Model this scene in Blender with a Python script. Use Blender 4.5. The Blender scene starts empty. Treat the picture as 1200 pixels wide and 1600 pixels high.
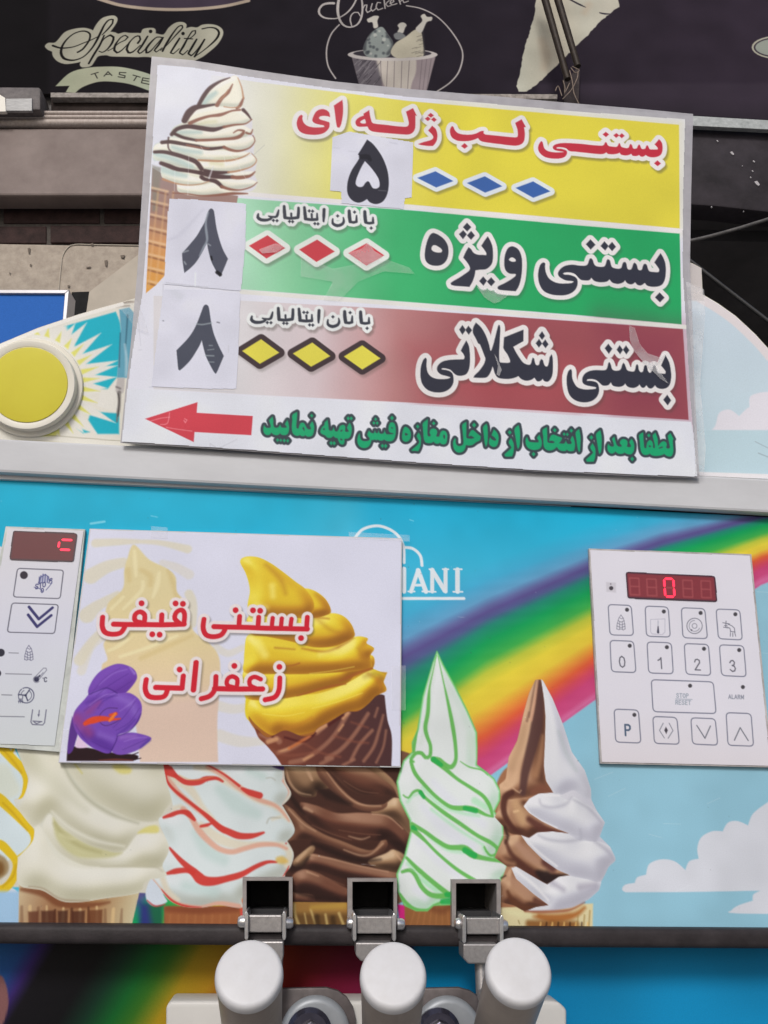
import bpy, bmesh, math, random
import numpy as np
from mathutils import Matrix, Vector
random.seed(7)
SC = bpy.context.scene
COL = SC.collection

# ------------------------------------------------------------------ camera
F = 1360.0                      # focal length in photo pixels (photo 1200 x 1600)
CAM = np.array((0.0, -0.70, 1.40))
def _n(v):
    v = np.array(v, float); return v / np.linalg.norm(v)
_Z = _n((76, 4013, -F)); _X = _n((18000, -802, -F)); _X = _n(_X - _Z * _X.dot(_Z)); _Y = np.cross(_Z, _X)
M_WC = np.stack([_X, _Y, _Z], 1)          # world -> camera
M_CW = M_WC.T
cd = bpy.data.cameras.new("camera"); cam = bpy.data.objects.new("camera", cd); COL.objects.link(cam)
mw = Matrix.Identity(4)
for i in range(3):
    for j in range(3): mw[i][j] = M_CW[i][j]
    mw[i][3] = CAM[i]
cam.matrix_world = mw
cd.sensor_fit = 'VERTICAL'; cd.sensor_height = 24.0; cd.lens = F / 1600.0 * 24.0
cd.clip_start = 0.02; cd.clip_end = 400.0
SC.camera = cam
SC.render.resolution_x = 768; SC.render.resolution_y = 1024

# ------------------------------------------------------------------ world, sun, exposure
SUN_EL, SUN_AZ = math.radians(36), math.radians(197)   # azimuth clockwise from +Y
w = bpy.data.worlds.new("World"); SC.world = w; w.use_nodes = True
nt = w.node_tree
sky = nt.nodes.new('ShaderNodeTexSky'); sky.sky_type = 'NISHITA'; sky.sun_disc = False
sky.sun_elevation = SUN_EL; sky.sun_rotation = SUN_AZ; sky.air_density = 1.0; sky.dust_density = 3.0; sky.ozone_density = 1.0
bg = nt.nodes['Background']; bg.inputs[1].default_value = 0.09
nt.links.new(sky.outputs[0], bg.inputs[0])
sl = bpy.data.lights.new("sun", 'SUN'); sl.energy = 1.7; sl.angle = math.radians(14); sl.color = (1.0, 0.985, 0.96)
so = bpy.data.objects.new("sun", sl); COL.objects.link(so)
sd = Vector((math.sin(SUN_AZ) * math.cos(SUN_EL), math.cos(SUN_AZ) * math.cos(SUN_EL), math.sin(SUN_EL)))
so.rotation_euler = (-sd).to_track_quat('-Z', 'Y').to_euler(); so.location = (0, 0, 6)
SC.view_settings.view_transform = 'Standard'; SC.view_settings.look = 'None'
SC.view_settings.gamma = 1.0; SC.view_settings.exposure = 0.08
SC.cycles.max_bounces = 6; SC.cycles.transparent_max_bounces = 12

# ------------------------------------------------------------------ planes
def ray(p):
    v = np.array((p[0] - 600.0, 800.0 - p[1], -F)); return M_CW @ (v / np.linalg.norm(v))
class Plane:
    """a flat face of the place: origin, right, up, normal towards the viewer"""
    def __init__(s, o, u, v):
        s.o = np.array(o, float); s.u = _n(u); s.v = _n(np.array(v, float) - s.u * np.dot(v, s.u)); s.n = np.cross(s.u, s.v)
    def at(s, p, off=0.0):
        d = ray(p); o = s.o + s.n * off
        t = (o - CAM).dot(s.n) / d.dot(s.n); return CAM + d * t
    def uv(s, p, off=0.0):
        q = s.at(p, off) - s.o; return np.array((q.dot(s.u), q.dot(s.v)))
    def w(s, uv, off=0.0):
        return s.o + s.u * uv[0] + s.v * uv[1] + s.n * off
    def shifted(s, off):
        q = Plane(s.o + s.n * off, s.u, s.v); return q
PANEL = Plane((0, 0, 1.4), (1, 0, 0), (0, 0, 1))                       # front of the ice-cream machine
_b = PANEL.at((640, 720), 0.016)
SIGN = Plane(_b, (1, 0, 0), (0, -0.1838, 0.983))                       # price sign, top leaning out
HEAD = SIGN.shifted(-0.016)                                            # machine header behind it
_fw = np.array((0.0795, 0.9968, 0.0))
FAC = Plane(CAM + _fw * 2.1, (0.9968, -0.0795, 0), (0, 0, 1))           # shop front behind

# ------------------------------------------------------------------ materials
def lin(c):
    c = np.asarray(c, float) / 255.0
    return np.where(c <= 0.04045, c / 12.92, ((c + 0.055) / 1.055) ** 2.4)
def mat(name, rgb, rough=0.5, metal=0.0, spec=0.3, noise=0.0, scale=40.0, bump=0.0, bscale=200.0, second=None, detail=6.0, coat=0.0, stretch=None, emit=None):
    m = bpy.data.materials.new(name); m.use_nodes = True
    t = m.node_tree; b = t.nodes['Principled BSDF']
    b.inputs['Roughness'].default_value = rough; b.inputs['Metallic'].default_value = metal
    b.inputs['Specular IOR Level'].default_value = spec; b.inputs['Coat Weight'].default_value = coat
    b.inputs['Base Color'].default_value = (*rgb, 1)
    co = t.nodes.new('ShaderNodeTexCoord'); src = co.outputs['Object']
    if stretch:
        mp = t.nodes.new('ShaderNodeMapping'); mp.inputs['Scale'].default_value = stretch
        t.links.new(src, mp.inputs[0]); src = mp.outputs[0]
    if noise > 0 or second is not None:
        nz = t.nodes.new('ShaderNodeTexNoise'); nz.inputs['Scale'].default_value = scale; nz.inputs['Detail'].default_value = detail
        nz.inputs['Roughness'].default_value = 0.65
        t.links.new(src, nz.inputs['Vector'])
        r = t.nodes.new('ShaderNodeValToRGB')
        if second is None:
            lo = [max(0, c * (1 - noise)) for c in rgb]; hi = [min(1, c * (1 + noise)) for c in rgb]
        else: lo, hi = second, rgb
        r.color_ramp.elements[0].position = 0.32; r.color_ramp.elements[1].position = 0.68
        r.color_ramp.elements[0].color = (*lo, 1); r.color_ramp.elements[1].color = (*hi, 1)
        t.links.new(nz.outputs['Fac'], r.inputs[0]); t.links.new(r.outputs[0], b.inputs['Base Color'])
    if bump > 0:
        n2 = t.nodes.new('ShaderNodeTexNoise'); n2.inputs['Scale'].default_value = bscale; n2.inputs['Detail'].default_value = 4
        t.links.new(src, n2.inputs['Vector'])
        bp = t.nodes.new('ShaderNodeBump'); bp.inputs['Strength'].default_value = bump; bp.inputs['Distance'].default_value = 0.002
        t.links.new(n2.outputs['Fac'], bp.inputs['Height']); t.links.new(bp.outputs[0], b.inputs['Normal'])
    if emit:
        b.inputs['Emission Color'].default_value = (*emit[:3], 1); b.inputs['Emission Strength'].default_value = emit[3]
    return m
def paint_mat(name, rough=0.45, spec=0.25, grain=0.05, gscale=900.0, bump=0.0, bscale=18.0, mott=0.03):
    """printed surface: the ink colours are stored per vertex, paper grain and mottling are procedural"""
    m = bpy.data.materials.new(name); m.use_nodes = True
    t = m.node_tree; b = t.nodes['Principled BSDF']
    b.inputs['Roughness'].default_value = rough; b.inputs['Specular IOR Level'].default_value = spec
    a = t.nodes.new('ShaderNodeAttribute'); a.attribute_name = 'ink'
    co = t.nodes.new('ShaderNodeTexCoord')
    nz = t.nodes.new('ShaderNodeTexNoise'); nz.inputs['Scale'].default_value = gscale; nz.inputs['Detail'].default_value = 2
    n2 = t.nodes.new('ShaderNodeTexNoise'); n2.inputs['Scale'].default_value = 14; n2.inputs['Detail'].default_value = 6
    t.links.new(co.outputs['Object'], nz.inputs['Vector']); t.links.new(co.outputs['Object'], n2.inputs['Vector'])
    r = t.nodes.new('ShaderNodeMapRange'); r.inputs[1].default_value = 0.25; r.inputs[2].default_value = 0.75
    r.inputs[3].default_value = 1 - grain; r.inputs[4].default_value = 1 + grain
    r2 = t.nodes.new('ShaderNodeMapRange'); r2.inputs[1].default_value = 0.25; r2.inputs[2].default_value = 0.75
    r2.inputs[3].default_value = 1 - mott; r2.inputs[4].default_value = 1 + mott
    t.links.new(nz.outputs['Fac'], r.inputs[0]); t.links.new(n2.outputs['Fac'], r2.inputs[0])
    mu = t.nodes.new('ShaderNodeMath'); mu.operation = 'MULTIPLY'
    t.links.new(r.outputs[0], mu.inputs[0]); t.links.new(r2.outputs[0], mu.inputs[1])
    v = t.nodes.new('ShaderNodeVectorMath'); v.operation = 'SCALE'
    t.links.new(a.outputs['Color'], v.inputs[0]); t.links.new(mu.outputs[0], v.inputs['Scale'])
    t.links.new(v.outputs[0], b.inputs['Base Color'])
    if bump > 0:
        n3 = t.nodes.new('ShaderNodeTexNoise'); n3.inputs['Scale'].default_value = bscale; n3.inputs['Detail'].default_value = 3
        t.links.new(co.outputs['Object'], n3.inputs['Vector'])
        bp = t.nodes.new('ShaderNodeBump'); bp.inputs['Strength'].default_value = bump; bp.inputs['Distance'].default_value = 0.01
        t.links.new(n3.outputs['Fac'], bp.inputs['Height']); t.links.new(bp.outputs[0], b.inputs['Normal'])
    return m
def film_mat(name, rgb=(0.8, 0.8, 0.84), alpha=0.25, rough=0.25, var=0.4):
    m = bpy.data.materials.new(name); m.use_nodes = True
    t = m.node_tree; b = t.nodes['Principled BSDF']
    b.inputs['Base Color'].default_value = (*rgb, 1); b.inputs['Roughness'].default_value = rough
    b.inputs['Specular IOR Level'].default_value = 0.5
    co = t.nodes.new('ShaderNodeTexCoord')
    nz = t.nodes.new('ShaderNodeTexNoise'); nz.inputs['Scale'].default_value = 60; nz.inputs['Detail'].default_value = 5
    t.links.new(co.outputs['Object'], nz.inputs['Vector'])
    r = t.nodes.new('ShaderNodeMapRange'); r.inputs[1].default_value = 0.3; r.inputs[2].default_value = 0.7
    r.inputs[3].default_value = alpha * (1 - var); r.inputs[4].default_value = min(1, alpha * (1 + var))
    t.links.new(nz.outputs['Fac'], r.inputs[0]); t.links.new(r.outputs[0], b.inputs['Alpha'])
    return m

# ------------------------------------------------------------------ objects
def link(o, parent=None):
    COL.objects.link(o)
    if parent is not None:
        o.parent = parent
        o.matrix_parent_inverse = parent.matrix_world.inverted()
    return o
def thing(name, label, cat, loc=(0, 0, 0), group=None):
    o = bpy.data.objects.new(name, None); COL.objects.link(o); o.location = loc
    o.matrix_world = Matrix.Translation(Vector([float(v) for v in loc]))
    o.empty_display_size = 0.05
    return tag(o, label, cat, group)
def tag(o, label=None, cat=None, group=None, kind=None):
    if label: o['label'] = label
    if cat: o['category'] = cat
    if group: o['group'] = group
    if kind: o['kind'] = kind
    return o
def mesh_obj(name, verts, faces, m, parent=None, smooth=False, bevel=0.0, seg=2, flat_angle=None):
    me = bpy.data.meshes.new(name); me.from_pydata([tuple(map(float, v)) for v in verts], [], faces); me.update()
    bm = bmesh.new(); bm.from_mesh(me); bmesh.ops.recalc_face_normals(bm, faces=bm.faces)
    if bevel > 0:
        es = [e for e in bm.edges if len(e.link_faces) == 2 and e.calc_face_angle(0) > math.radians(35)]
        bmesh.ops.bevel(bm, geom=es, offset=bevel, segments=seg, affect='EDGES', profile=0.5, clamp_overlap=True)
    bm.to_mesh(me); bm.free()
    me.materials.append(m)
    if smooth:
        me.polygons.foreach_set('use_smooth', [True] * len(me.polygons))
        try: me.set_sharp_from_angle(angle=math.radians(40))
        except Exception: pass
    o = bpy.data.objects.new(name, me); return link(o, parent)
def prism(name, pl, pts, front, back, m, parent=None, bevel=0.0, smooth=False, seg=2, pxoff=None):
    """outline given on a face (photo pixels on the plane at offset pxoff or front), real thickness from front to back"""
    po = front if pxoff is None else pxoff
    uv = [pl.uv(p, po) for p in pts]; n = len(uv)
    v = [pl.w(q, front) for q in uv] + [pl.w(q, back) for q in uv]
    f = [list(range(n)), list(range(2 * n - 1, n - 1, -1))] + [[i, i + n, (i + 1) % n + n, (i + 1) % n] for i in range(n)]
    return mesh_obj(name, v, f, m, parent, smooth, bevel, seg)
def frame_prism(name, pl, outer, inner, front, back, m, parent=None, bevel=0.0):
    ou = [pl.uv(p, front) for p in outer]; inn = [pl.uv(p, front) for p in inner]; n = len(ou)
    v = [pl.w(q, front) for q in ou] + [pl.w(q, front) for q in inn] + [pl.w(q, back) for q in ou] + [pl.w(q, back) for q in inn]
    f = []
    for i in range(n):
        j = (i + 1) % n
        f += [[i, j, n + j, n + i], [2 * n + i, 3 * n + i, 3 * n + j, 2 * n + j], [i, 2 * n + i, 2 * n + j, j], [n + i, n + j, 3 * n + j, 3 * n + i]]
    return mesh_obj(name, v, f, m, parent, False, bevel)
def sheet(name, pl, pts, off, m, parent=None):
    v = [pl.at(p, off) for p in pts]
    return mesh_obj(name, v, [list(range(len(v)))], m, parent)
def tube(name, pts, radii, m, parent=None, seg=12, cap=True):
    P = [np.array(p, float) for p in pts]; n = len(P)
    if np.isscalar(radii): radii = [radii] * n
    verts, faces = [], []
    ref = None
    for i in range(n):
        t = _n(P[min(i + 1, n - 1)] - P[max(i - 1, 0)])
        if ref is None: ref = np.array((0, 0, 1.0)) if abs(t[2]) < 0.9 else np.array((1.0, 0, 0))
        a = _n(np.cross(t, ref)); b = np.cross(a, t); ref = b
        for k in range(seg):
            an = 2 * math.pi * k / seg
            verts.append(P[i] + (a * math.cos(an) + b * math.sin(an)) * radii[i])
    for i in range(n - 1):
        for k in range(seg):
            k2 = (k + 1) % seg
            faces.append([i * seg + k, i * seg + k2, (i + 1) * seg + k2, (i + 1) * seg + k])
    if cap: faces += [list(range(seg)), list(range((n - 1) * seg, n * seg))]
    return mesh_obj(name, verts, faces, m, parent, True)
def lathe(name, o, axis, prof, m, parent=None, seg=48):
    """prof: list of (distance along axis, radius)"""
    axis = _n(axis); ref = np.array((1.0, 0, 0)) if abs(axis[0]) < 0.9 else np.array((0, 0, 1.0))
    a = _n(np.cross(axis, ref)); b = np.cross(axis, a); o = np.array(o, float)
    v, f = [], []
    for (h, r) in prof:
        for k in range(seg):
            an = 2 * math.pi * k / seg
            v.append(o + axis * h + (a * math.cos(an) + b * math.sin(an)) * max(r, 1e-5))
    n = len(prof)
    for i in range(n - 1):
        for k in range(seg):
            k2 = (k + 1) % seg
            f.append([i * seg + k, i * seg + k2, (i + 1) * seg + k2, (i + 1) * seg + k])
    f += [list(range(seg)), list(range((n - 1) * seg, n * seg))]
    return mesh_obj(name, v, f, m, parent, True)

# ------------------------------------------------------------------ printed artwork: inks on a fine mesh
def catmull(pts, closed=True, step=3.0):
    """pts: list of (x, y, corner)"""
    P = []
    for p in pts:
        P.append((p[0], p[1]))
        if len(p) > 2 and p[2]: P.append((p[0], p[1]))
    n = len(P); out = []
    rng = range(n) if closed else range(n - 1)
    for i in rng:
        if closed: p0, p1, p2, p3 = P[i - 1], P[i], P[(i + 1) % n], P[(i + 2) % n]
        else: p0, p1, p2, p3 = P[max(i - 1, 0)], P[i], P[i + 1], P[min(i + 2, n - 1)]
        if p1 == p2: continue
        L = math.hypot(p2[0] - p1[0], p2[1] - p1[1]); k = max(1, int(L / step))
        for j in range(k):
            t = j / k; t2 = t * t; t3 = t2 * t
            out.append(tuple(0.5 * (2 * p1[c] + (p2[c] - p0[c]) * t + (2 * p0[c] - 5 * p1[c] + 4 * p2[c] - p3[c]) * t2 + (3 * p1[c] - p0[c] - 3 * p2[c] + p3[c]) * t3) for c in (0, 1)))
    if not closed: out.append(P[-1])
    return out
def parse(s):
    """'x,y x,y! ...' ; ! marks a corner"""
    r = []
    for tk in s.split():
        c = tk.endswith('!'); x, y = tk.rstrip('!').split(','); r.append((float(x), float(y), c))
    return r
class Zm:
    """window of the photograph: local coordinates -> photo pixels"""
    def __init__(s, x0, y0, k): s.x0, s.y0, s.k = x0, y0, k
    def __call__(s, pts): return [(s.x0 + p[0] / s.k, s.y0 + p[1] / s.k) + tuple(p[2:]) for p in pts]
ID = Zm(0, 0, 1)
def poly(txt, z=ID, smooth=True, step=1.6):
    p = z(parse(txt)) if isinstance(txt, str) else z(txt)
    return catmull(p, True, step) if smooth else [(a[0], a[1]) for a in p]
def line(txt, z=ID, smooth=True, step=2.0):
    p = z(parse(txt)) if isinstance(txt, str) else z(txt)
    return catmull(p, False, step) if smooth else [(a[0], a[1]) for a in p]
def circ(c, r, z=ID, ry=None, n=28):
    ry = r if ry is None else ry
    p = [(c[0] + r * math.cos(2 * math.pi * i / n), c[1] + ry * math.sin(2 * math.pi * i / n)) for i in range(n)]
    return [(a[0], a[1]) for a in z(p)]
class Canvas:
    def __init__(s, pl, off, bbox, pitch, bgcol):
        s.pl, s.off, s.pitch = pl, off, pitch
        q = np.array([pl.uv(p, off) for p in bbox]); s.u0, s.v1 = q[:, 0].min(), q[:, 1].max()
        s.W = int((q[:, 0].max() - s.u0) / pitch) + 1; s.H = int((s.v1 - q[:, 1].min()) / pitch) + 1
        s.img = np.empty((s.H, s.W, 3), np.float32); s.img[:] = np.array(bgcol, np.float32)
        c = (np.array(bbox[0]) + np.array(bbox[2])) / 2
        a = s.map([c])[0]; b = s.map([c + np.array((10.0, 0))])[0]; s.k = np.linalg.norm(b - a) / 10.0   # canvas px per photo px
        s.clip = None
    def map(s, pts):
        q = np.array([s.pl.uv(p, s.off) for p in pts])
        return np.stack([(q[:, 0] - s.u0) / s.pitch, (s.v1 - q[:, 1]) / s.pitch], 1)
    def win(s, pts, m):
        x0 = max(0, int(pts[:, 0].min() - m)); x1 = min(s.W, int(pts[:, 0].max() + m) + 2)
        y0 = max(0, int(pts[:, 1].min() - m)); y1 = min(s.H, int(pts[:, 1].max() + m) + 2)
        return x0, x1, y0, y1
    def sdf(s, paths, strokes=(), margin=10.0):
        """signed distance (photo px, negative inside) of closed paths (odd-even) joined with strokes [(pts, width[, dist])]"""
        Pm = [s.map(p) for p in paths]; Sm = [(s.map(p), wd) for (p, wd) in strokes]
        allp = np.concatenate(Pm + [a for a, _ in Sm]); mw = max([np.max(w_) for _, w_ in Sm], default=0) * s.k
        x0, x1, y0, y1 = s.win(allp, margin * s.k + mw)
        if x1 <= x0 or y1 <= y0: return None
        X, Y = np.meshgrid(np.arange(x0, x1, dtype=np.float32), np.arange(y0, y1, dtype=np.float32))
        D = np.full(X.shape, 1e9, np.float32)
        if Pm:
            ins = np.zeros(X.shape, bool); d2 = np.full(X.shape, 1e12, np.float32)
            for p in Pm:
                q = np.roll(p, -1, 0)
                for (ax, ay), (bx, by) in zip(p.tolist(), q.tolist()):
                    dx, dy = bx - ax, by - ay; L2 = dx * dx + dy * dy
                    if L2 < 1e-9: continue
                    t = np.clip(((X - ax) * dx + (Y - ay) * dy) / L2, 0, 1)
                    ex = X - ax - t * dx; ey = Y - ay - t * dy
                    np.minimum(d2, ex * ex + ey * ey, out=d2)
                    if ay != by:
                        cr = ((ay > Y) != (by > Y)) & (X < dx * (Y - ay) / (by - ay) + ax); ins ^= cr
            D = np.sqrt(d2); D[ins] *= -1
        for p, wd in Sm:
            n = len(p); ws = np.full(n, wd, float) if np.isscalar(wd) else np.interp(np.linspace(0, 1, n), np.linspace(0, 1, len(wd)), wd)
            ws = ws * s.k / 2
            if n == 1: D = np.minimum(D, np.hypot(X - p[0, 0], Y - p[0, 1]) - ws[0]); continue
            for i in range(n - 1):
                (ax, ay), (bx, by) = p[i].tolist(), p[i + 1].tolist(); dx, dy = bx - ax, by - ay; L2 = dx * dx + dy * dy + 1e-9
                t = np.clip(((X - ax) * dx + (Y - ay) * dy) / L2, 0, 1)
                D = np.minimum(D, np.hypot(X - ax - t * dx, Y - ay - t * dy) - (ws[i] + t * (ws[i + 1] - ws[i])).astype(np.float32))
        return (x0, x1, y0, y1), D / s.k, X, Y
    def put(s, r, cov, col, clip=None):
        x0, x1, y0, y1 = r
        cl = clip if clip is not None else s.clip
        if cl is not None: cov = cov * cl[y0:y1, x0:x1]
        if s.pl is None: return
        c = np.array(col, np.float32)
        if c.ndim == 1: c = c[None, None, :]
        v = s.img[y0:y1, x0:x1]; v += (c - v) * cov[..., None]
    @staticmethod
    def cov(D, soft): return np.clip(0.5 - D / max(soft, 1e-3), 0, 1) if soft < 3 else (lambda t: t * t * (3 - 2 * t))(np.clip(0.5 - D / soft, 0, 1))
    def fill(s, paths, col, soft=1.2, grow=0.0, alpha=1.0, strokes=(), clip=None):
        if paths and isinstance(paths[0][0], (int, float)): paths = [paths]
        r = s.sdf(paths, strokes, 4 + grow + soft)
        if r is None: return
        s.put(r[0], s.cov(r[1] - grow, soft) * alpha, col, clip)
    def stroke(s, pts, width, col, soft=1.2, alpha=1.0, clip=None):
        s.fill([], col, soft, 0, alpha, [(pts, width)], clip)
    def strokes(s, lst, z, col, soft=1.2, alpha=1.0, clip=None):
        for txt, wd in lst:
            s.stroke(line(txt, z, step=3.0), np.array(wd, float) / z.k if not np.isscalar(wd) else wd / z.k, col, soft, alpha, clip)
    def mask(s, paths, soft=1.2, strokes=()):
        if paths and isinstance(paths[0][0], (int, float)): paths = [paths]
        m = np.zeros((s.H, s.W), np.float32); r = s.sdf(paths, strokes, 6 + soft)
        x0, x1, y0, y1 = r[0]; m[y0:y1, x0:x1] = s.cov(r[1], soft); return m
    def letter(s, paths, col, halo=None, hw=5.0, shadow=None, strokes=(), soft=1.3, sh=(3, 4)):
        r = s.sdf(paths, strokes, hw + 14)
        if r is None: return
        if shadow is not None:
            D = r[1]; k = s.k; dx, dy = int(round(sh[0] * k)), int(round(sh[1] * k))
            Ds = np.roll(np.roll(D, dy, 0), dx, 1); s.put(r[0], s.cov(Ds - hw, 6.0) * shadow, (70, 65, 60))
        if halo is not None: s.put(r[0], s.cov(r[1] - hw, soft), halo)
        s.put(r[0], s.cov(r[1], soft), col)
    def grad(s, p0, p1, stops, paths=None, soft=1.2, alpha=1.0, clip=None):
        """linear colour gradient between two photo points"""
        a, b = s.map([p0, p1]); d = b - a; L2 = d.dot(d)
        if paths is None:
            r = (0, s.W, 0, s.H); X, Y = np.meshgrid(np.arange(s.W, dtype=np.float32), np.arange(s.H, dtype=np.float32)); cv = np.ones(X.shape, np.float32)
        else:
            if isinstance(paths[0][0], (int, float)): paths = [paths]
            rr = s.sdf(paths, (), 4 + soft)
            if rr is None: return
            r, D, X, Y = rr; cv = s.cov(D, soft)
        t = np.clip(((X - a[0]) * d[0] + (Y - a[1]) * d[1]) / L2, 0, 1)
        ts = [q[0] for q in stops]; c = np.stack([np.interp(t, ts, [q[1][k] for q in stops]) for k in range(3)], -1)
        s.put(r, cv * alpha, c.astype(np.float32), clip)
    def puff(s, txt, z, ramp, w, L=(-0.38, -0.62, 0.68), alpha=1.0, clip=None, soft=1.4, blur=3.0, gain=1.0):
        """a soft rounded fold of the pictured ice cream: inks follow a pillow profile"""
        p = poly(txt, z) if isinstance(txt, str) else txt
        r = s.sdf([p], (), 8 + soft)
        if r is None: return
        D = r[1]; d = np.clip(-D / w, 0, 1); h = w * np.sin(d * math.pi / 2) * 0.95 * gain
        n = max(1, int(blur * s.k))
        for _ in range(3):
            for ax in (0, 1):
                c = np.cumsum(np.pad(h, [(n + 1, n) if a == ax else (0, 0) for a in (0, 1)], 'edge'), axis=ax)
                sl = [slice(None)] * 2; s2 = [slice(None)] * 2
                sl[ax] = slice(2 * n + 1, None); s2[ax] = slice(0, -(2 * n + 1))
                h = (c[tuple(sl)] - c[tuple(s2)]) / (2 * n + 1)
        gy, gx = np.gradient(h); gx, gy = gx * s.k, gy * s.k
        nz = 1 / np.sqrt(1 + gx * gx + gy * gy); l = np.array(L) / np.linalg.norm(L)
        lam = (-gx * l[0] - gy * l[1] + l[2]) * nz
        ts = [q[0] for q in ramp]; col = np.stack([np.interp(lam, ts, [q[1][k] for q in ramp]) for k in range(3)], -1)
        s.put(r[0], s.cov(D, soft) * alpha, col.astype(np.float32), clip)
    def mottle(s, amp, size, seed=1, mask=None):
        rg = np.random.RandomState(seed); h, w_ = max(2, int(s.H / size) + 2), max(2, int(s.W / size) + 2)
        g = rg.rand(h, w_); yy = np.linspace(0, h - 1.001, s.H); xx = np.linspace(0, w_ - 1.001, s.W)
        yi, xi = yy.astype(int), xx.astype(int); fy, fx = (yy - yi)[:, None], (xx - xi)[None, :]
        fy = fy * fy * (3 - 2 * fy); fx = fx * fx * (3 - 2 * fx)
        n = (g[yi][:, xi] * (1 - fy) + g[yi + 1][:, xi] * fy) * (1 - fx) + (g[yi][:, xi + 1] * (1 - fy) + g[yi + 1][:, xi + 1] * fy) * fx
        f = 1 + amp * (n * 2 - 1)
        if mask is not None: f = 1 + (f - 1) * mask
        s.img *= f[..., None].astype(np.float32)
    def build(s, name, m, parent=None, gain=1.2, outline=None, holes=(), bow=None):
        jj, ii = np.mgrid[0:s.H, 0:s.W]
        u = s.u0 + ii * s.pitch; v = s.v1 - jj * s.pitch
        co = s.pl.o + s.pl.n * s.off + u[..., None] * s.pl.u + v[..., None] * s.pl.v
        if bow is not None: co = co + bow(u, v)[..., None] * s.pl.n
        idx = (jj * s.W + ii)
        q = np.stack([idx[:-1, :-1], idx[1:, :-1], idx[1:, 1:], idx[:-1, 1:]], -1).reshape(-1, 4)
        if outline is not None or holes:
            keep = np.ones((s.H, s.W), bool)
            if outline is not None:
                keep[:] = False; r = s.sdf([outline], (), 6); x0, x1, y0, y1 = r[0]; keep[y0:y1, x0:x1] = r[1] < 0
            for h in holes:
                r = s.sdf([h], (), 3); x0, x1, y0, y1 = r[0]; keep[y0:y1, x0:x1] &= r[1] > 0
            kq = keep.reshape(-1)[q].all(1); q = q[kq]
        lc = lin(np.clip(s.img, 0, 255)) * gain
        lc = np.clip(lc, 0, 0.9).reshape(-1, 3); co = co.reshape(-1, 3)
        used = np.unique(q); remap = np.zeros(len(co), np.int64); remap[used] = np.arange(len(used)); q = remap[q]; co = co[used]; lc = lc[used]
        me = bpy.data.meshes.new(name)
        me.vertices.add(len(co)); me.vertices.foreach_set('co', co.astype(np.float32).ravel())
        me.loops.add(q.size); me.loops.foreach_set('vertex_index', q.astype(np.int32).ravel())
        me.polygons.add(len(q)); me.polygons.foreach_set('loop_start', np.arange(0, q.size, 4, dtype=np.int32))
        me.update(calc_edges=True)
        at = me.attributes.new('ink', 'FLOAT_COLOR', 'POINT')
        at.data.foreach_set('color', np.concatenate([lc, np.ones((len(lc), 1))], 1).astype(np.float32).ravel())
        me.materials.append(m)
        o = bpy.data.objects.new(name, me); return link(o, parent)
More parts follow.
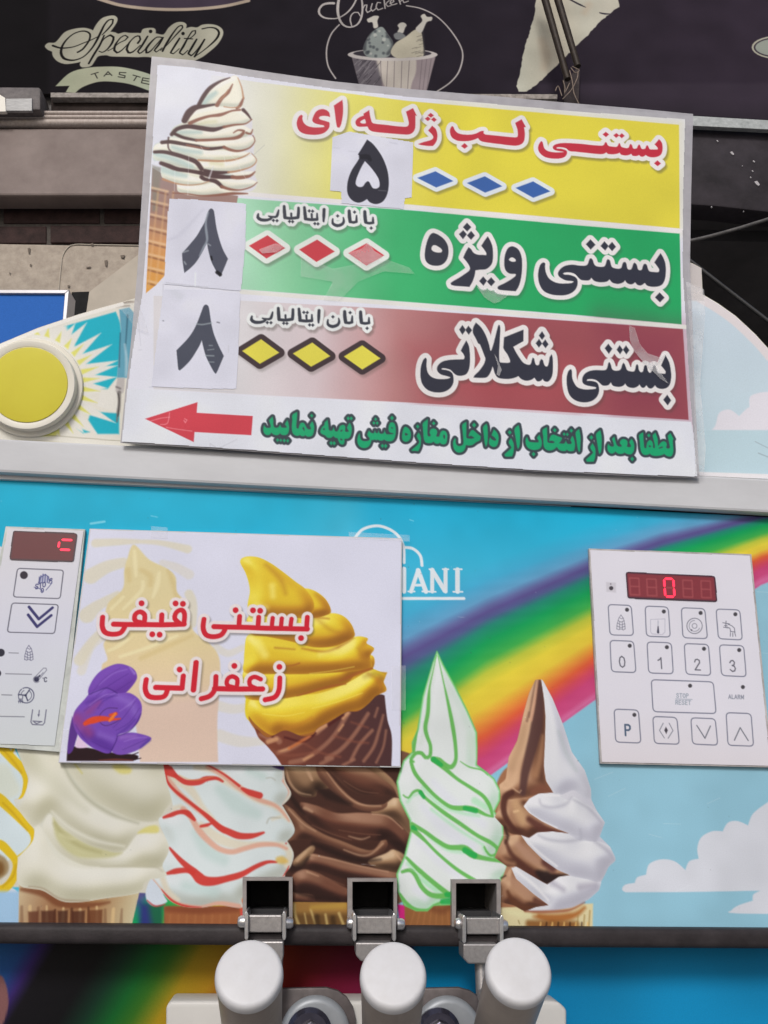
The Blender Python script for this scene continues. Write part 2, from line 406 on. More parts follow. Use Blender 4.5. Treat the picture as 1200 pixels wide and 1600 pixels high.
# ================================================================== PRICE SIGN (laminated sheet)
WHITE = (207, 209, 222)
PAPER = [(246,101),(300,105),(400,121),(520,138),(640,151),(760,161),(880,172),(1000,181),(1071,186),(1068,300),(1067,420),(1072,500),(1079,620),(1090,745),(1000,742),(840,735),(640,722),(400,704),(190,690),(197,620),(208,540),(222,460),(231,330),(238,220)]
def art_sign():
    c = Canvas(SIGN, 0.0, [(186, 86), (1094, 86), (1094, 750), (186, 750)], 0.0005, WHITE)
    # yellow, green and brown bands fading to white on the left
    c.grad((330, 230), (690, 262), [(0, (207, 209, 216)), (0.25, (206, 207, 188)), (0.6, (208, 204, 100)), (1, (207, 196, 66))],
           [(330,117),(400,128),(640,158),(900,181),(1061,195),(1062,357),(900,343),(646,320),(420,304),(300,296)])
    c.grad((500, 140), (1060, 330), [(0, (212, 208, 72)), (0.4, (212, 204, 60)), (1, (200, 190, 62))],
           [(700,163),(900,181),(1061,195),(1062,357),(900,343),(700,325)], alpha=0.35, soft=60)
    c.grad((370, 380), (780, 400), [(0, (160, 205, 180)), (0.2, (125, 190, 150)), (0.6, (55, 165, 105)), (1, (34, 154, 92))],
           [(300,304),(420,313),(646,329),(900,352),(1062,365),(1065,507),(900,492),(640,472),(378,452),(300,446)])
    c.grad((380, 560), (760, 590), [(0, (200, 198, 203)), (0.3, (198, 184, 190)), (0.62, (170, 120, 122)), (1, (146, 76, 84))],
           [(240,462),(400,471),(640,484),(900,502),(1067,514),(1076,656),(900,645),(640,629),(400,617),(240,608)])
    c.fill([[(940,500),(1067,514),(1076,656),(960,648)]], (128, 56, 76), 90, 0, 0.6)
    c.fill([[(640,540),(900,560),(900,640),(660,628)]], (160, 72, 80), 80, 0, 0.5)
    c.img = c.img  # bands done
    c.fill([[(186,86),(330,86),(330,310),(186,310)]], (205, 209, 222), 30, 0, 0.7)
    # white rules between the bands
    c.stroke([(330,298),(420,306),(646,324),(900,346),(1070,361)], 7, (214, 212, 214), 1.5)
    c.stroke([(378,456),(640,476),(900,497),(1072,511)], 7, (208, 208, 205), 1.5)
    c.fill([[(186,606),(400,619),(640,632),(900,649),(1080,659),(1096,750),(186,750)]], (205, 209, 220), 1.5)
    # cone picture in the corner
    z = Zm(220, 100, 6)
    cone = [(238,262),(300,300),(372,306),(368,330),(262,330),(258,430),(243,446),(228,458)]
    c.grad((240, 270), (235, 450), [(0, (138, 120, 120)), (0.35, (150, 115, 105)), (0.6, (188, 135, 90)), (1, (206, 146, 62))], [(p[0], p[1]) for p in cone])
    c.fill([[(238,258),(252,262),(246,330),(238,330)]], (118, 116, 106), 6, 0, 0.7)
    cm = c.mask(cone)
    for i in range(8):
        y = 296 + i * 21; c.stroke([(232, y - 4), (262, y + 3)], 3.5, (214, 184, 150), 4, 0.7, cm); c.stroke([(232, y), (262, y + 8)], 3, (112, 72, 58), 3, 0.55, cm)
    for i in range(3): c.stroke([(247 + i * 12, 300), (232 + i * 11, 450)], 3, (205, 165, 120), 4, 0.5, cm)
    body = poly("840,125 740,165 640,240 560,340 530,385 440,440 395,540 300,600 270,690 190,730 125,765 118,900 190,920 200,1060 330,1120 360,1200 560,1240 860,1210 1040,1190 1090,1110 1070,1030 1090,900 1060,840 1070,700 1045,620 1040,520 960,430 965,300 915,130 870,110", z)
    c.grad((250, 200), (390, 210), [(0, (186, 200, 200)), (0.35, (214, 214, 202)), (0.7, (222, 220, 206)), (1, (206, 206, 214))], body, 2)
    bm_ = c.mask(body)
    SRP = [(-0.3, (150, 152, 142)), (0.2, (184, 188, 176)), (0.55, (212, 212, 198)), (0.8, (224, 222, 208)), (1, (230, 228, 220))]
    for t in ("330,1130 560,1135 700,1110 780,1165 860,1200 700,1230 560,1240 360,1200", "760,1060 1000,1080 1090,1110 1040,1150 840,1180 760,1150 700,1100", "195,990 340,1020 560,1070 720,1090 600,1130 450,1140 330,1120 205,1075", "190,940 440,1010 700,1030 920,1010 1070,1010 1040,1050 800,1075 560,1060 340,1010",
              "120,850 330,860 520,920 740,915 960,880 1060,850 1090,900 1040,960 820,1015 600,1000 440,985 180,920", "125,770 200,740 400,765 640,800 900,820 1030,835 960,880 740,910 540,905 330,850 125,830", "280,690 400,700 640,715 900,695 1050,680 1070,730 1000,800 840,810 640,800 400,760 270,730", "300,620 440,585 680,620 900,570 1010,600 1045,640 960,690 760,710 520,720 330,670",
              "470,440 700,385 900,400 1000,460 1040,520 960,570 780,590 600,600 430,560 400,520", "840,125 915,130 965,300 950,400 760,400 560,390 540,370 640,240 740,165"):
        c.puff(t, z, SRP, 9, (-0.1, -0.6, 0.75), 0.9, bm_, 2.5, 2.5, 0.8)
    G = (158, 184, 184)
    c.strokes([("700,270 620,330 590,370", [40, 60, 50]), ("560,640 420,640 340,640", [30, 40, 30]), ("560,830 400,810 300,780", [40, 50, 40]), ("480,960 300,890 150,850", [40, 60, 50]), ("420,1050 280,1020 210,1000", [40, 60, 50]), ("850,1050 760,1030 640,1010", [30, 30, 30])], z, G, 9, 0.75, bm_)
    c.strokes([("700,540 600,550 540,570", [30, 30, 20]), ("760,940 660,930", [40, 40]), ("900,880 700,890", [20, 20])], z, (196, 196, 160), 8, 0.6, bm_)
    DK, BR, TN = (66, 40, 44), (128, 82, 68), (168, 124, 96)
    c.strokes([("835,128 740,165 650,225 590,300 545,380", [8, 25, 38, 40, 35]), ("690,380 600,395 510,410 450,460 410,530", [20, 30, 50, 70, 55]),
               ("780,590 680,615 560,600 440,585 340,610 290,660", [20, 45, 45, 45, 40, 35]), ("320,655 400,690 520,715", [30, 30, 24]), ("780,780 640,795 520,770 400,750 280,730 200,735", [24, 32, 34, 34, 36, 36]),
               ("130,825 220,825 330,850 440,885 520,920 570,985", [30, 34, 40, 40, 45, 40]), ("560,1020 440,1000 340,985 260,955 190,930", [40, 36, 40, 44, 36]),
               ("820,1015 700,1020 600,1000", [20, 42, 34]), ("760,1150 700,1100 600,1080 570,1060", [30, 42, 34, 40]), ("860,1060 800,1060 680,1050 560,1020", [30, 44, 46, 40]), ("960,430 1000,470 1035,520", [34, 24, 10]),
               ("260,690 255,760 265,800 300,835", [14, 12, 12, 8])], z, DK, 3.2, 0.97)
    c.strokes([("860,190 820,265 760,320 715,385", [10, 30, 34, 40]), ("962,320 930,390 900,415", [16, 30, 22]), ("930,430 850,440 750,475 640,490 540,520 460,555", [20, 18, 35, 26, 30, 35]),
               ("1040,520 980,560 880,570 780,590", [8, 14, 20, 28]), ("520,715 640,712 760,705 880,695 940,670 965,630 910,620 870,645", [26, 28, 26, 26, 30, 36, 22, 10]), ("1048,615 1030,655 990,645", [8, 18, 22]),
               ("1050,670 1070,720 1020,785 920,815 840,805 780,780", [8, 10, 14, 22, 28, 30]), ("1070,1010 1020,1050 920,1065 860,1060", [10, 30, 38, 36]), ("1090,1110 1040,1150 940,1180 840,1175 760,1150", [6, 12, 14, 24, 32]),
               ("300,1210 420,1215 560,1235 700,1230 860,1215 1000,1215", [10, 12, 16, 24, 30, 10]), ("430,760 560,785 640,790", [16, 18, 10])], z, BR, 3.0, 0.95)
    c.strokes([("910,130 945,220 962,320", [6, 12, 18]), ("1020,835 960,870 860,900 740,910 620,905 540,900", [8, 16, 20, 20, 22, 18]), ("1040,840 1085,900 1040,960 920,1000 820,1015", [6, 10, 12, 18, 20]),
               ("210,1080 330,1120 450,1135 560,1125 640,1100", [24, 16, 12, 10, 8]), ("780,400 860,410 930,400", [10, 10, 12]), ("820,240 780,300 740,340", [8, 14, 10])], z, TN, 2.0, 0.9)
    c.strokes([("560,770 625,870", 4), ("450,860 440,1230", 4), ("320,1000 315,1190", 4), ("780,870 800,960", 4), ("900,880 940,1000 990,1080", 3), ("830,850 900,900", 4)], z, (222, 224, 230), 1.5, 0.5)  # scratches and film glare, painted into the print; next line too
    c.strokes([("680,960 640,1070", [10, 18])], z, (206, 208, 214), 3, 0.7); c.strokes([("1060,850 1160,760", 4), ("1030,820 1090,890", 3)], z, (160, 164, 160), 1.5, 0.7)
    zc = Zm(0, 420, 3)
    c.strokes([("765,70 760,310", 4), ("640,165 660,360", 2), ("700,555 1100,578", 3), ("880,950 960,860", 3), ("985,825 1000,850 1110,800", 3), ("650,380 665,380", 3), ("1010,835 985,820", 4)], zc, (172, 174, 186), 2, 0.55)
    # red words
    RED = (178, 44, 62); HL = (214, 212, 214)
    def word(paths, col, hw, sh=0.45, strokes=(), halo=HL): c.letter(paths, col, halo, hw, sh, strokes)
    z = Zm(820, 160, 5)
    word([poly("128,303 112,325 104,350 108,378 125,403 155,425 200,437 255,440 300,432 322,415 330,395 328,380 312,370 285,363 250,360 248,352 280,350 320,358 350,380 400,385 470,393 560,402 610,403 638,390! 650,402 690,405 725,400 742,392! 752,408 790,415 820,408 832,402! 840,415 865,420 885,415 892,410! 905,422 925,424 945,410! 958,420 985,428 1020,428 1050,418 1068,400 1076,370 1076,340 1068,310 1048,288! 1030,310 1014,328! 1035,350 1038,366 1000,368 975,365 968,350 962,338 955,335 948,342 942,360 930,365 912,362 905,345 898,332 890,330 882,342 876,358 862,362 845,358 840,340 833,328 825,325 818,335 812,352 800,358 765,352 752,345 745,325 738,317 732,325 726,340 715,348 660,342 648,335 640,315 632,310 625,316 618,332 605,338 540,335 450,325 350,318 290,318 250,325 228,335 218,350 225,366 245,376 280,382 305,387 260,391 215,388 180,380 155,362 145,335 138,308", z),
          poly("633,230! 658,250! 634,271! 608,250!", z), poly("716,240! 738,258! 714,277! 692,257!", z), poly("758,241! 780,261! 757,280! 736,260!", z), poly("1036,453! 1063,477! 1038,498! 1010,476!", z)], RED, 7.5)
    z = Zm(620, 160, 5)
    word([poly("432,185 418,205 416,235 425,265 445,285 480,300 530,303 580,298 620,285 635,278! 645,292 665,305 720,315 800,325 880,335 930,338 965,330 988,312 998,285 1000,240 994,195! 1008,192! 975,132! 925,160! 942,210 946,250 942,268 925,273 860,268 780,260 690,250 678,242 680,222! 655,225 625,240 590,250 540,252 490,245 465,230 450,210 442,190", z), poly("530,318! 555,342! 530,362! 502,342!", z)], RED, 7)
    word([poly("276,183! 245,220! 275,250 285,268 280,285 255,298 210,310 168,325! 185,332 240,340 282,340! 300,320 314,290 317,250 308,215 295,198", z), poly("265,82! 290,102! 266,120! 242,100!", z), poly("243,110! 264,130! 242,146! 219,127!", z), poly("289,116! 312,135! 292,153! 268,133!", z)], RED, 7)
    z = Zm(450, 150, 5)
    word([poly("635,110! 590,138! 592,152 560,165 535,185 527,208 535,230 555,240 590,240 622,240 630,258 655,275 700,283 800,292 900,300 945,300 975,285 990,260 995,230 995,150! 1007,157! 977,95! 922,122! 938,180 944,215 935,235 910,240 850,236 760,225 690,218 660,210 650,190 640,150", z), poly("605,190 608,212 580,215 563,205 575,192 600,180", z)], RED, 7.5)
    word([poly("425,30! 358,75! 365,120 375,200 385,245 400,248 415,220 428,150 430,80", z), poly("328,165! 322,130 295,108 258,103 222,120 200,155 190,190 205,210 240,222 280,230 285,240 255,245 200,245 155,235 125,212 112,180 115,155 105,147 85,160 72,190 68,220 80,260 105,285 150,300 215,303 265,295 300,275 322,245 325,215 322,205! 290,195 250,183 240,172 250,160 280,155 310,158", z)], RED, 7.5)
    # black words on green and brown
    BK = (46, 48, 62)
    z = Zm(820, 350, 5)
    word([poly("145,300 122,318 108,360 104,410 115,470 145,520 190,545 250,557 320,555 370,535 400,505 412,470 410,435 390,412 350,398 310,395 297,388 310,380 350,378 390,390 420,420 445,438 500,440 520,420! 545,445 590,455 640,450 662,432! 685,458 730,468 770,455 783,440! 800,462 830,472 850,465 862,455! 880,475 905,480 925,470 938,460! 955,480 990,490 1040,488 1075,470 1095,430 1102,370 1098,310 1080,260 1060,228! 1035,265 1012,300! 1035,330 1050,355 1045,375 1010,375 975,370 962,350 955,325 945,312 932,312 922,330 915,355 900,362 885,355 878,330 870,312 858,302 848,310 840,335 830,355 815,358 800,345 795,315 785,297 772,298 762,315 755,340 735,350 690,342 675,325 668,295 660,280 648,275 640,285 632,315 620,332 590,335 555,328 540,310 530,280 520,268 508,270 500,290 492,312 475,325 430,325 370,318 320,325 285,345 262,375 262,400 280,420 320,440 365,445 382,450 370,460 320,465 260,462 215,445 185,420 165,380 158,335 160,310", z),
          poly("513,120! 552,162! 515,200! 477,158!", z), poly("622,135! 655,172! 628,207! 592,172!", z), poly("682,140! 712,178! 682,212! 650,175!", z), poly("1053,535! 1092,575! 1056,612! 1017,573!", z)], BK, 7.2, 0.3)
    z = Zm(640, 330, 6)
    word([poly("215,205 190,225 165,280 148,350 142,420 155,470 190,500 240,512 295,505 335,475 358,430 365,370 355,315 325,265 280,228 240,208", z), poly("225,318 208,335 206,360 225,378 265,388 298,385 306,372 295,350 262,328 240,318", z),
          poly("552,338! 525,385 503,435! 540,480 565,525 560,555 530,580 470,620 410,655 385,675 390,690 430,700 500,705 560,710! 590,660 610,600 617,555! 660,548 710,545 750,520 775,480 782,420 778,340 760,285 733,235! 700,280 672,325! 700,360 720,395 718,412 690,410 640,408 600,390 575,355", z),
          poly("538,108! 578,150! 540,190! 500,150!", z), poly("503,178! 536,216! 500,262! 463,215!", z), poly("577,185! 612,228! 576,268! 538,228!", z), poly("690,612! 725,652! 692,698! 652,655!", z), poly("765,620! 802,662! 765,703! 725,660!", z),
          poly("950,330 920,350 897,400 888,460 890,520 905,560 940,585 990,588 998,595 990,610 950,640 890,675 830,705 828,728 850,738 920,745 995,750! 1020,710 1040,650 1052,570 1055,480 1045,410 1020,360 985,335", z), poly("960,433 940,440 930,455 945,468 975,475 995,468 995,455 980,440", z)], BK, 7.4, 0.3)
    z = Zm(860, 510, 5.714)
    word([poly("180,382 158,405 145,460 148,530 165,600 200,645 255,672 320,678 380,660 420,620 435,570 425,515 400,495 360,486 325,486 330,473 370,470 410,480 440,505 470,528 515,525 540,500! 560,530 610,540 650,530 668,510! 690,538 740,550 780,535 795,518! 815,545 835,548 850,535 858,525! 875,548 900,555 922,540 935,525! 950,545 990,558 1035,550 1065,520 1078,460 1075,390 1060,320 1028,258! 1005,310 988,350! 1010,375 1030,405 1025,422 985,420 960,415 948,390 940,360 928,348 918,355 910,385 898,410 885,415 870,395 862,360 850,345 838,352 832,380 825,405 808,410 790,390 785,355 775,338 765,345 758,380 745,402 710,400 685,390 672,360 662,335 652,325 642,340 632,375 615,392 575,395 550,380 540,345 528,320 518,325 510,360 498,385 470,392 400,390 345,400 305,425 285,465 290,505 320,525 365,535 410,545 405,556 360,562 300,562 245,545 215,510 195,460 192,400", z),
          poly("517,155! 552,200! 522,245! 485,195!", z), poly("618,168! 648,210! 622,248! 592,208!", z), poly("675,170! 705,213! 678,250! 648,208!", z), poly("1043,610! 1078,660! 1047,705! 1008,655!", z)], BK, 7.2, 0.3)
    z = Zm(640, 490, 5)
    word([poly("125,345 105,365 88,420 85,490 100,550 140,595 200,615 265,612 315,585 340,545 343,505 335,470 310,448 270,438 250,436 252,428 280,428 320,440 345,465 370,482 410,485 445,470 465,430 472,370 470,300 462,250 443,210! 420,250 400,290! 420,315 430,340 425,355 390,358 330,360 270,370 235,390 215,420 218,450 245,475 290,488 318,498 300,508 255,512 205,508 165,490 140,455 132,405 134,355", z),
          poly("412,90! 440,128! 412,165! 388,125!", z), poly("460,95! 488,130! 462,165! 435,128!", z),
          poly("518,70! 560,110 595,170 620,240 632,290 645,270 665,200 685,120 697,88 708,110 705,200 700,300 702,370 715,382 760,385 785,380 785,365 765,320 740,285 732,265! 738,185! 890,125! 890,215! 810,260! 830,300 865,355 890,385 925,400 945,395 955,365 962,345 972,350 980,385 990,402 1010,400 1018,370 1030,355 1042,365 1050,395 1062,412 1078,410 1088,380 1095,340 1110,318! 1118,350 1120,430 1112,490 1090,525 1070,533 1050,525 1040,510! 1025,525 1000,530 985,515 975,500! 955,515 915,525 880,515 860,500 850,488! 825,500 780,510 720,508 685,495 665,465 655,430 648,415 640,440 620,480 595,500 550,502 500,500! 505,485 545,445 580,395 592,355 585,330 570,290 550,240! 535,232! 515,190 495,150 497,110", z),
          poly("1035,138! 1058,175! 1035,205! 1010,172!", z), poly("1012,198! 1035,235! 1010,265! 985,232!", z), poly("1060,202! 1085,240! 1062,270! 1035,235!", z)], BK, 7.6, 0.35)
    # the small line printed twice
    def small(z, fx, fy, sh):
        def L(t): return [(fx(p[0]), fy(p[0], p[1])) + tuple(p[2:]) for p in parse(t)]
        S = []
        for t, wd in [("118,122 115,148 140,167 190,168 222,152 200,138", [14, 26, 26, 24, 20, 12]), ("205,140 235,145 262,140 277,92", [12, 18, 22, 12]),
                      ("320,62 322,100 326,150", [22, 26, 26]), ("325,150 370,156 425,150", 24), ("375,118 376,150", 16), ("432,74 432,110 428,148", [20, 24, 24]),
                      ("478,70 482,110 487,160", [20, 26, 26]), ("485,160 530,166 576,164", 24), ("535,122 537,160", 16), ("577,118 578,160", [12, 20]),
                      ("632,86 630,130 628,180", [24, 24, 14]), ("700,160 700,195 735,213 775,200 786,175 782,150", [12, 22, 26, 24, 20, 10]),
                      ("828,98 830,140 836,182", [24, 28, 26]), ("835,182 862,188 884,182", 22), ("886,135 884,182", [12, 22]),
                      ("950,103 952,145 957,186", [24, 28, 26]), ("957,188 985,194 1012,190", 22), ("1014,150 1014,190", [12, 22])]:
            S.append((catmull(z(L(t)), False, 2.5), (np.array(wd, float) / z.k) if not np.isscalar(wd) else wd / z.k))
        P = []
        for (x, y) in [(236, 172), (264, 174), (362, 180), (386, 182), (560, 197), (584, 199), (516, 98), (542, 100), (738, 137), (870, 107), (1000, 232)]:
            q = [(fx(x), fy(x, y - 14)), (fx(x) + 14, fy(x, y)), (fx(x), fy(x, y + 14)), (fx(x) - 14, fy(x, y))]; P.append([(a[0], a[1]) for a in z(q)])
        c.letter(P, (50, 54, 66), (212, 216, 218), 5.0, sh, S)
    small(Zm(380, 310, 5), lambda x: x, lambda x, y: y, 0.35)
    small(Zm(380, 470, 5), lambda x: (x - 118) * 1.0204 + 68, lambda x, y: y - (x - 118) / 882 * 17, 0.4)
    # diamonds
    def dia(z, pts, col, halo, hw, sh=0.4): c.letter([[(a[0], a[1]) for a in z(pts)]], col, halo, hw, sh)
    z = Zm(620, 160, 5)
    for p in ([(302,538),(442,615),(308,665),(160,590)], [(688,577),(824,655),(690,705),(548,630)], [(1065,617),(1200,695),(1066,745),(928,668)]): dia(z, p, (52, 92, 160), (206, 214, 226), 7)
    z = Zm(380, 310, 5)
    for p in ([(190,288),(327,388),(182,470),(45,370)], [(578,322),(715,415),(572,497),(437,400)], [(965,350),(1102,445),(962,525),(822,428)]): dia(z, p, (186, 56, 68), (208, 216, 212), 8)
    z = Zm(380, 470, 5)
    for p in ([(140,300),(282,405),(130,492),(-8,392)], [(540,326),(680,432),(530,515),(388,412)], [(930,348),(1072,450),(930,537),(786,435)]): dia(z, p, (208, 200, 76), (58, 46, 52), 8, 0.25)
    # green line of text along the bottom
    GS = []; GD = []
    def gp(z, polys, dots):
        for t in polys: GD.append(poly(t, z, step=1.2))
        for x, y, r_ in dots: GD.append([(a[0], a[1]) for a in z([(x, y - r_ * 1.15), (x + r_, y), (x, y + r_ * 1.15), (x - r_, y)])])
    gp(Zm(405, 635, 12), ["95,350! 78,400 78,460 100,510 140,535 180,535 215,510 230,490! 260,520 310,540 350,535 380,515 390,500! 420,530 470,540 520,525 550,480 560,400 550,320 530,255! 500,300 480,340! 505,365 512,395 480,400 420,395 405,365 390,340! 375,375 355,395 310,400 280,385 265,330 265,260 250,195! 215,225 185,265! 200,310 215,360 210,395 170,405 130,400 110,380",
        "710,105! 625,160 620,260 612,360 615,450 635,510 680,545 730,550 765,535! 790,555 830,560 865,540! 900,565 950,565 995,545 1020,490 1032,400 1020,330 995,280! 965,320 945,355! 965,395 970,425 930,430 895,410 870,360 840,315 800,305 765,330 745,380 735,415 705,410 695,350 705,250 712,150", "828,385 810,410 830,440 845,465 850,430 840,400"], [(985, 175, 30), (345, 630, 30), (405, 635, 26), (470, 640, 30), (535, 645, 28)])
    gp(Zm(490, 635, 12), ["262,250! 205,310 205,345 160,390 130,450 130,490 160,520 215,545 260,585 320,590 355,570 375,555! 400,585 450,600 465,640 490,690 530,715 565,705 580,660 580,612 650,600 690,560 712,480 712,390 680,305! 650,345 625,400! 645,440 660,470 600,475 590,440 595,380 570,350 530,350 490,380 465,440 440,470 400,460 375,390! 350,450 310,455 285,430 275,350",
        "195,405 175,430 200,448 215,430", "545,435 505,450 500,470 530,468", "495,605 510,635 535,640 545,620 520,605"], [(650, 225, 32), (705, 225, 32), (330, 688, 34), (385, 690, 34)])
    gp(Zm(550, 640, 12), ["145,440! 115,490 100,570 110,640 150,695 215,720 280,710 330,670 355,610 365,570! 400,570 430,560! 455,575 480,560! 520,580 570,580 605,560! 640,585 700,595 760,580 800,530 820,440 820,350 800,270 765,240 725,245 695,290 685,350 690,400 715,430 760,440 780,447 760,460 700,464 650,462 630,440 612,385! 595,440 550,455 515,440 500,390! 485,435 450,440 430,390! 410,440 370,440 340,420 320,390! 295,440 285,475! 310,510 330,540 325,570 280,590 220,590 175,570 155,530 150,480", "745,328 730,345 750,358 770,345"],
        [(750, 158, 36), (443, 180, 28), (410, 252, 28), (472, 252, 28), (572, 680, 34), (630, 682, 34)])
    gp(Zm(620, 645, 12), ["165,262 130,290 108,360 98,450 110,510 150,540 205,535 250,490 265,410 250,340 215,290", "165,375 150,400 170,428 210,405 190,390", "408,370! 370,435! 395,490 420,540 410,575 370,620 275,700 285,715 340,712 400,720! 430,660 450,580 452,480 435,410",
        "580,120! 490,195 490,290 500,420 510,500 540,555 600,570 660,560 690,540! 720,570 770,580 810,560! 840,585 890,590 930,560 945,480 945,410 920,355 870,335 830,355 805,410 795,445 745,445 740,430 755,380 750,330 710,298 660,300 625,330 615,380 635,415 630,440 590,440 575,400 575,280 580,180", "885,405 868,440 890,490 905,460 900,420"], [(393, 258, 32), (692, 198, 32)])
    gp(Zm(700, 645, 12), ["345,170! 270,225 275,350 285,470 290,560 270,605 215,625 165,605 145,560 145,490 130,475! 100,530 95,600 115,680 165,735 220,745 280,725 320,670 335,605! 400,612 460,600 530,550 600,510 615,440! 550,390 470,325 420,350 385,430 395,445 430,430 490,470 440,485 370,480 345,460 345,330",
        "722,205! 660,270 668,400 685,540 705,635! 730,600 745,500 745,350 738,250", "860,310! 815,420! 870,460 905,510 870,520 820,500 790,460! 768,530 775,590 820,630 870,640 920,610 945,530 945,430 910,360"], [(490, 230, 40)])
    gp(Zm(830, 655, 12), ["295,150! 215,205 225,330 232,480 260,550 320,585 390,580 440,555 480,520! 520,570 580,595 640,595 670,570! 700,595 760,600 805,580 820,500 815,420 795,350 772,310! 745,360 735,395! 755,430 750,460 690,465 665,440 650,400! 635,440 600,460 525,450! 560,400 575,350 500,320 420,290 370,310 340,380 340,415 380,400 440,430 400,450 330,440 305,420 300,300",
        "900,185! 835,250 850,400 870,540 895,615! 915,590 922,480 925,330"], [(442, 205, 34), (618, 280, 28), (677, 285, 28), (752, 215, 34), (45, 655, 36)])
    gp(Zm(910, 655, 12), ["600,325! 555,370! 580,440 590,500 560,515 515,500 490,460! 468,510 475,580 510,630 555,645 600,625 620,605! 660,640 720,650 770,640 790,625! 840,650 900,660 945,630 970,560 970,470 945,400 920,370! 880,430 905,480 910,515 870,525 835,510 845,470 840,410 800,378 750,375 710,410 705,455 735,490 735,510 690,515 650,490 625,430"], [(935, 745, 36)])
    gp(Zm(970, 660, 12), ["420,185! 345,240 355,350 370,500 400,580 450,610 510,605 545,585! 580,615 650,630 740,620 800,600 815,590! 850,620 910,640 960,620 985,540 980,430 975,330 990,312! 930,200! 880,250! 895,330 915,420 918,480 870,490 850,470 862,410 840,365 790,355 740,390 705,440 695,400 690,310 650,190! 598,245 610,310 635,420 635,480 605,470 605,400 570,340 535,335 495,380 480,450 480,480 445,475 432,400 425,290", "545,428 520,445 545,465 568,445", "780,450 710,480 715,492 790,470"], [(525, 245, 32)])
    for zz in (Zm(770, 650, 10), Zm(897.5, 658, 10)):
        GD.append(poly("405,140! 340,205 355,330 375,460 390,515! 415,480 425,380 425,250", zz)); GD.append(poly("285,345! 248,405 265,450 290,490 260,530 180,605 195,632 300,632! 320,580 330,500 322,420", zz)); GD.append(poly("265,222! 295,255! 265,290! 235,255!", zz))
    GD.append(poly("535,325! 512,370 520,450 560,505 630,530 710,520 755,480 765,400 730,290! 690,345 715,380 715,410 640,412 570,400 548,360", Zm(770, 650, 10)))
    r = c.sdf(GD, GS, 14)
    c.put(r[0], c.cov(r[1] - 4.0, 1.4), (54, 66, 74)); c.put(r[0], c.cov(r[1], 1.4), (26, 152, 104))
    # arrow
    c.fill([poly("680,703! 926,625! 922,675! 1185,690! 1178,780! 912,765! 908,812!", Zm(0, 420, 3))], (188, 62, 76))
    za = Zm(160, 440, 5.714)
    c.strokes([("430,1245 520,1220 600,1210", 5), ("520,1275 580,1265 600,1170", 6), ("570,1300 650,1315 800,1335", 5), ("735,1225 755,1235 740,1260 728,1240", 6)], za, (222, 150, 160), 1.5, 0.8)
    c.mottle(0.03, 60, 3)
    return c
def art_price(pl_off, quad, glyphs, col, extra=None, base=(203, 205, 220)):
    c = Canvas(SIGN, pl_off, [(min(p[0] for p in quad) - 2, min(p[1] for p in quad) - 2), (max(p[0] for p in quad) + 2, min(p[1] for p in quad) - 2), (max(p[0] for p in quad) + 2, max(p[1] for p in quad) + 2), (min(p[0] for p in quad) - 2, max(p[1] for p in quad) + 2)], 0.0005, base)
    c.mottle(0.03, 40, 11)
    c.letter(glyphs, col)
    if extra: extra(c)
    return c
m_sign = paint_mat('laminated_print', 0.30, 0.22, 0.05, 1300, 0.22, 7)
m_price = paint_mat('taped_paper', 0.5, 0.12, 0.05, 1300, 0.10, 22)
m_film = film_mat('clear_laminate', (0.52, 0.51, 0.56), 0.72, 0.3, 0.15)
m_tape_glare = film_mat('clear_tape_glare', (0.85, 0.85, 0.88), 0.15, 0.2)
sign = thing('price_sign', 'large laminated price sign with yellow, green and brown bands above the ice cream machine', 'sign', SIGN.at((640, 722)))
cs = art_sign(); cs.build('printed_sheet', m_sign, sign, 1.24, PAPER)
prism('laminate_pouch', SIGN, [(237,88),(300,94),(400,110),(520,127),(640,139),(760,149),(880,160),(1000,170),(1083,178),(1080,300),(1078,420),(1082,500),(1086,620),(1093,747),(1000,744),(840,737),(640,724),(400,706),(188,692),(195,620),(204,540),(214,430),(222,300),(230,180)], -0.0010, -0.0016, m_film, sign)
# price papers taped on
q5 = [(519,214),(545,205),(646,222),(644,309),(633,310),(631,327),(533,318),(533,300),(515,298)]
def ex5(c):
    z = Zm(500, 200, 6.667)
    c.strokes([("430,300 500,300 520,330", [50, 60, 40])], z, (26, 26, 36), 2, 0.8); c.strokes([("610,650 690,655", 8)], z, (130, 132, 140), 2, 0.5)
    c.strokes([("300,240 380,250", 6), ("730,150 800,165", 10), ("140,205 200,210", 8)], z, (186, 188, 204), 4, 0.8)
z = Zm(500, 200, 6.667)
c5 = art_price(0.0003, q5, [poly("490,120! 445,195 395,275! 418,300! 385,355 330,440 295,530 282,610 285,670 305,720 345,760 395,778 440,770 490,740! 515,770 560,790 605,790 655,765 690,715 710,650 717,570 710,480 690,400 655,315 610,240 550,165", z), poly("468,345! 430,410 390,500 372,560 375,590 395,610 425,615 450,605 470,575 495,555 515,565 530,595 550,625 585,632 615,615 622,585 610,530 575,470 520,400", z)], (46, 46, 58), ex5)
tag(c5.build('price_paper', m_price, sign, 1.22, q5), 'white paper with the digit five taped over the yellow band')
z = Zm(260, 310, 8.571)
qa = [(264,310),(300,311),(385,318),(384,380),(377,455),(320,450),(256,444),(259,380)]
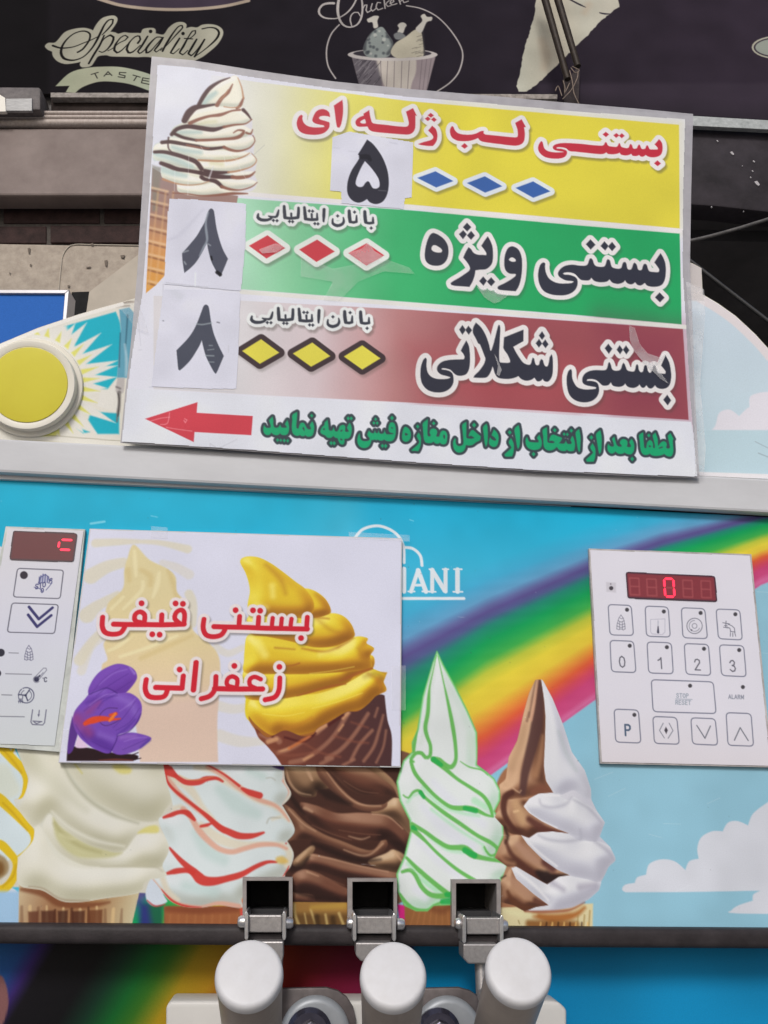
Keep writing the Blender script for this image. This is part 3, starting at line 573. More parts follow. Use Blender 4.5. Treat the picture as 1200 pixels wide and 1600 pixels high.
def exa(c):
    z = Zm(260, 310, 8.571)
    c.strokes([("560,190 530,300 530,400 545,560 500,650 440,770", [20, 26, 34, 30, 24, 10])], z, (150, 160, 172), 3, 0.75)
    c.strokes([("230,720 290,700", 20), ("240,850 260,880", 20), ("560,610 590,630", 16)], z, (150, 158, 168), 3, 0.8)
    c.strokes([("680,990 720,1020", 50), ("600,780 610,820", 24)], z, (18, 18, 24), 2, 0.9)
    c.strokes([("20,560 160,500 330,330 500,140", [30, 50, 40, 20])], z, (190, 192, 208), 6, 0.7); c.strokes([("0,1130 300,1165 560,1190", 14)], z, (178, 180, 190), 3, 0.8); c.strokes([("390,1000 385,1190", 20)], z, (218, 224, 232), 4, 0.7)
ca = art_price(0.0003, qa, [poly("600,135 575,150 555,190 520,300 460,410 400,510 310,620 210,735! 215,830 240,998! 320,935 400,850 480,720 520,640 545,600! 560,690 600,840 660,960 715,1052! 745,1000 825,810! 760,690 710,550 670,390 645,220 630,155", z)], (74, 77, 92), exa)
tag(ca.build('price_paper', m_price, sign, 1.22, qa), 'white paper with the digit eight taped beside the green band')
z = Zm(250, 450, 8.571)
qb = [(255,452),(320,452),(376,458),(374,520),(370,608),(320,608),(236,604),(245,530)]
def exb(c):
    z = Zm(250, 450, 8.571)
    c.strokes([("490,480 560,490 690,468", 14), ("610,905 720,908", 12), ("650,990 720,992", 8), ("660,770 700,770", 8), ("640,830 720,820", 6)], z, (160, 172, 178), 2.5, 0.85)
    c.strokes([("765,458 795,465", 14), ("40,438 48,440", 10)], z, (90, 92, 104), 2, 0.9); c.strokes([("920,770 915,860", 5), ("0,1330 400,1350", 6)], z, (180, 182, 192), 2, 0.8)
    c.strokes([("200,60 260,110", 90)], z, (190, 194, 206), 20, 0.8)
cb = art_price(0.0003, qb, [poly("615,222 585,240 560,300 500,460 440,580 360,690 220,835! 245,1090 262,1105 340,1040 420,950 490,840 530,770 560,700! 575,770 610,900 660,1010 720,1120 745,1148! 770,1110 855,910! 780,760 720,610 685,460 660,290 645,240", z)], (72, 76, 90), exb)
tag(cb.build('price_paper', m_price, sign, 1.22, qb), 'white paper with the digit eight taped beside the brown band')
# clear tape scraps, whose pale film stands in for glare off wrinkles
def tape_glare(pts, off=0.0014, al=None): return sheet('clear_tape_glare', SIGN, pts, off, m_tape_glare if al is None else al, sign)
m_tape_glare2 = film_mat('pale_tape_glare', (0.86, 0.86, 0.9), 0.27, 0.3)
tape_glare([(742,500),(760,508),(776,545),(800,565)][:0] or [(983,508),(992,512),(1000,538),(1012,552),(1030,558),(1040,550),(1034,562),(1024,570),(1045,600),(1032,592),(1018,578),(1000,560),(990,548),(984,530)], 0.0012, m_tape_glare2)
tape_glare([(745,448),(775,453),(796,460),(780,472),(772,474),(757,465)], 0.0012, m_tape_glare2)
tape_glare([(470,398),(520,420),(600,404),(640,418),(648,428),(600,424),(560,440),(530,470),(505,468),(520,440),(470,432)], 0.0012, m_tape_glare)
tape_glare([(404,390),(430,380),(447,384),(432,394),(410,396)], 0.0012, m_tape_glare2)
tape_glare([(544,396),(566,388),(575,378),(585,392),(598,400),(572,415)], 0.0012, m_tape_glare2)
tape_glare([(772,552),(777,560),(784,578),(780,588),(776,585),(778,572)], 0.0016, m_tape_glare2)
# ================================================================== SAFFRON ICE CREAM POSTER taped on the machine
PQ = [(141,827),(627,842),(625,1198),(92,1191)]
def art_poster():
    c = Canvas(PANEL, 0.0052, [(88, 822), (632, 822), (632, 1202), (88, 1202)], 0.00050, (203, 205, 223))
    # pale swirl and cone ghosted on the left
    z = Zm(90, 830, 4.286); P1 = (205, 198, 168); LQ = (204, 200, 190)
    for t, wd in [("255,80 400,72 560,70 700,80 870,120", [60, 50, 30, 40, 60]), ("225,300 330,240 440,210", [110, 90, 70]), ("200,560 270,500 400,430", [110, 70, 60]), ("150,860 230,740 330,640", [80, 60, 50]), ("700,210 790,240 880,290", [40, 60, 70]), ("880,420 900,480 900,620", [60, 70, 60])]:
        c.strokes([(t, wd)], z, P1 if t[0] != '7' else LQ, 5, 0.65)
    zz = Zm(100, 810, 2.1818)
    for t, wd in [("60,520 90,440 140,400", [30, 30, 26]), ("520,440 560,460 610,440", [26, 24, 20]), ("530,640 580,650 640,640", [34, 30, 26]), ("530,740 600,760 690,760", [40, 36, 20])]: c.strokes([(t, wd)], zz, (206, 201, 184), 5, 0.6)
    g = poly("238,90 215,140 205,180 200,240 150,290 140,350 150,400 135,430 148,480 130,500 140,540 230,640 260,830! 525,830! 522,700 528,600 530,480 490,420 440,380 415,290 385,250 380,200 350,170 290,140", zz)
    c.grad((230, 900), (230, 1190), [(0, (208, 196, 152)), (0.4, (209, 193, 150)), (0.62, (209, 188, 158)), (0.72, (206, 183, 168)), (1, (204, 182, 166))], g, 4)
    gm = c.mask(g, 3)
    c.strokes([("515,130 520,220 525,300", [18, 30, 16]), ("680,280 670,350 640,440", [24, 34, 20]), ("570,340 560,400 440,520", [24, 30, 16]), ("440,440 360,520", [20, 20]), ("560,640 420,760 340,800", [20, 30, 20]), ("800,700 600,780 420,840", [16, 24, 20])], z, (219, 210, 170), 5, 0.8, gm)
    c.strokes([("470,260 480,330", [40, 30]), ("560,260 620,300 620,360", [30, 40, 30]), ("740,260 780,360 800,440", [24, 40, 40]), ("600,620 480,700", [20, 30]), ("900,700 760,760 560,850", [20, 34, 30])], z, (196, 176, 124), 8, 0.55, gm)
    c.fill([[(90+280/4.3,0+1100),(350,1090),(345,1195),(150,1195)]], (206, 182, 168), 25, 0, 0.6, clip=gm)
    # saffron soft ice on the right
    z2 = Zm(360, 850, 4.286)
    y = poly("68,120 100,88 180,90 260,125 340,180 430,250 490,300 560,315 630,365 668,430 665,465 740,478 795,520 825,580 822,625 915,632 910,665 960,700 935,750 945,820 985,850 1050,860! 1000,1000 1000,1100 700,1180 300,1250 120,1180 100,1060 120,960 100,860 95,720 150,600 125,500 130,400 130,300 105,200", z2)
    c.grad((375, 900), (610, 990), [(0, (214, 204, 62)), (0.35, (216, 196, 48)), (0.65, (208, 172, 46)), (1, (184, 142, 40))], y, 2)
    ym = c.mask(y, 1.5)
    z3 = Zm(380, 1020, 4.615)
    SR = [(-0.3, (120, 74, 26)), (0.1, (156, 104, 32)), (0.4, (192, 144, 38)), (0.65, (212, 182, 46)), (0.85, (222, 204, 66)), (1, (232, 222, 124))]
    LS = (-0.55, -0.55, 0.65); OR, DY = (198, 136, 40), (166, 112, 36)
    c.fill([poly("60,440 400,440 900,300 940,420 500,640 200,650 90,560", z3)], (150, 92, 40), 3, 0, 1.0, clip=np.clip(c.mask(poly("60,400 1030,200 1040,480 400,700 160,660 85,560", z3)), 0, 1))
    c.puff("30,420 60,330 200,338 400,308 560,288 740,222 900,130 945,120 1022,160 1012,205 1032,272 960,312 880,392 760,432 620,492 520,562 400,592 280,582 200,592 120,542 60,482", z3, SR, 22, LS, 1, None, 1.8, 4, 0.85)
    c.puff("8,290 10,120 200,95 410,72 560,78 700,60 920,15 935,112 820,152 740,222 560,272 400,312 200,342 40,335", z3, SR, 20, LS, 1, None, 1.8, 4, 0.85)
    c.puff("95,760 110,620 200,600 400,640 560,682 700,688 830,622 917,630 912,665 962,700 936,750 946,825 850,850 700,862 500,872 300,872 100,862", z2, SR, 22, LS, 1, None, 1.8, 4, 0.85)
    c.puff("150,610 110,560 130,480 300,470 500,495 660,464 742,476 797,520 828,580 822,627 700,682 560,692 400,652 240,620", z2, SR, 20, LS, 1, None, 1.8, 4, 0.9)
    c.puff("400,330 490,298 562,313 632,363 670,430 662,468 560,495 420,480", z2, SR, 16, LS, 1, None, 1.8, 3.5, 0.95)
    c.puff("66,120 100,86 180,88 260,123 340,178 430,248 505,305 560,400 520,485 300,492 125,450 132,300 105,200", z2, SR, 22, LS, 1, None, 1.8, 5, 0.8)
    c.strokes([("480,700 640,720 760,670 830,625", [8, 16, 18, 8]), ("300,695 430,705", [10, 6]), ("560,490 660,500", [14, 8])], z2, (164, 104, 36), 6, 0.75, ym)
    c.strokes([("310,95 360,90 405,75", [7, 9, 10]), ("390,310 520,270 640,238 740,225", [6, 14, 18, 8]), ("700,200 820,150 930,112", [14, 26, 18])], z3, (150, 84, 36), 4, 0.8, ym)
    c.strokes([("240,140 330,230 370,330", [20, 34, 24]), ("580,340 640,400 655,450", [24, 46, 30]), ("580,500 680,580 800,600", [14, 26, 24]), ("860,700 910,800", [30, 40])], z2, DY, 12, 0.45, ym)
    c.strokes([("280,280 285,350", [40, 34]), ("180,410 240,425", [40, 30]), ("180,660 230,740", [60, 50]), ("300,540 420,560", [30, 24]), ("600,740 700,715", [24, 20])], z2, (234, 226, 130), 12, 0.6, ym)
    c.strokes([("300,545 400,520 490,470", [24, 18, 16]), ("900,150 980,200 1000,270", [20, 34, 30])], z3, (176, 112, 36), 9, 0.5, ym); c.strokes([("880,170 960,150 1000,180", [30, 40, 30])], z3, (146, 122, 52), 12, 0.45, ym)
    c.strokes([("500,400 660,360 860,290", [5, 7, 5]), ("140,440 300,455 440,430", [5, 7, 5]), ("480,150 640,130 800,100", 5)], z3, (228, 214, 96), 3, 0.6, ym)
    # waffle cone
    wf = poly("80,535! 110,560 180,610 300,560 420,600 500,590 540,545 620,500 740,430 830,420 900,370 960,310 1000,300 1020,310! 1040,480 1072,610 1068,830! 290,830! 230,740 160,660 110,610", z3)
    c.grad((400, 1150), (600, 1120), [(0, (120, 62, 44)), (0.3, (104, 56, 46)), (0.7, (78, 46, 44)), (1, (70, 44, 46))], wf, 2)
    wm = c.mask(wf, 1.5)
    ribs = [("180,640 240,620 260,640", 40), ("250,720 340,690 480,610", [30, 34, 22]), ("530,570 590,520", [44, 40]), ("340,790 420,775", [30, 36]), ("440,770 560,690 660,590 760,430", [30, 30, 30, 34]), ("600,760 700,700 800,590 900,440", [30, 30, 28, 26]), ("780,770 840,660 930,560", 24), ("560,800 640,760", [26, 30]), ("870,780 940,680 980,560 1010,450", [22, 24, 22, 16]), ("960,790 1010,680 1030,560", 16), ("720,810 800,770", 20), ("950,460 970,400", 16), ("120,590 190,620", [20, 30])]
    c.strokes(ribs, z3, (150, 104, 84), 5, 0.75, wm)
    c.strokes([("180,640 240,622", 28), ("530,560 590,522", 30), ("720,470 755,435", 24), ("440,770 500,735", 18), ("260,715 330,690", 16), ("690,560 720,520", 12)], z3, (196, 146, 106), 5, 0.8, wm)
    c.strokes([("200,700 330,740 520,720", [20, 20, 20]), ("420,640 560,720 700,750", 14), ("660,600 800,640 900,650", 14), ("780,500 900,540", 12)], z3, (128, 74, 58), 6, 0.6, wm)
    c.strokes([("110,545 170,570 210,600", [24, 40, 20]), ("300,610 440,640 520,580", [14, 16, 14]), ("620,520 720,450", [20, 16])], z3, (70, 24, 24), 4, 0.8, wm)
    c.strokes([("330,690 400,650 480,600", [16, 20, 16])], z3, (190, 106, 56), 5, 0.8, wm)
    # crocus
    z = Zm(90, 1020, 4.615)
    c.fill([poly("65,780! 75,700 130,675 250,690 400,720 560,735 580,760 545,780!", z)], (36, 18, 24), 2)
    c.strokes([("300,775 420,770 540,775", [8, 14, 8])], z, (110, 52, 44), 3, 0.8); c.strokes([("130,690 180,665", 8), ("540,735 580,720", 6), ("560,770 600,760", 6)], z, (40, 20, 26), 1.5)
    c.fill([poly("150,600! 130,680 215,680 190,640", z)], (210, 186, 214), 2)
    st = poly("105,460! 85,560 70,720 105,710 130,640 145,560", z); c.fill([st], (84, 48, 130), 2)
    pt = [("225,300 240,220 300,140 390,90 460,80 540,110 572,160 560,210 490,290 420,310 330,330", (96, 52, 150), (74, 36, 128)),
          ("430,600 520,575 600,585 672,610 660,640 580,700 470,735 400,720 380,660", (112, 74, 168), (76, 40, 132)),
          ("110,470 130,410 190,340 250,280 360,255 430,290 520,290 590,340 608,410 580,500 500,570 430,600 380,720 280,700 190,640 140,580 115,520", (108, 68, 170), (92, 50, 152))]
    for t, a, b in pt:
        p = poly(t, z); c.puff(p, z, [(-0.3, (46, 22, 92)), (0.2, b), (0.6, a), (0.85, (112, 70, 172)), (1, (136, 98, 194))], 14, (-0.2, -0.6, 0.7), 1, None, 2, 5, 0.26)
    fm = c.mask(poly(pt[2][0], z), 1.5)
    c.strokes([("200,580 300,640 400,700", [60, 70, 50]), ("210,360 260,340 310,320", [10, 20, 8])], z, (78, 40, 138), 12, 0.7, fm)
    c.strokes([("140,470 200,540 230,580", [70, 80, 50]), ("220,430 300,360", [40, 20])], z, (140, 60, 120), 16, 0.7, fm)
    c.strokes([("430,320 520,360 560,430", [40, 50, 40]), ("230,290 330,270", [20, 24]), ("300,590 400,620", [30, 20])], z, (136, 104, 194), 14, 0.6, fm)
    for t in ("240,300 330,190 450,110", "280,310 380,230 510,150", "330,320 430,270 540,200", "190,420 300,340 430,310", "420,560 520,500 590,400", "400,540 480,460 560,350", "250,640 330,680 390,700", "470,700 560,660 650,620", "130,520 180,600 240,670"):
        c.strokes([(t, [3, 5, 3])], z, (70, 34, 122), 2.5, 0.5)
    for t in ("300,230 400,150 500,120", "450,420 520,370 560,330", "480,640 560,615 640,610", "230,380 330,310 420,295"):
        c.strokes([(t, [4, 9, 4])], z, (158, 126, 206), 4, 0.5)
    c.strokes([("225,300 300,270 360,255 430,292", [5, 7, 7, 5]), ("430,600 500,575 560,520 600,440", [5, 8, 8, 5]), ("380,720 420,640 430,605", [5, 7, 5])], z, (58, 28, 108), 3, 0.75)
    c.strokes([("420,300 330,350 290,400", [6, 10, 6]), ("430,590 500,540 560,480", [8, 14, 8])], z, (76, 44, 140), 5, 0.6)
    c.strokes([("430,400 360,400 310,440 300,490 340,525 400,510 450,480", 5)], z, (70, 34, 96), 2, 0.8)
    c.strokes([("200,510 240,490 320,475 390,480", [30, 50, 36, 20]), ("330,470 400,480 450,475", [14, 20, 10]), ("380,450 420,440", [20, 24])], z, (206, 68, 40), 2.5); c.strokes([("375,490 400,460 415,440", [16, 24, 18])], z, (222, 118, 44), 3)
    c.strokes([("250,250 330,160 430,110", [30, 40, 20])], z, (116, 72, 172), 12, 0.6); c.strokes([("520,105 555,150", [10, 16])], z, (150, 120, 200), 4, 0.7); c.strokes([("600,680 660,630", [14, 20])], z, (70, 50, 140), 6, 0.7)
    c.strokes([("460,610 560,600", [24, 16])], z, (150, 110, 190), 10, 0.6)
    # lettering
    z = Zm(130, 910, 3.158); R = (192, 30, 48); Wd = 25
    def word(st, dots):
        S = [(line(t, z, step=2.5), (Wd if w_ is None else w_) / z.k) for t, w_ in st]
        P = [circ((x, y), 14.5, z) for x, y in dots]
        c.letter(P, R, (216, 208, 210), 5.2, 0.5, S, 1.4, (2, 3))
    word([("96,172 94,215 108,246 145,256 185,248 206,218", None), ("150,206! 206,208! 290,208 400,209 498,206", 26), ("300,200 258,190 256,160 280,145 303,160 302,195", 24), ("388,160 386,205", None), ("478,204 452,178 460,148 485,136 500,156 497,205", 24)], [(288, 103), (456, 104), (492, 106), (341, 256), (377, 258)])
    word([("596,182 592,225 606,258 642,268 682,258 703,226", None), ("645,218! 700,220! 800,222 900,226 1000,228 1106,230", 26), ("772,168 768,220", None), ("866,172 862,222", None), ("935,176 930,224", 22), ("980,178 975,226", 22), ("1028,180 1022,226", 22), ("1106,172 1102,228", None)], [(752, 137), (838, 138), (873, 140), (1075, 275)])
    word([("311,480 306,525 322,560 362,569 402,560 418,522", None), ("358,518! 410,520! 488,522", 26), ("494,462 488,520", None), ("557,396 544,530", 27)], [(476, 430)])
    word([("655,465 650,525 625,560 583,574", None), ("648,524 740,526 885,526", 26), ("752,520 712,508 712,478 735,464 760,478 758,515", 22), ("876,478 845,466 822,480 824,508 850,522", 22)], [(746, 412)])
    word([("970,472 966,530 945,566 898,579", None)], [(968, 417)])
    c.mottle(0.02, 70, 5)
    return c
m_post = paint_mat('poster_paper', 0.42, 0.12, 0.045, 1200, 0.06, 10)
poster = thing('poster', 'white poster of yellow soft ice cream and a crocus taped to the machine', 'poster', PANEL.at((358, 1194), 0.004))
art_poster().build('printed_sheet', m_post, poster, 1.06, PQ)
prism('poster_backing', PANEL, [(140,826),(628,841),(626,1199),(91,1192)], 0.0048, 0.0007, mat('poster_edge', (0.55, 0.55, 0.56), 0.6), poster)
for t in ([(236,822),(262,824),(262,842),(236,840)], [(545,831),(640,836),(640,846),(545,842)], [(96,1140),(108,1140),(104,1176),(90,1174)], [(612,1040),(634,1040),(634,1110),(612,1110)]):
    sheet('clear_tape_glare', PANEL, t, 0.0058, m_tape_glare, poster)
# ================================================================== ICE CREAM MACHINE
PB = [(-92, 735), (1292, 735), (1292, 1490), (-92, 1490)]
def band_y(x):
    xs = [-100, 220, 430, 630, 760, 925, 1035, 1189, 1300]
    Y = {0: [1500, 1330, 1110, 962, 905, 845, 812, 788, 776], 1: [1560, 1395, 1180, 1027, 957, 884, 846, 806, 790], 2: [1600, 1440, 1240, 1097, 1003, 923, 869, 822, 800],
         3: [1650, 1500, 1310, 1160, 1072, 980, 915, 852, 820], 4: [1700, 1550, 1370, 1212, 1148, 1032, 950, 872, 836], 5: [1740, 1600, 1410, 1250, 1183, 1062, 985, 890, 850], 6: [1790, 1650, 1480, 1330, 1216, 1097, 1020, 914, 870]}
    return np.stack([np.interp(x, xs, Y[k]) for k in range(7)], -1)
def art_panel():
    c = Canvas(PANEL, 0.0, PB, 0.00058, (140, 190, 208))
    c.grad((80, 760), (760, 1440), [(0, (22, 164, 198)), (0.3, (26, 166, 202)), (0.5, (84, 176, 206)), (0.78, (122, 182, 208)), (1, (138, 184, 204))])
    c.grad((600, 900), (600, 770), [(0, (60, 170, 205)), (1, (22, 165, 205))], [(560,740),(1300,740),(1300,830),(1000,850),(700,960),(560,1010)], 60)
    # rainbow, sampled along its own curve
    jj, ii = np.mgrid[0:c.H, 0:c.W].astype(np.float32)
    u = c.u0 + ii * c.pitch; v = c.v1 - jj * c.pitch
    # panel point -> photo pixel through the panel's own projection
    wx = np.stack([u, np.zeros_like(u), v + 1.4], -1) - CAM
    cm = wx @ M_WC.T
    px = 600 + F * cm[..., 0] / -cm[..., 2]; py = 800 - F * cm[..., 1] / -cm[..., 2]
    by = band_y(px)
    cols = np.array([(60, 158, 200), (78, 76, 130), (18, 146, 84), (208, 190, 66), (196, 78, 50), (182, 66, 112), (192, 92, 140)], np.float32)
    edge0 = by[..., 0] - 26
    rb = np.zeros(c.img.shape, np.float32); tpos = np.zeros(px.shape, np.float32)
    tpos = np.where(py < by[..., 0], 0, 6.0)
    for k in range(6):
        a, b = by[..., k], by[..., k + 1]; m = (py >= a) & (py < b); t = (py - a) / (b - a + 1e-6)
        tpos = np.where(m, k + t, tpos)
    TS = [0, 0.55, 0.82, 1, 1.2, 1.5, 2, 2.4, 2.7, 3, 3.4, 3.7, 4, 4.5, 5, 6]
    TC = np.array([(64, 160, 200), (92, 150, 190), (92, 100, 150), (84, 76, 132), (76, 86, 132), (34, 126, 108), (18, 148, 84), (60, 162, 74), (176, 186, 62), (212, 196, 62), (214, 188, 62), (212, 140, 58), (204, 88, 56), (194, 70, 88), (186, 66, 114), (190, 78, 130)], np.float32)
    for ch in range(3): rb[..., ch] = np.interp(tpos, TS, TC[:, ch])
    # soft streaks in the airbrush
    st = 6 * np.sin(px * 0.011 + py * 0.29) + 5 * np.sin(px * 0.03 + py * 0.41 + 1.3)
    rb += st[..., None] * 0.12
    cov = np.clip((py - edge0) / 34, 0, 1) * np.clip((by[..., 6] - py) / 3 + 0.5, 0, 1)
    lowleft = np.clip((640 - px) / 60, 0, 1)
    c.img[:] = c.img * (1 - cov[..., None]) + rb * cov[..., None]
    hl = np.clip(1 - np.abs(by[..., 6] - 6 - py) / 9, 0, 1) * (px > 640); c.img[:] = c.img * (1 - 0.4 * hl[..., None]) + np.array((206, 140, 180), np.float32) * 0.4 * hl[..., None]
    # clouds
    CL = (199, 203, 213); z = Zm(950, 1200, 4.8)
    c.fill([poly("105,910 130,875 200,862! 220,820 285,800! 310,720 400,685 500,700 580,765! 610,700 680,680! 670,600 700,520 780,475 860,475! 900,410 970,398 1050,430! 1090,340 1200,255! 1600,200! 1600,1095! 960,1090 930,1065 980,1030 1085,995! 1090,950 1140,920! 600,930! 130,932!", z)], CL, 1.6)
    c.fill([poly("-60,395 20,388 30,430 10,470 -60,480", Zm(0, 1000, 1)), poly("-80,855! -20,852! 6,856 10,880 -20,900 -80,905", ID)], (203, 205, 214), 2)
    # lemon ripple cone, cut by the left edge
    c.fill([[(-92,1190),(640,1190),(640,1380),(440,1400),(300,1400),(60,1385),(-92,1390)]], (196, 194, 182), 2)
    c.fill([poly("560,1190 660,1190 650,1300 640,1400 560,1400", ID)], (112, 78, 62), 3); c.fill([poly("770,1250 800,1200 820,1300 810,1420 770,1420", ID)], (150, 104, 76), 4)
    z = Zm(0, 1160, 4.444)
    c.fill([poly("-200,-60! 40,-60! 110,60 170,180 195,270 160,380 100,400 150,520 230,620 235,700 130,800! 60,820 -200,1000!", z)], (196, 210, 216), 1.6)
    c.fill([poly("-60,180 40,150 110,250 140,340 60,390 -60,330", z)], (202, 206, 190), 10, 0, 0.7)
    c.strokes([("60,-60 95,20 80,80", [20, 30, 12]), ("-40,-40 10,30 90,120 160,190 185,260 170,350 130,405", [50, 60, 56, 56, 48, 40, 16]), ("-60,360 0,395 60,450 140,530 220,620 228,690 180,750 122,792", [60, 62, 56, 50, 42, 34, 16, 8]), ("-60,700 0,705 60,760 108,830 92,940 30,1015 -60,1030", [44, 50, 44, 36, 52, 56, 50])], z, (208, 178, 38), 2)
    c.strokes([("30,60 100,140 150,210", [10, 14, 10]), ("20,420 100,500 190,610", [10, 14, 10]), ("110,850 90,930 20,1000", [10, 16, 12])], z, (178, 140, 26), 4, 0.6)
    c.fill([poly("-60,780 20,790 60,850 40,920 -60,960", z)], (150, 130, 96), 5); c.fill([poly("-60,830 10,830 30,880 10,920 -60,930", z)], (112, 78, 40), 8, 0, 0.9)
    c.fill([(-92,1393),(32,1392),(32,1450),(-92,1450)], (150, 184, 214), 8)
    # vanilla cone
    cone = poly("132,985! 240,980 400,1060 700,1060 975,1010! 910,1290! 128,1290!", z)
    c.grad((30, 1400), (205, 1440), [(0, (188, 168, 136)), (0.3, (150, 110, 78)), (0.65, (158, 118, 80)), (1, (190, 180, 148))], cone)
    km = c.mask(cone)
    c.strokes([("150,1020 300,1050 420,1120 620,1130 760,1110", [20, 40, 40, 36, 10])], z, (110, 62, 40), 6, 0.75, km)
    rr = random.Random(3)
    for i in range(13):
        x = 150 + i * 58; c.strokes([("%d,%d %d,%d" % (x, 1150 + rr.randint(-15, 15), x + rr.randint(-8, 4), 1275), [10 + rr.randint(0, 10), 24])], z, (206, 178, 132) if i % 2 else (86, 50, 34), 3, 0.8 if 3 < i < 10 or i % 2 else 0.35, km)
    for x0, x1, y0, cw in [(195, 268, 1175, (92, 52, 38)), (285, 385, 1170, (72, 40, 30)), (400, 472, 1170, (64, 36, 28)), (498, 590, 1172, (70, 38, 28)), (612, 712, 1165, (98, 56, 36))]:
        c.fill([poly("%d,%d %d,%d %d,1290 %d,1290" % (x0, y0, x1, y0 - 4, x1 - 4, x0 + 2), z, False)], cw, 4, 0, 0.8, clip=km)
    van = poly("90,-60! 420,-60! 470,100 560,110 1130,80! 1150,200 1200,300! 1200,400 1150,470 1105,540 1115,600 1165,680 1175,750 1130,860 1155,920 1110,958 1050,948! 1000,980 960,1045 700,1088 560,1108 430,1102 300,1030 220,1015 150,1000 118,950 125,800! 225,690 240,600! 200,560 140,480 95,400! 160,380 195,270 170,180 120,60", z)
    c.grad((60, 1200), (250, 1380), [(0, (190, 192, 182)), (0.4, (206, 206, 194)), (1, (206, 205, 192))], van)
    vm = c.mask(van)
    VR = [(-0.3, (150, 148, 126)), (0.2, (176, 174, 152)), (0.5, (198, 197, 181)), (0.7, (209, 208, 196)), (0.9, (215, 215, 207)), (1, (219, 219, 214))]
    LV_ = (-0.30, -0.70, 0.65)
    c.puff("130,800 240,590 300,600 330,700 400,800 520,865 700,872 900,866 1050,862 1120,880 1155,920 1110,958 1050,948 960,1045 700,1088 560,1106 430,1102 300,1030 220,1015 150,1000 118,950", z, VR, 28, LV_, 1, vm, 6, 8, 0.6)
    c.puff("296,580 350,500 420,570 560,690 700,745 850,765 950,640 1110,630 1165,680 1175,750 1130,862 900,868 700,864 560,846 420,770 340,670", z, VR, 24, LV_, 1, vm, 4, 7, 0.7)
    c.fill([poly("370,520 430,590 600,690 760,745 848,765 760,800 560,800 450,740 385,650", z)], (184, 182, 138), 7, 0, 0.9, clip=vm); c.strokes([("380,560 440,640 560,720 700,765", [16, 24, 22, 8])], z, (162, 158, 112), 8, 0.7, vm); c.strokes([("420,640 500,670 560,650", [20, 26, 10])], z, (196, 194, 156), 6, 0.6, vm)
    c.puff("60,60 100,-60 330,-40 430,150 520,300 640,420 800,500 960,565 1100,545 1112,600 960,635 850,758 700,738 560,682 420,572 345,492 290,552 240,582 200,560 140,475 60,400 190,280 170,180", z, VR, 36, LV_, 1, vm, 5, 9, 0.65)
    c.strokes([("200,40 280,180 420,330 600,470", [60, 90, 80, 30])], z, (184, 184, 164), 18, 0.5, vm)
    c.strokes([("360,480 480,590 660,680 860,720", [10, 20, 22, 10])], z, (216, 216, 206), 7, 0.7, vm)
    c.puff("425,120 480,-60 1130,-60 1150,200 1200,300 1200,400 1150,470 1105,542 960,545 800,482 640,392 540,292 460,182", z, VR, 40, LV_, 1, vm, 5, 10, 0.6)
    c.strokes([("430,130 500,270 620,400 780,500 960,562", [8, 18, 26, 22, 6])], z, (150, 150, 126), 8, 0.6, vm)
    c.fill([poly("780,165 840,150 910,180 900,215 830,215", z)], (204, 196, 116), 6, 0, 0.85, clip=vm); c.fill([poly("955,630 1010,590 1080,575 1105,600 1090,628 1010,630", z)], (206, 198, 120), 5, 0, 0.9, clip=vm); c.strokes([("520,150 570,215", [14, 10])], z, (190, 184, 110), 4, 0.7, vm)
    c.strokes([("700,862 900,858 1060,860 1130,895", [6, 10, 12, 8])], z, (176, 172, 152), 5, 0.6, vm); c.strokes([("200,1000 300,1015 430,1090 620,1098", [6, 12, 14, 8])], z, (150, 132, 110), 3, 0.55)
    c.strokes([("40,-40 120,120 160,300 120,420", [50, 50, 40, 40])], z, (196, 200, 200), 14, 0.5, vm)
    # strawberry ripple
    z = Zm(230, 1180, 5)
    c.fill([poly("130,1180! 720,1180! 740,1350! 130,1350!", z)], (150, 92, 58), 1.5)
    c.strokes([("160,1200 420,1210 700,1200", [40, 50, 40])], z, (118, 62, 42), 8, 0.7)
    for i in range(9): c.strokes([("%d,1250 %d,1340" % (180 + i * 66, 172 + i * 66), [8, 12])], z, (172, 116, 74), 5, 0.5)
    c.fill([poly("-20,1165! 120,1165! 125,1350! -60,1350!", z)], (30, 96, 70), 10); c.fill([poly("-60,1150! 10,1170! 40,1350! -60,1350!", z)], (46, 54, 118), 14)
    c.fill([poly("40,970 140,1110 150,1150 60,1180 0,1140 -10,1060", z)], (196, 206, 218), 2); c.strokes([("0,1135 60,1178 140,1165", [8, 12, 8])], z, (176, 60, 62), 2, 0.8)
    sb = poly("120,40! 1060,40! 1070,200 1112,290 1060,390 1110,500 1152,600 1090,680 1142,770 1110,870 1060,950 760,1100 740,1190 560,1170 420,1190 280,1180 170,1130 100,1040 40,970! 150,940 120,860 170,720 90,520 130,470 200,410 150,200", z)
    sm = c.mask(sb); c.puff(sb, z, [(-0.3, (150, 150, 140)), (0.3, (176, 184, 180)), (0.65, (198, 209, 211)), (1, (212, 218, 222))], 20, (-0.3, -0.6, 0.7), 1, None, 1.6, 5, 0.8)
    c.strokes([("560,260 700,380 860,460", [60, 120, 70]), ("380,600 480,740 600,820", [60, 110, 70]), ("300,1020 520,1060", [60, 90]), ("800,120 900,160", [60, 60])], z, (178, 198, 196), 14, 0.7, sm)
    CR, PK, RD = (206, 198, 178), (206, 160, 142), (190, 58, 52)
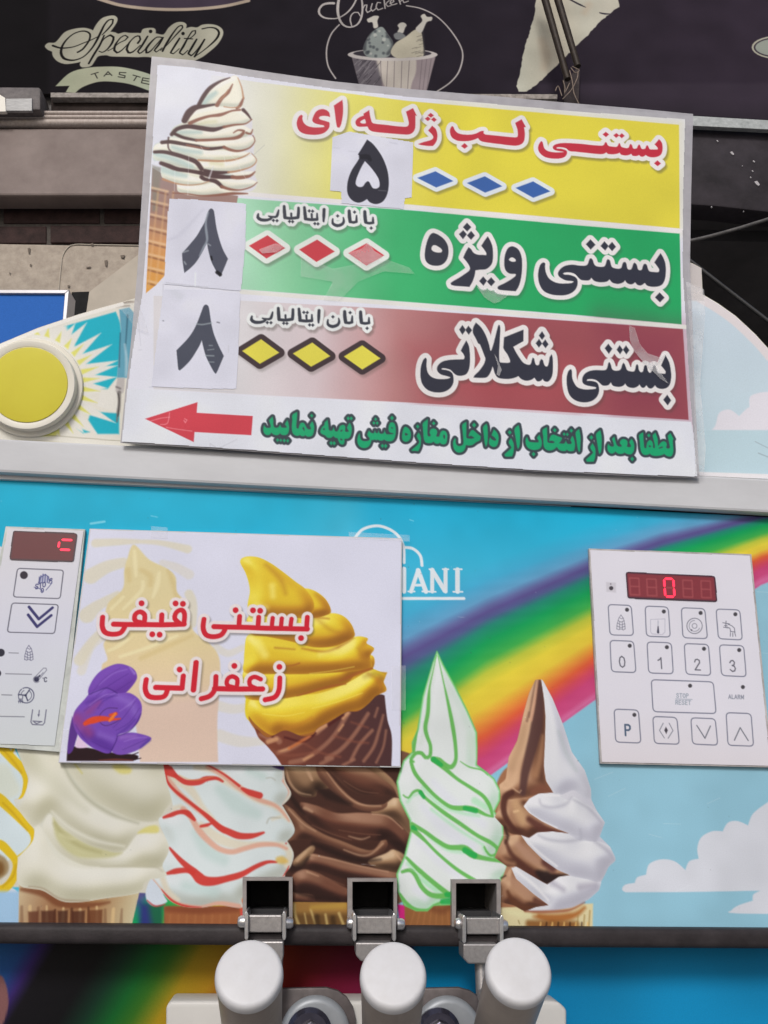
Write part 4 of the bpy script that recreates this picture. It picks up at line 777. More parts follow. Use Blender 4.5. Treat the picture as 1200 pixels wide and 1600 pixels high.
    c.strokes([("200,180 330,260 430,400 520,500", [60, 60, 40, 20]), ("420,540 560,650 720,700 900,690 1060,690", [40, 70, 60, 30, 20]), ("560,180 700,250 840,340 1000,400 1100,480", [40, 50, 40, 40, 30]), ("1050,700 1110,760 1090,860", [30, 50, 40]), ("380,90 560,130 640,200", [40, 40, 20]), ("120,960 160,1060 240,1130", [40, 40, 30]), ("200,420 260,400", [40, 30]), ("980,500 1060,480 1110,520", [20, 20, 14])], z, CR, 6, 0.85, sm)
    c.strokes([("150,130 170,200 240,290 330,370 430,450 520,520 600,590", [20, 44, 40, 36, 34, 34, 36]), ("280,420 340,480 400,580 470,660 560,730 660,755 760,730 880,700 1010,700 1090,730", [40, 40, 44, 40, 36, 36, 34, 34, 30, 20]), ("470,90 600,160 700,240 860,340 1010,400 1110,510", [30, 36, 40, 34, 26, 16]), ("40,970 110,1060 170,1120 260,1170 420,1190 560,1160 720,1180", [14, 26, 30, 30, 30, 34, 30]), ("1060,200 1110,290 1060,390", [14, 16, 10]), ("1050,60 1070,130 1065,200", [12, 16, 12])], z, PK, 4, 0.95, sm)
    c.strokes([("125,60 155,110 220,160", [40, 70, 30]), ("220,160 300,210 400,210 460,185 540,180 590,205", [30, 36, 44, 44, 30, 16]), ("145,120 155,200 220,280 340,375 460,470 560,560 640,600 720,630 820,630 910,605", [14, 18, 22, 22, 24, 34, 44, 48, 40, 16]),
               ("740,260 800,290 880,315", [20, 44, 46]), ("460,68 600,150 720,240", [10, 14, 20]), ("130,485 190,465 250,445 310,450 370,505", [20, 34, 30, 40, 20]), ("420,555 470,545 520,525", [20, 24, 8]),
               ("175,725 260,820 360,910 430,975 520,985 640,960 740,930 850,870 940,835 1010,835", [14, 30, 44, 70, 60, 46, 44, 34, 30, 14]), ("150,925 230,905 310,900 360,920", [16, 40, 36, 30]), ("110,1050 200,1140 300,1185 420,1195", [6, 14, 26, 16]), ("1085,690 1140,650", [10, 6]), ("1110,870 1062,950", [12, 8])], z, RD, 3, 0.95, sm)
    c.strokes([("250,155 360,195 520,165", [6, 8, 6])], z, (206, 160, 90), 3, 0.5, sm); c.fill([poly("1010,800 1060,790 1100,830 1060,850 1010,835", z)], (204, 168, 80), 6, 0, 0.8, clip=sm)
    c.strokes([("930,180 970,175 1000,195", 8), ("935,530 960,490 1040,490", [10, 12, 8])], z, (160, 160, 150), 3, 0.6, sm)
    # chocolate
    z = Zm(430, 1180, 5.217)
    c.fill([poly("140,1190! 600,1190! 900,1190! 900,1440! 140,1440!", z)], (150, 112, 60), 2); c.fill([poly("140,1290! 600,1290! 600,1440! 140,1440!", z)], (104, 76, 44), 10)
    c.strokes([("150,1220 160,1300 200,1400", [30, 24, 20]), ("290,1260 330,1380", 16), ("410,1300 425,1390", 18), ("520,1290 560,1390", 20), ("240,1290 260,1400", 10)], z, (196, 172, 112), 4, 0.8); c.strokes([("300,1240 560,1225", [30, 50])], z, (176, 142, 66), 8, 0.8); c.strokes([("340,1320 350,1400", 40), ("470,1330 480,1400", 40)], z, (64, 46, 28), 6, 0.8)
    c.fill([poly("-20,90 60,70 70,120 20,110", z)], (78, 56, 116), 3)
    ch = poly("75,60! 1010,60! 1020,300 1000,345! 1080,420 1110,560 1108,720 1070,815! 1050,900 1000,950 1060,1010 1070,1060 1020,1105 900,1190 600,1200 140,1195! 110,1100 80,980 130,900 150,800 100,700! 160,600 60,410! 130,320 80,200", z)
    c.fill([ch], (66, 42, 36), 1.6); hm = c.mask(ch)
    CR_ = [(-0.3, (44, 29, 27)), (0.1, (68, 44, 37)), (0.4, (94, 62, 50)), (0.66, (114, 78, 61)), (0.82, (134, 97, 76)), (0.94, (158, 122, 97)), (1, (188, 154, 128))]
    CD_ = [(-0.3, (40, 26, 25)), (0.2, (62, 40, 35)), (0.5, (86, 55, 46)), (0.72, (104, 68, 55)), (0.88, (126, 88, 70)), (1, (164, 126, 104))]
    CT_ = [(-0.3, (40, 28, 24)), (0.1, (84, 62, 48)), (0.45, (128, 98, 74)), (0.7, (152, 120, 92)), (0.9, (178, 148, 116)), (1, (206, 180, 150))]
    LC = (-0.25, -0.75, 0.6)
    for t, rp, w_ in [("140,1110 260,1120 320,1150 300,1230 140,1210", CD_, 10), ("130,1000 220,930 350,960 480,1030 600,1090 760,1110 760,1200 600,1200 480,1185 300,1135 140,1110", CD_, 18),
                      ("620,1020 800,1010 1000,1000 1060,1060 1020,1110 900,1190 640,1190", CD_, 18),
                      ("200,900 240,840 290,800 420,828 640,888 860,932 1000,958 1068,1010 1072,1060 1020,1108 930,1080 760,1040 560,1010 400,955 270,930", CD_, 17), ("150,905 150,860 210,800 300,735 325,760 280,835 210,905", CT_, 9),
                      ("760,860 900,800 960,768 1040,800 1062,850 1045,910 1000,955 900,935 800,905", CT_, 15),
                      ("70,412 140,440 240,540 390,640 560,705 700,760 800,770 870,690 905,690 915,735 860,800 720,835 600,795 450,735 300,695 160,690 100,700 160,600", CR_, 17),
                      ("200,390 330,408 500,470 700,468 900,488 1000,558 1090,650 1108,720 1072,815 990,730 920,690 830,700 700,690 560,650 400,600 260,520", CD_, 22),
                      ("780,465 880,410 990,340 1085,420 1112,540 1100,650 1000,545 900,490", CT_, 17),
                      ("400,60 760,70 930,170 1012,290 1002,347 880,325 720,325 600,275 500,185", CR_, 20), ("720,80 800,80 940,185 1015,300 1000,340 960,260 860,180", CT_, 8),
                      ("70,60 345,60 440,250 350,285 325,335 220,335 140,275 90,185", CT_, 18),
                      ("335,60 420,125 520,248 640,358 760,408 890,398 912,378 908,420 850,452 740,458 640,424 540,355 430,262 350,165", CR_, 12)]:
        c.puff(t, z, rp, w_, LC, 1, hm, 3.2, 4.0, 0.95)
    c.strokes([("420,500 560,600 800,650", [110, 130, 60]), ("560,150 700,220 860,290", [70, 90, 60]), ("420,1040 560,1110", [60, 60])], z, (100, 60, 48), 16, 0.5, hm)
    c.strokes([("340,270 430,320 540,370 620,400", [20, 70, 50, 16]), ("310,720 440,775 580,830 720,860 860,850", [30, 50, 44, 36, 10]), ("130,340 180,410 240,480", [30, 40, 12]), ("930,700 1010,740 1075,790", [20, 70, 40]), ("140,920 220,905 265,845", [50, 40, 16]), ("170,1120 320,1155 520,1185", [16, 36, 20])], z, (36, 25, 24), 8, 0.7, hm)
    c.strokes([("90,110 120,220 190,300 290,325", [8, 14, 14, 6]), ("420,140 540,290 680,395 860,415", [6, 10, 12, 8]), ("790,480 920,500 1040,600", [6, 10, 6]), ("110,440 230,560 330,620", [8, 12, 6]), ("560,770 690,815 780,805 880,720", [8, 12, 12, 10]), ("290,812 460,845 700,905 920,950", [8, 10, 8, 8]), ("600,660 700,685 770,665", [6, 14, 6]), ("240,430 300,460", [26, 16]), ("260,950 350,985", [14, 8]), ("180,860 250,790", [16, 10]), ("980,800 1030,860", [18, 14]), ("260,120 300,200", [30, 20])], z, (196, 160, 130), 4, 0.6, hm)
    c.strokes([("300,570 460,640 620,690", [4, 6, 4]), ("520,610 700,640 860,650", [4, 6, 4]), ("560,210 700,290 840,310", [4, 6, 4]), ("420,1000 560,1060", [4, 4])], z, (132, 92, 74), 2.5, 0.5, hm)
    # mint
    z = Zm(610, 1180, 5.926); zt = Zm(610, 1010, 6.316)
    c.fill([poly("120,1380! 620,1330! 620,1620! 120,1620!", z)], (138, 92, 56), 2); c.fill([poly("60,1380! 130,1390! 135,1620! 100,1620!", z)], (196, 40, 120), 3)
    for i in range(7): c.strokes([("%d,1420 %d,1590" % (230 + i * 50, 180 + i * 60), 6)], z, (170, 118, 74), 4, 0.5)
    c.strokes([("380,1420 480,1440 560,1400", [40, 60, 40])], z, (104, 60, 40), 10, 0.6)
    mt = [(a[0], a[1]) for a in zt(parse("460,50! 520,180 640,400 760,640 850,850 855,1000 850,1170!"))] + [(a[0], a[1]) for a in z(parse("880,150 960,220 1015,330 1010,420 960,520 1040,640 1050,740 1000,850 960,950 1080,1010 1085,1060 1020,1150 1070,1210 1040,1260 600,1380! 400,1390 340,1440 240,1440 130,1390 70,1260 60,1100 130,940! 190,700 180,600 90,420 60,250 90,150"))] + [(a[0], a[1]) for a in zt(parse("130,1130 220,1040 215,950 270,820 320,500 420,160"))]
    mm = c.mask(mt); c.puff(mt, z, [(-0.3, (140, 176, 150)), (0.3, (176, 200, 186)), (0.65, (204, 213, 211)), (1, (216, 220, 224))], 22, (-0.3, -0.5, 0.75), 1, None, 1.6, 5, 0.8)
    GG, GD_, GL = (96, 172, 84), (40, 160, 76), (150, 206, 160)
    c.stroke(mt + [mt[0]], 5.0, GL, 3, 0.9, mm); c.stroke(mt + [mt[0]], 2.0, (100, 182, 100), 1.6, 0.8)
    c.strokes([("440,180 380,450 360,760 300,950", [40, 60, 60, 40]), ("560,420 620,800", [20, 60]), ("780,900 820,1100", [50, 60])], zt, (196, 208, 200), 10, 0.6, mm)
    c.strokes([("400,250 560,420 760,560 860,640", [60, 80, 80, 60]), ("300,480 520,700 760,840", [60, 100, 80]), ("260,800 480,1000 640,1120", [40, 80, 60]), ("240,1240 320,1320", [70, 60])], z, (206, 210, 220), 12, 0.8, mm)
    gr = [("300,300 460,460 640,530 820,560", [30, 30, 30, 24]), ("380,500 620,680 860,830", [24, 24, 24]), ("330,730 520,870 680,900", [24, 30, 24]), ("160,430 200,380 250,360", [30, 24, 20]), ("160,1000 330,1180 480,1280", [30, 34, 30]), ("780,420 880,480", [60, 50]), ("300,1160 420,1250", [40, 30]), ("860,860 930,950", [30, 30]), ("430,1350 340,1430", [30, 20])]
    c.strokes(gr, z, (164, 214, 178), 6, 0.75, mm)
    c.strokes([("455,90 420,250 385,420 370,650 345,790 360,880 395,980 390,1080 345,1095 310,1055 250,1055 205,1110", [6, 8, 12, 18, 34, 38, 40, 40, 34, 34, 36, 34]), ("470,100 520,330 570,560 610,760 640,960 645,1120 600,1190 540,1170 480,1120 420,1110", [5, 10, 14, 26, 36, 40, 36, 34, 50, 44]),
               ("690,1135 780,1190 900,1220 960,1270", [6, 14, 14, 8]), ("270,800 245,920 225,1030", [10, 30, 40])], zt, GG, 2.2, 0.95, mm)
    c.strokes([("215,60 190,50", 20), ("190,60 230,170 330,290 430,390 540,470 620,490 720,490 800,510 880,550 950,570", [30, 36, 34, 32, 32, 34, 44, 44, 30, 14]), ("400,40 500,120 620,220 760,310 860,380 920,470 945,560", [50, 40, 30, 30, 34, 36, 26]), ("120,370 165,395 215,340 270,330 330,400 480,520 640,630 800,740 930,810 990,860", [12, 24, 26, 30, 36, 36, 34, 32, 36, 30]),
               ("990,860 985,910 930,930 890,890 870,850", [30, 24, 20, 20, 16]), ("200,640 320,710 430,790 540,850 680,860 760,920 850,950 1000,980 1070,1000", [40, 34, 36, 38, 44, 66, 40, 30, 12]), ("200,680 300,770 450,920 620,1060 780,1160", [50, 26, 26, 30, 34]), ("150,950 260,1060 400,1180 540,1290", [24, 40, 40, 44]),
               ("110,1080 180,1065 230,1110 290,1220 370,1290 470,1305 560,1290", [26, 34, 36, 38, 40, 44, 40]), ("90,1290 150,1370 230,1430 340,1435 400,1390 480,1360", [24, 30, 36, 30, 14, 20])], z, GG, 2.2, 0.95, mm)
    c.strokes([("400,40 470,90", [50, 36]), ("280,345 310,390", [40, 30]), ("690,490 790,515", [40, 44]), ("690,880 780,930", [50, 50]), ("210,670 240,690", [40, 20]), ("480,1355 600,1345", [40, 60]), ("520,1290 560,1295", [40, 40])], z, GD_, 3, 0.9, mm)
    # chocolate and vanilla twist
    zt = Zm(770, 1050, 6); z = Zm(770, 1230, 6)
    c.fill([poly("60,1130! 940,1090! 935,1350! 60,1350!", z)], (206, 196, 156), 2); cn2 = c.mask(poly("60,1130! 940,1090! 935,1350! 60,1350!", z))
    c.strokes([("390,1200 560,1230 760,1200 860,1130", [40, 70, 60, 20])], z, (160, 96, 46), 8, 0.9, cn2); c.strokes([("340,1280 560,1300 780,1290", [60, 90, 60])], z, (128, 80, 38), 8, 0.85, cn2)
    for i in range(9): c.strokes([("%d,1270 %d,1330" % (450 + i * 55, 440 + i * 56), [12, 18])], z, (226, 186, 116) if i % 2 == 0 else (58, 34, 22), 3, 0.8, cn2)
    c.strokes([("800,1200 790,1320", [10, 14]), ("860,1200 850,1320", 12), ("910,1160 900,1320", 12)], z, (150, 120, 70), 3, 0.7, cn2); c.strokes([("120,1160 300,1200 400,1190", [30, 50, 20])], z, (210, 206, 164), 8, 0.8, cn2); c.strokes([("240,1250 250,1280", 8)], z, (120, 100, 60), 2, 0.7)
    tw = [(a[0], a[1]) for a in zt(parse("400,75 450,70 470,85! 560,250 660,500 740,750 860,920 920,1100"))] + [(a[0], a[1]) for a in z(parse("920,110 980,230 1050,330 1000,460 1100,560 1145,680 1080,750! 1010,880 990,970 900,1050 740,1130 500,1160 300,1165 200,1110 80,1080! 70,900! 130,740 20,660! 100,480 100,370 20,280! 70,130"))] + [(a[0], a[1]) for a in zt(parse("80,1180 60,1060 120,1000 150,800 230,640 290,380 340,200"))]
    c.grad((790, 1200), (900, 1210), [(0, (168, 128, 100)), (0.5, (150, 104, 78)), (1, (190, 190, 200))], tw); tm = c.mask(tw)
    # white half
    wh = [(a[0], a[1]) for a in zt(parse("452,70! 480,250 495,420 490,640 480,880 500,1020 565,1130!"))] + [(a[0], a[1]) for a in z(parse("430,60 340,110 290,180 340,240 460,320 600,390 710,432! 560,415 420,425 340,475! 265,450! 330,540 470,680 600,770 720,825! 620,840 510,910! 400,850 220,745! 175,760 220,860 380,1000 520,1105! 400,1125 310,1160! 560,1160 760,1120 900,1050 1000,960 1020,880! 1090,750 1160,680! 1100,560 1000,470! 1050,330 960,200 920,100"))] + [(a[0], a[1]) for a in zt(parse("920,1100 860,920 740,750 660,500 560,250 470,80"))]
    c.grad((850, 1200), (950, 1260), [(0, (210, 214, 220)), (0.5, (198, 198, 208)), (1, (186, 188, 202))], wh, 1.6, clip=tm); wm = c.mask(wh)
    WR = [(-0.3, (158, 158, 172)), (0.15, (176, 177, 190)), (0.45, (192, 194, 205)), (0.68, (203, 205, 213)), (0.88, (211, 213, 219)), (1, (219, 220, 226))]
    LW = (-0.45, -0.55, 0.7)
    c.puff("175,760 220,745 400,850 510,910 620,840 720,825 860,858 1010,880 1000,960 900,1050 740,1130 560,1160 310,1160 400,1125 520,1105 380,1000 220,860", z, WR, 22, LW, 1, wm, 1.6, 4, 0.9)
    c.puff("265,450 340,475 420,425 560,413 700,438 820,500 960,498 1100,560 1148,680 1085,750 1012,885 860,855 720,828 600,770 470,680 330,540", z, WR, 26, LW, 1, wm, 1.8, 4, 0.95)
    c.puff("285,180 340,108 430,58 560,48 700,120 760,92 860,150 930,190 1055,330 1000,470 960,512 830,488 710,434 600,390 460,320 340,240", z, WR, 24, LW, 1, wm, 1.8, 4, 0.95)
    c.puff("452,60 480,250 495,420 490,640 480,880 500,1020 565,1135 640,1150 760,1110 850,1180 930,1190 925,1080 865,920 740,750 665,500 565,250 475,70", zt, WR, 22, LW, 1, wm, 1.8, 5, 0.95)
    c.strokes([("440,120 460,170 560,190 680,160 740,100", [8, 24, 22, 20, 8]), ("430,452 520,490 680,508 820,490", [8, 20, 24, 20]), ("820,400 830,470", [16, 12]), ("760,120 900,200 1020,330", [12, 26, 20]), ("960,510 1080,600 1140,690", [26, 36, 16])], z, (158, 159, 174), 8, 0.6, wm)
    c.strokes([("820,940 960,920", [60, 60]), ("560,900 660,960", [50, 40])], z, (150, 147, 164), 10, 0.6, wm); c.strokes([("620,560 690,760 780,920", [30, 46, 30])], zt, (170, 180, 184), 9, 0.55, wm)
    c.strokes([("300,160 330,230 440,310 600,380", [14, 22, 18, 10]), ("300,470 420,600 600,740", [12, 20, 12]), ("210,770 380,910 520,1060", [14, 24, 18]), ("480,80 620,75", [12, 20])], z, (224, 224, 228), 5, 0.8, wm)
    # brown half details
    bmk = np.clip(tm - wm, 0, 1)
    BR_ = [(-0.3, (58, 38, 32)), (0.2, (92, 60, 48)), (0.45, (124, 86, 66)), (0.68, (150, 111, 86)), (0.86, (174, 136, 108)), (1, (200, 165, 134))]
    LB = (-0.2, -0.6, 0.7)
    for t in ("80,1080 70,900 110,850 170,760 220,860 380,1000 525,1108 400,1128 300,1168 200,1112", "100,490 200,450 265,450 330,540 470,680 600,770 722,826 620,842 510,912 400,852 220,747 130,742 20,660", "10,285 80,190 110,70 200,30 300,95 340,110 290,180 340,240 460,320 712,433 560,417 420,427 340,478 265,452 160,432 95,370"):
        c.puff(t, z, BR_, 15, LB, 1, bmk, 2, 3, 1.0)
    c.puff("400,75 455,70 480,250 495,420 490,640 480,880 500,1020 568,1135 420,1150 280,1180 80,1190 60,1060 120,1000 150,800 230,640 290,380 340,200", zt, BR_, 22, (-0.5, -0.3, 0.8), 1, bmk, 2, 4, 0.9)
    c.strokes([("440,80 440,300 400,560 340,800 300,960 280,1130", [24, 80, 110, 100, 80, 60])], zt, (82, 56, 54), 6, 0.92, bmk)
    c.strokes([("400,80 370,250 340,420", [10, 20, 14]), ("340,380 320,460", [16, 20])], zt, (110, 80, 68), 5, 0.7, bmk); c.strokes([("420,80 395,250 360,450", [8, 18, 20])], zt, (190, 142, 120), 4, 0.75, bmk)
    c.strokes([("300,500 250,700 180,900", [40, 80, 60])], zt, (176, 142, 112), 12, 0.8, bmk); c.strokes([("470,600 440,820 400,960", [20, 60, 70])], zt, (160, 118, 88), 10, 0.8, bmk); c.strokes([("380,1120 470,1090 540,1120", [60, 80, 40])], zt, (120, 76, 60), 9, 0.8, bmk)
    c.strokes([("190,1090 250,1130 265,1110", [10, 14, 8])], zt, (204, 170, 138), 4, 0.7, bmk)
    c.strokes([("180,50 120,90 100,180 120,280 190,380 260,430", [50, 60, 54, 50, 40, 14])], z, (78, 46, 40), 5, 0.92, bmk); c.strokes([("220,160 260,260 280,330", [90, 100, 60])], z, (186, 150, 114), 12, 0.9, bmk); c.strokes([("200,230 240,220", [20, 14])], z, (218, 184, 144), 4, 0.7, bmk)
    c.strokes([("340,300 460,380 620,420 700,430", [50, 80, 40, 8])], z, (88, 52, 46), 8, 0.9, bmk); c.strokes([("110,380 140,460 120,520", [30, 30, 20])], z, (44, 28, 26), 6, 0.8, bmk)
    c.strokes([("120,500 170,620 260,710 340,790 460,860", [26, 40, 40, 60, 60])], z, (84, 50, 42), 6, 0.85, bmk); c.strokes([("420,800 520,850 640,830 700,825", [40, 110, 40, 8])], z, (42, 32, 32), 8, 0.9, bmk); c.strokes([("480,700 560,760", [60, 70])], z, (78, 44, 44), 8, 0.8, bmk); c.strokes([("240,540 340,640 420,700", [60, 90, 50])], z, (172, 134, 112), 12, 0.85, bmk)
    c.strokes([("60,640 120,700 200,720", [30, 40, 30])], z, (170, 124, 94), 8, 0.7, bmk); c.strokes([("140,980 180,1060 260,1120 400,1130", [30, 50, 50, 30])], z, (92, 56, 40), 6, 0.85, bmk); c.strokes([("400,1060 500,1100", [50, 30])], z, (88, 52, 44), 7, 0.8, bmk); c.strokes([("170,860 260,940 330,1010", [50, 80, 60])], z, (170, 132, 108), 10, 0.8, bmk); c.strokes([("80,850 120,830", [10, 10])], z, (40, 28, 24), 4, 0.8)
    c.strokes([("300,1165 500,1168 720,1150 860,1080", [10, 24, 24, 10])], z, (140, 70, 50), 4, 0.7)
    # maker's lettering, mostly under the poster
    WH = (208, 217, 225); z = Zm(540, 780, 1.818)
    c.strokes([("25,112 50,85 95,76 140,95 163,130 166,180", 9), ("160,137 190,140 212,160 217,188", 9), ("150,282 336,282", 9)], z, WH, 1.6)
    c.letter([], WH, None, 0, None, [([(a[0], a[1]) for a in z(s_)], wd / 1.818) for s_, wd in [([(166, 198), (166, 262)], 13), ([(186, 262), (206, 202)], 12), ([(206, 202), (228, 262)], 14), ([(192, 244), (220, 244)], 8), ([(246, 200), (246, 262)], 12), ([(246, 202), (282, 260)], 14), ([(284, 200), (284, 262)], 12), ([(318, 200), (318, 262)], 14),
                                                          ([(178, 262), (196, 262)], 5), ([(218, 262), (238, 262)], 5), ([(238, 199), (250, 199)], 5), ([(238, 263), (256, 263)], 5), ([(276, 199), (292, 199)], 5), ([(308, 199), (330, 199)], 5), ([(306, 263), (332, 263)], 5)]])
    rr = random.Random(9)
    for i in range(90):
        x, y = rr.uniform(-60, 1260), rr.uniform(770, 1440); r_ = rr.uniform(0.5, 1.1)
        c.fill([circ((x, y), r_ * 0.8, ID, None, 8)], (70, 70, 80) if rr.random() < 0.7 else (210, 215, 220), 1.0, 0, rr.uniform(0.3, 0.7))
    for i in range(26):
        x, y, a_, l_ = rr.uniform(560, 1260), rr.uniform(800, 1430), rr.uniform(-0.6, 0.6), rr.uniform(8, 40)
        c.stroke([(x, y), (x + l_ * math.cos(a_), y + l_ * math.sin(a_) + 2)], 0.7, (214, 222, 228), 1.0, 0.35)
    c.strokes([("142,818 163,815", 4), ("236,806 246,808", 1.5), ("640,812 646,814", 1.5)], ID, (130, 205, 225), 1.5, 0.8)
    c.mottle(0.035, 110, 21); c.mottle(0.02, 26, 22)
    return c
m_panel = paint_mat('printed_panel', 0.36, 0.10, 0.05, 1200, 0.03, 8)
m_dark = mat('dark_trim', (0.032, 0.027, 0.029), 0.55, 0, 0.2, 0.25, 60, 0.15, 400)
m_rail = mat('brushed_rail', (0.58, 0.59, 0.62), 0.5, 0.0, 0.25, second=(0.49, 0.495, 0.52), scale=6, bump=0.05, bscale=90, detail=10, stretch=(1, 1, 2.5))
m_trim = mat('pale_trim', (0.62, 0.61, 0.63), 0.5, 0, 0.3, 0.06, 30)
m_body = mat('machine_steel', (0.42, 0.42, 0.43), 0.38, 0.8, 0.5, 0.08, 8)
m_black = mat('black_inside', (0.010, 0.010, 0.011), 0.6, 0, 0.08, 0.4, 60)
m_metal = mat('worn_metal', (0.34, 0.325, 0.325), 0.4, 0.6, 0.5, 0.14, 400, 0.06, 600, detail=6)
m_frame = mat('socket_metal', (0.30, 0.275, 0.27), 0.5, 0.45, 0.4, 0.15, 120)
m_bright = mat('bright_metal', (0.62, 0.62, 0.64), 0.28, 0.85, 0.5, 0.12, 120)
SOCK = [([(379,1371),(457,1371),(457,1449),(379,1449)], [(385,1376),(451.5,1376),(451.5,1446),(385,1446)]),
        ([(543,1372.5),(620.5,1372.5),(620.5,1450),(543,1450)], [(550.5,1377.5),(615,1377.5),(615,1447),(550.5,1447)]),
        ([(706,1374.5),(782.5,1374.5),(782.5,1452),(706,1452)], [(712.5,1380),(776,1380),(776,1449),(712.5,1449)])]
def quad_in(q, d): return [(q[0][0] + d, q[0][1] + d), (q[1][0] - d, q[1][1] + d), (q[2][0] - d, q[2][1] - d), (q[3][0] + d, q[3][1] - d)]
machine = thing('ice_cream_machine', 'soft ice cream machine with blue front printed with ice cream cones and a rainbow', 'ice cream machine', (0, 0.3, 0))
PO = [(-88, 745.5), (1288, 809), (1288, 1453), (-88, 1444)]
art_panel().build('front_panel', m_panel, machine, 1.04, PO, [quad_in(s[0], 1.5) for s in SOCK])
# body behind the printed front, and the recessed lower front
def wbox(name, x0, x1, y0, y1, z0, z1, m, parent=None, bevel=0.0):
    v = [(x, y, z) for x in (x0, x1) for y in (y0, y1) for z in (z0, z1)]
    return mesh_obj(name, v, [[0, 1, 3, 2], [4, 6, 7, 5], [0, 4, 5, 1], [2, 3, 7, 6], [0, 2, 6, 4], [1, 5, 7, 3]], m, parent, False, bevel)
xl = PANEL.at((-88, 1000))[0]; xr = PANEL.at((1288, 1000))[0]
ztop = PANEL.at((600, 745))[2]
wbox('body', -0.36, 0.37, 0.042, 0.62, 0.10, ztop + 0.0, m_body, machine, 0.004)
wbox('foot_plinth', -0.33, 0.34, 0.08, 0.58, 0.012, 0.098, m_black, machine)
# rail across the top of the front, with the thin pale trim and dark gap under it
def ln(y0, s, x): return y0 + s * x
prism('top_rail', PANEL, [(-92, ln(684.5, .0525, -92)), (1292, ln(684.5, .0525, 1292)), (1292, ln(738, .0525, 1292)), (-92, ln(738, .0525, -92))], 0.010, -0.06, m_rail, machine, 0.0025)
prism('top_trim', PANEL, [(-92, ln(741.5, .0525, -92)), (1292, ln(741.5, .0525, 1292)), (1292, ln(748.5, .0465, 1292)), (-92, ln(748.5, .0465, -92))], 0.0030, -0.03, m_trim, machine, 0.0008)
prism('rail_gap', PANEL, [(-92, ln(736, .0525, -92)), (1292, ln(736, .0525, 1292)), (1292, ln(744, .0525, 1292)), (-92, ln(744, .0525, -92))], 0.0016, -0.02, m_black, machine)
prism('lower_trim_bar', PANEL, [(-92, 1443.5), (1292, 1452.5), (1292, 1484), (-92, 1475)], 0.011, -0.028, m_dark, machine, 0.004, True, 3)
def art_lower():
    c = Canvas(PANEL, -0.030, [(-95, 1440), (1295, 1440), (1295, 1760), (-95, 1760)], 0.0011, (12, 118, 170))
    c.grad((600, 1480), (900, 1700), [(0, (10, 150, 205)), (0.6, (14, 152, 216)), (1, (26, 160, 222))])
    # rainbow falling to the left, purple ink nearly black
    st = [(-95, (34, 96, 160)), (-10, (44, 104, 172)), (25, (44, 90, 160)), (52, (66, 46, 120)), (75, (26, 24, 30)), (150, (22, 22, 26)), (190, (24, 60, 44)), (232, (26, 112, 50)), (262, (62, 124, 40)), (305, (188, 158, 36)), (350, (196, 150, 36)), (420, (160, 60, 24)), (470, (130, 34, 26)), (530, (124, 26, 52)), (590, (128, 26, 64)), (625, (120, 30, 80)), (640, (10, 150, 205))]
    jj, ii = np.mgrid[0:c.H, 0:c.W].astype(np.float32)
    u = c.u0 + ii * c.pitch; v = c.v1 - jj * c.pitch
    wx = np.stack([u, np.full_like(u, 0.03), v + 1.4], -1) - CAM; cm = wx @ M_WC.T
    px = 600 + F * cm[..., 0] / -cm[..., 2]; py = 800 - F * cm[..., 1] / -cm[..., 2]
    s = px + (py - 1500) * 0.62
    col = np.stack([np.interp(s, [a[0] for a in st], [a[1][k] for a in st]) for k in range(3)], -1)
    m = np.clip((640 - s) / 12 + 0.5, 0, 1)[..., None]; c.img[:] = c.img * (1 - m) + col * m
    c.fill([poly("-60,1520 -5,1522 8,1535 13,1560 11,1580 2,1605 -20,1640 -60,1650", ID)], (150, 104, 104), 3)
    c.mottle(0.06, 60, 8)
    return c
art_lower().build('lower_panel', paint_mat('lower_print', 0.4, 0.12, 0.08, 900), machine, 0.62)
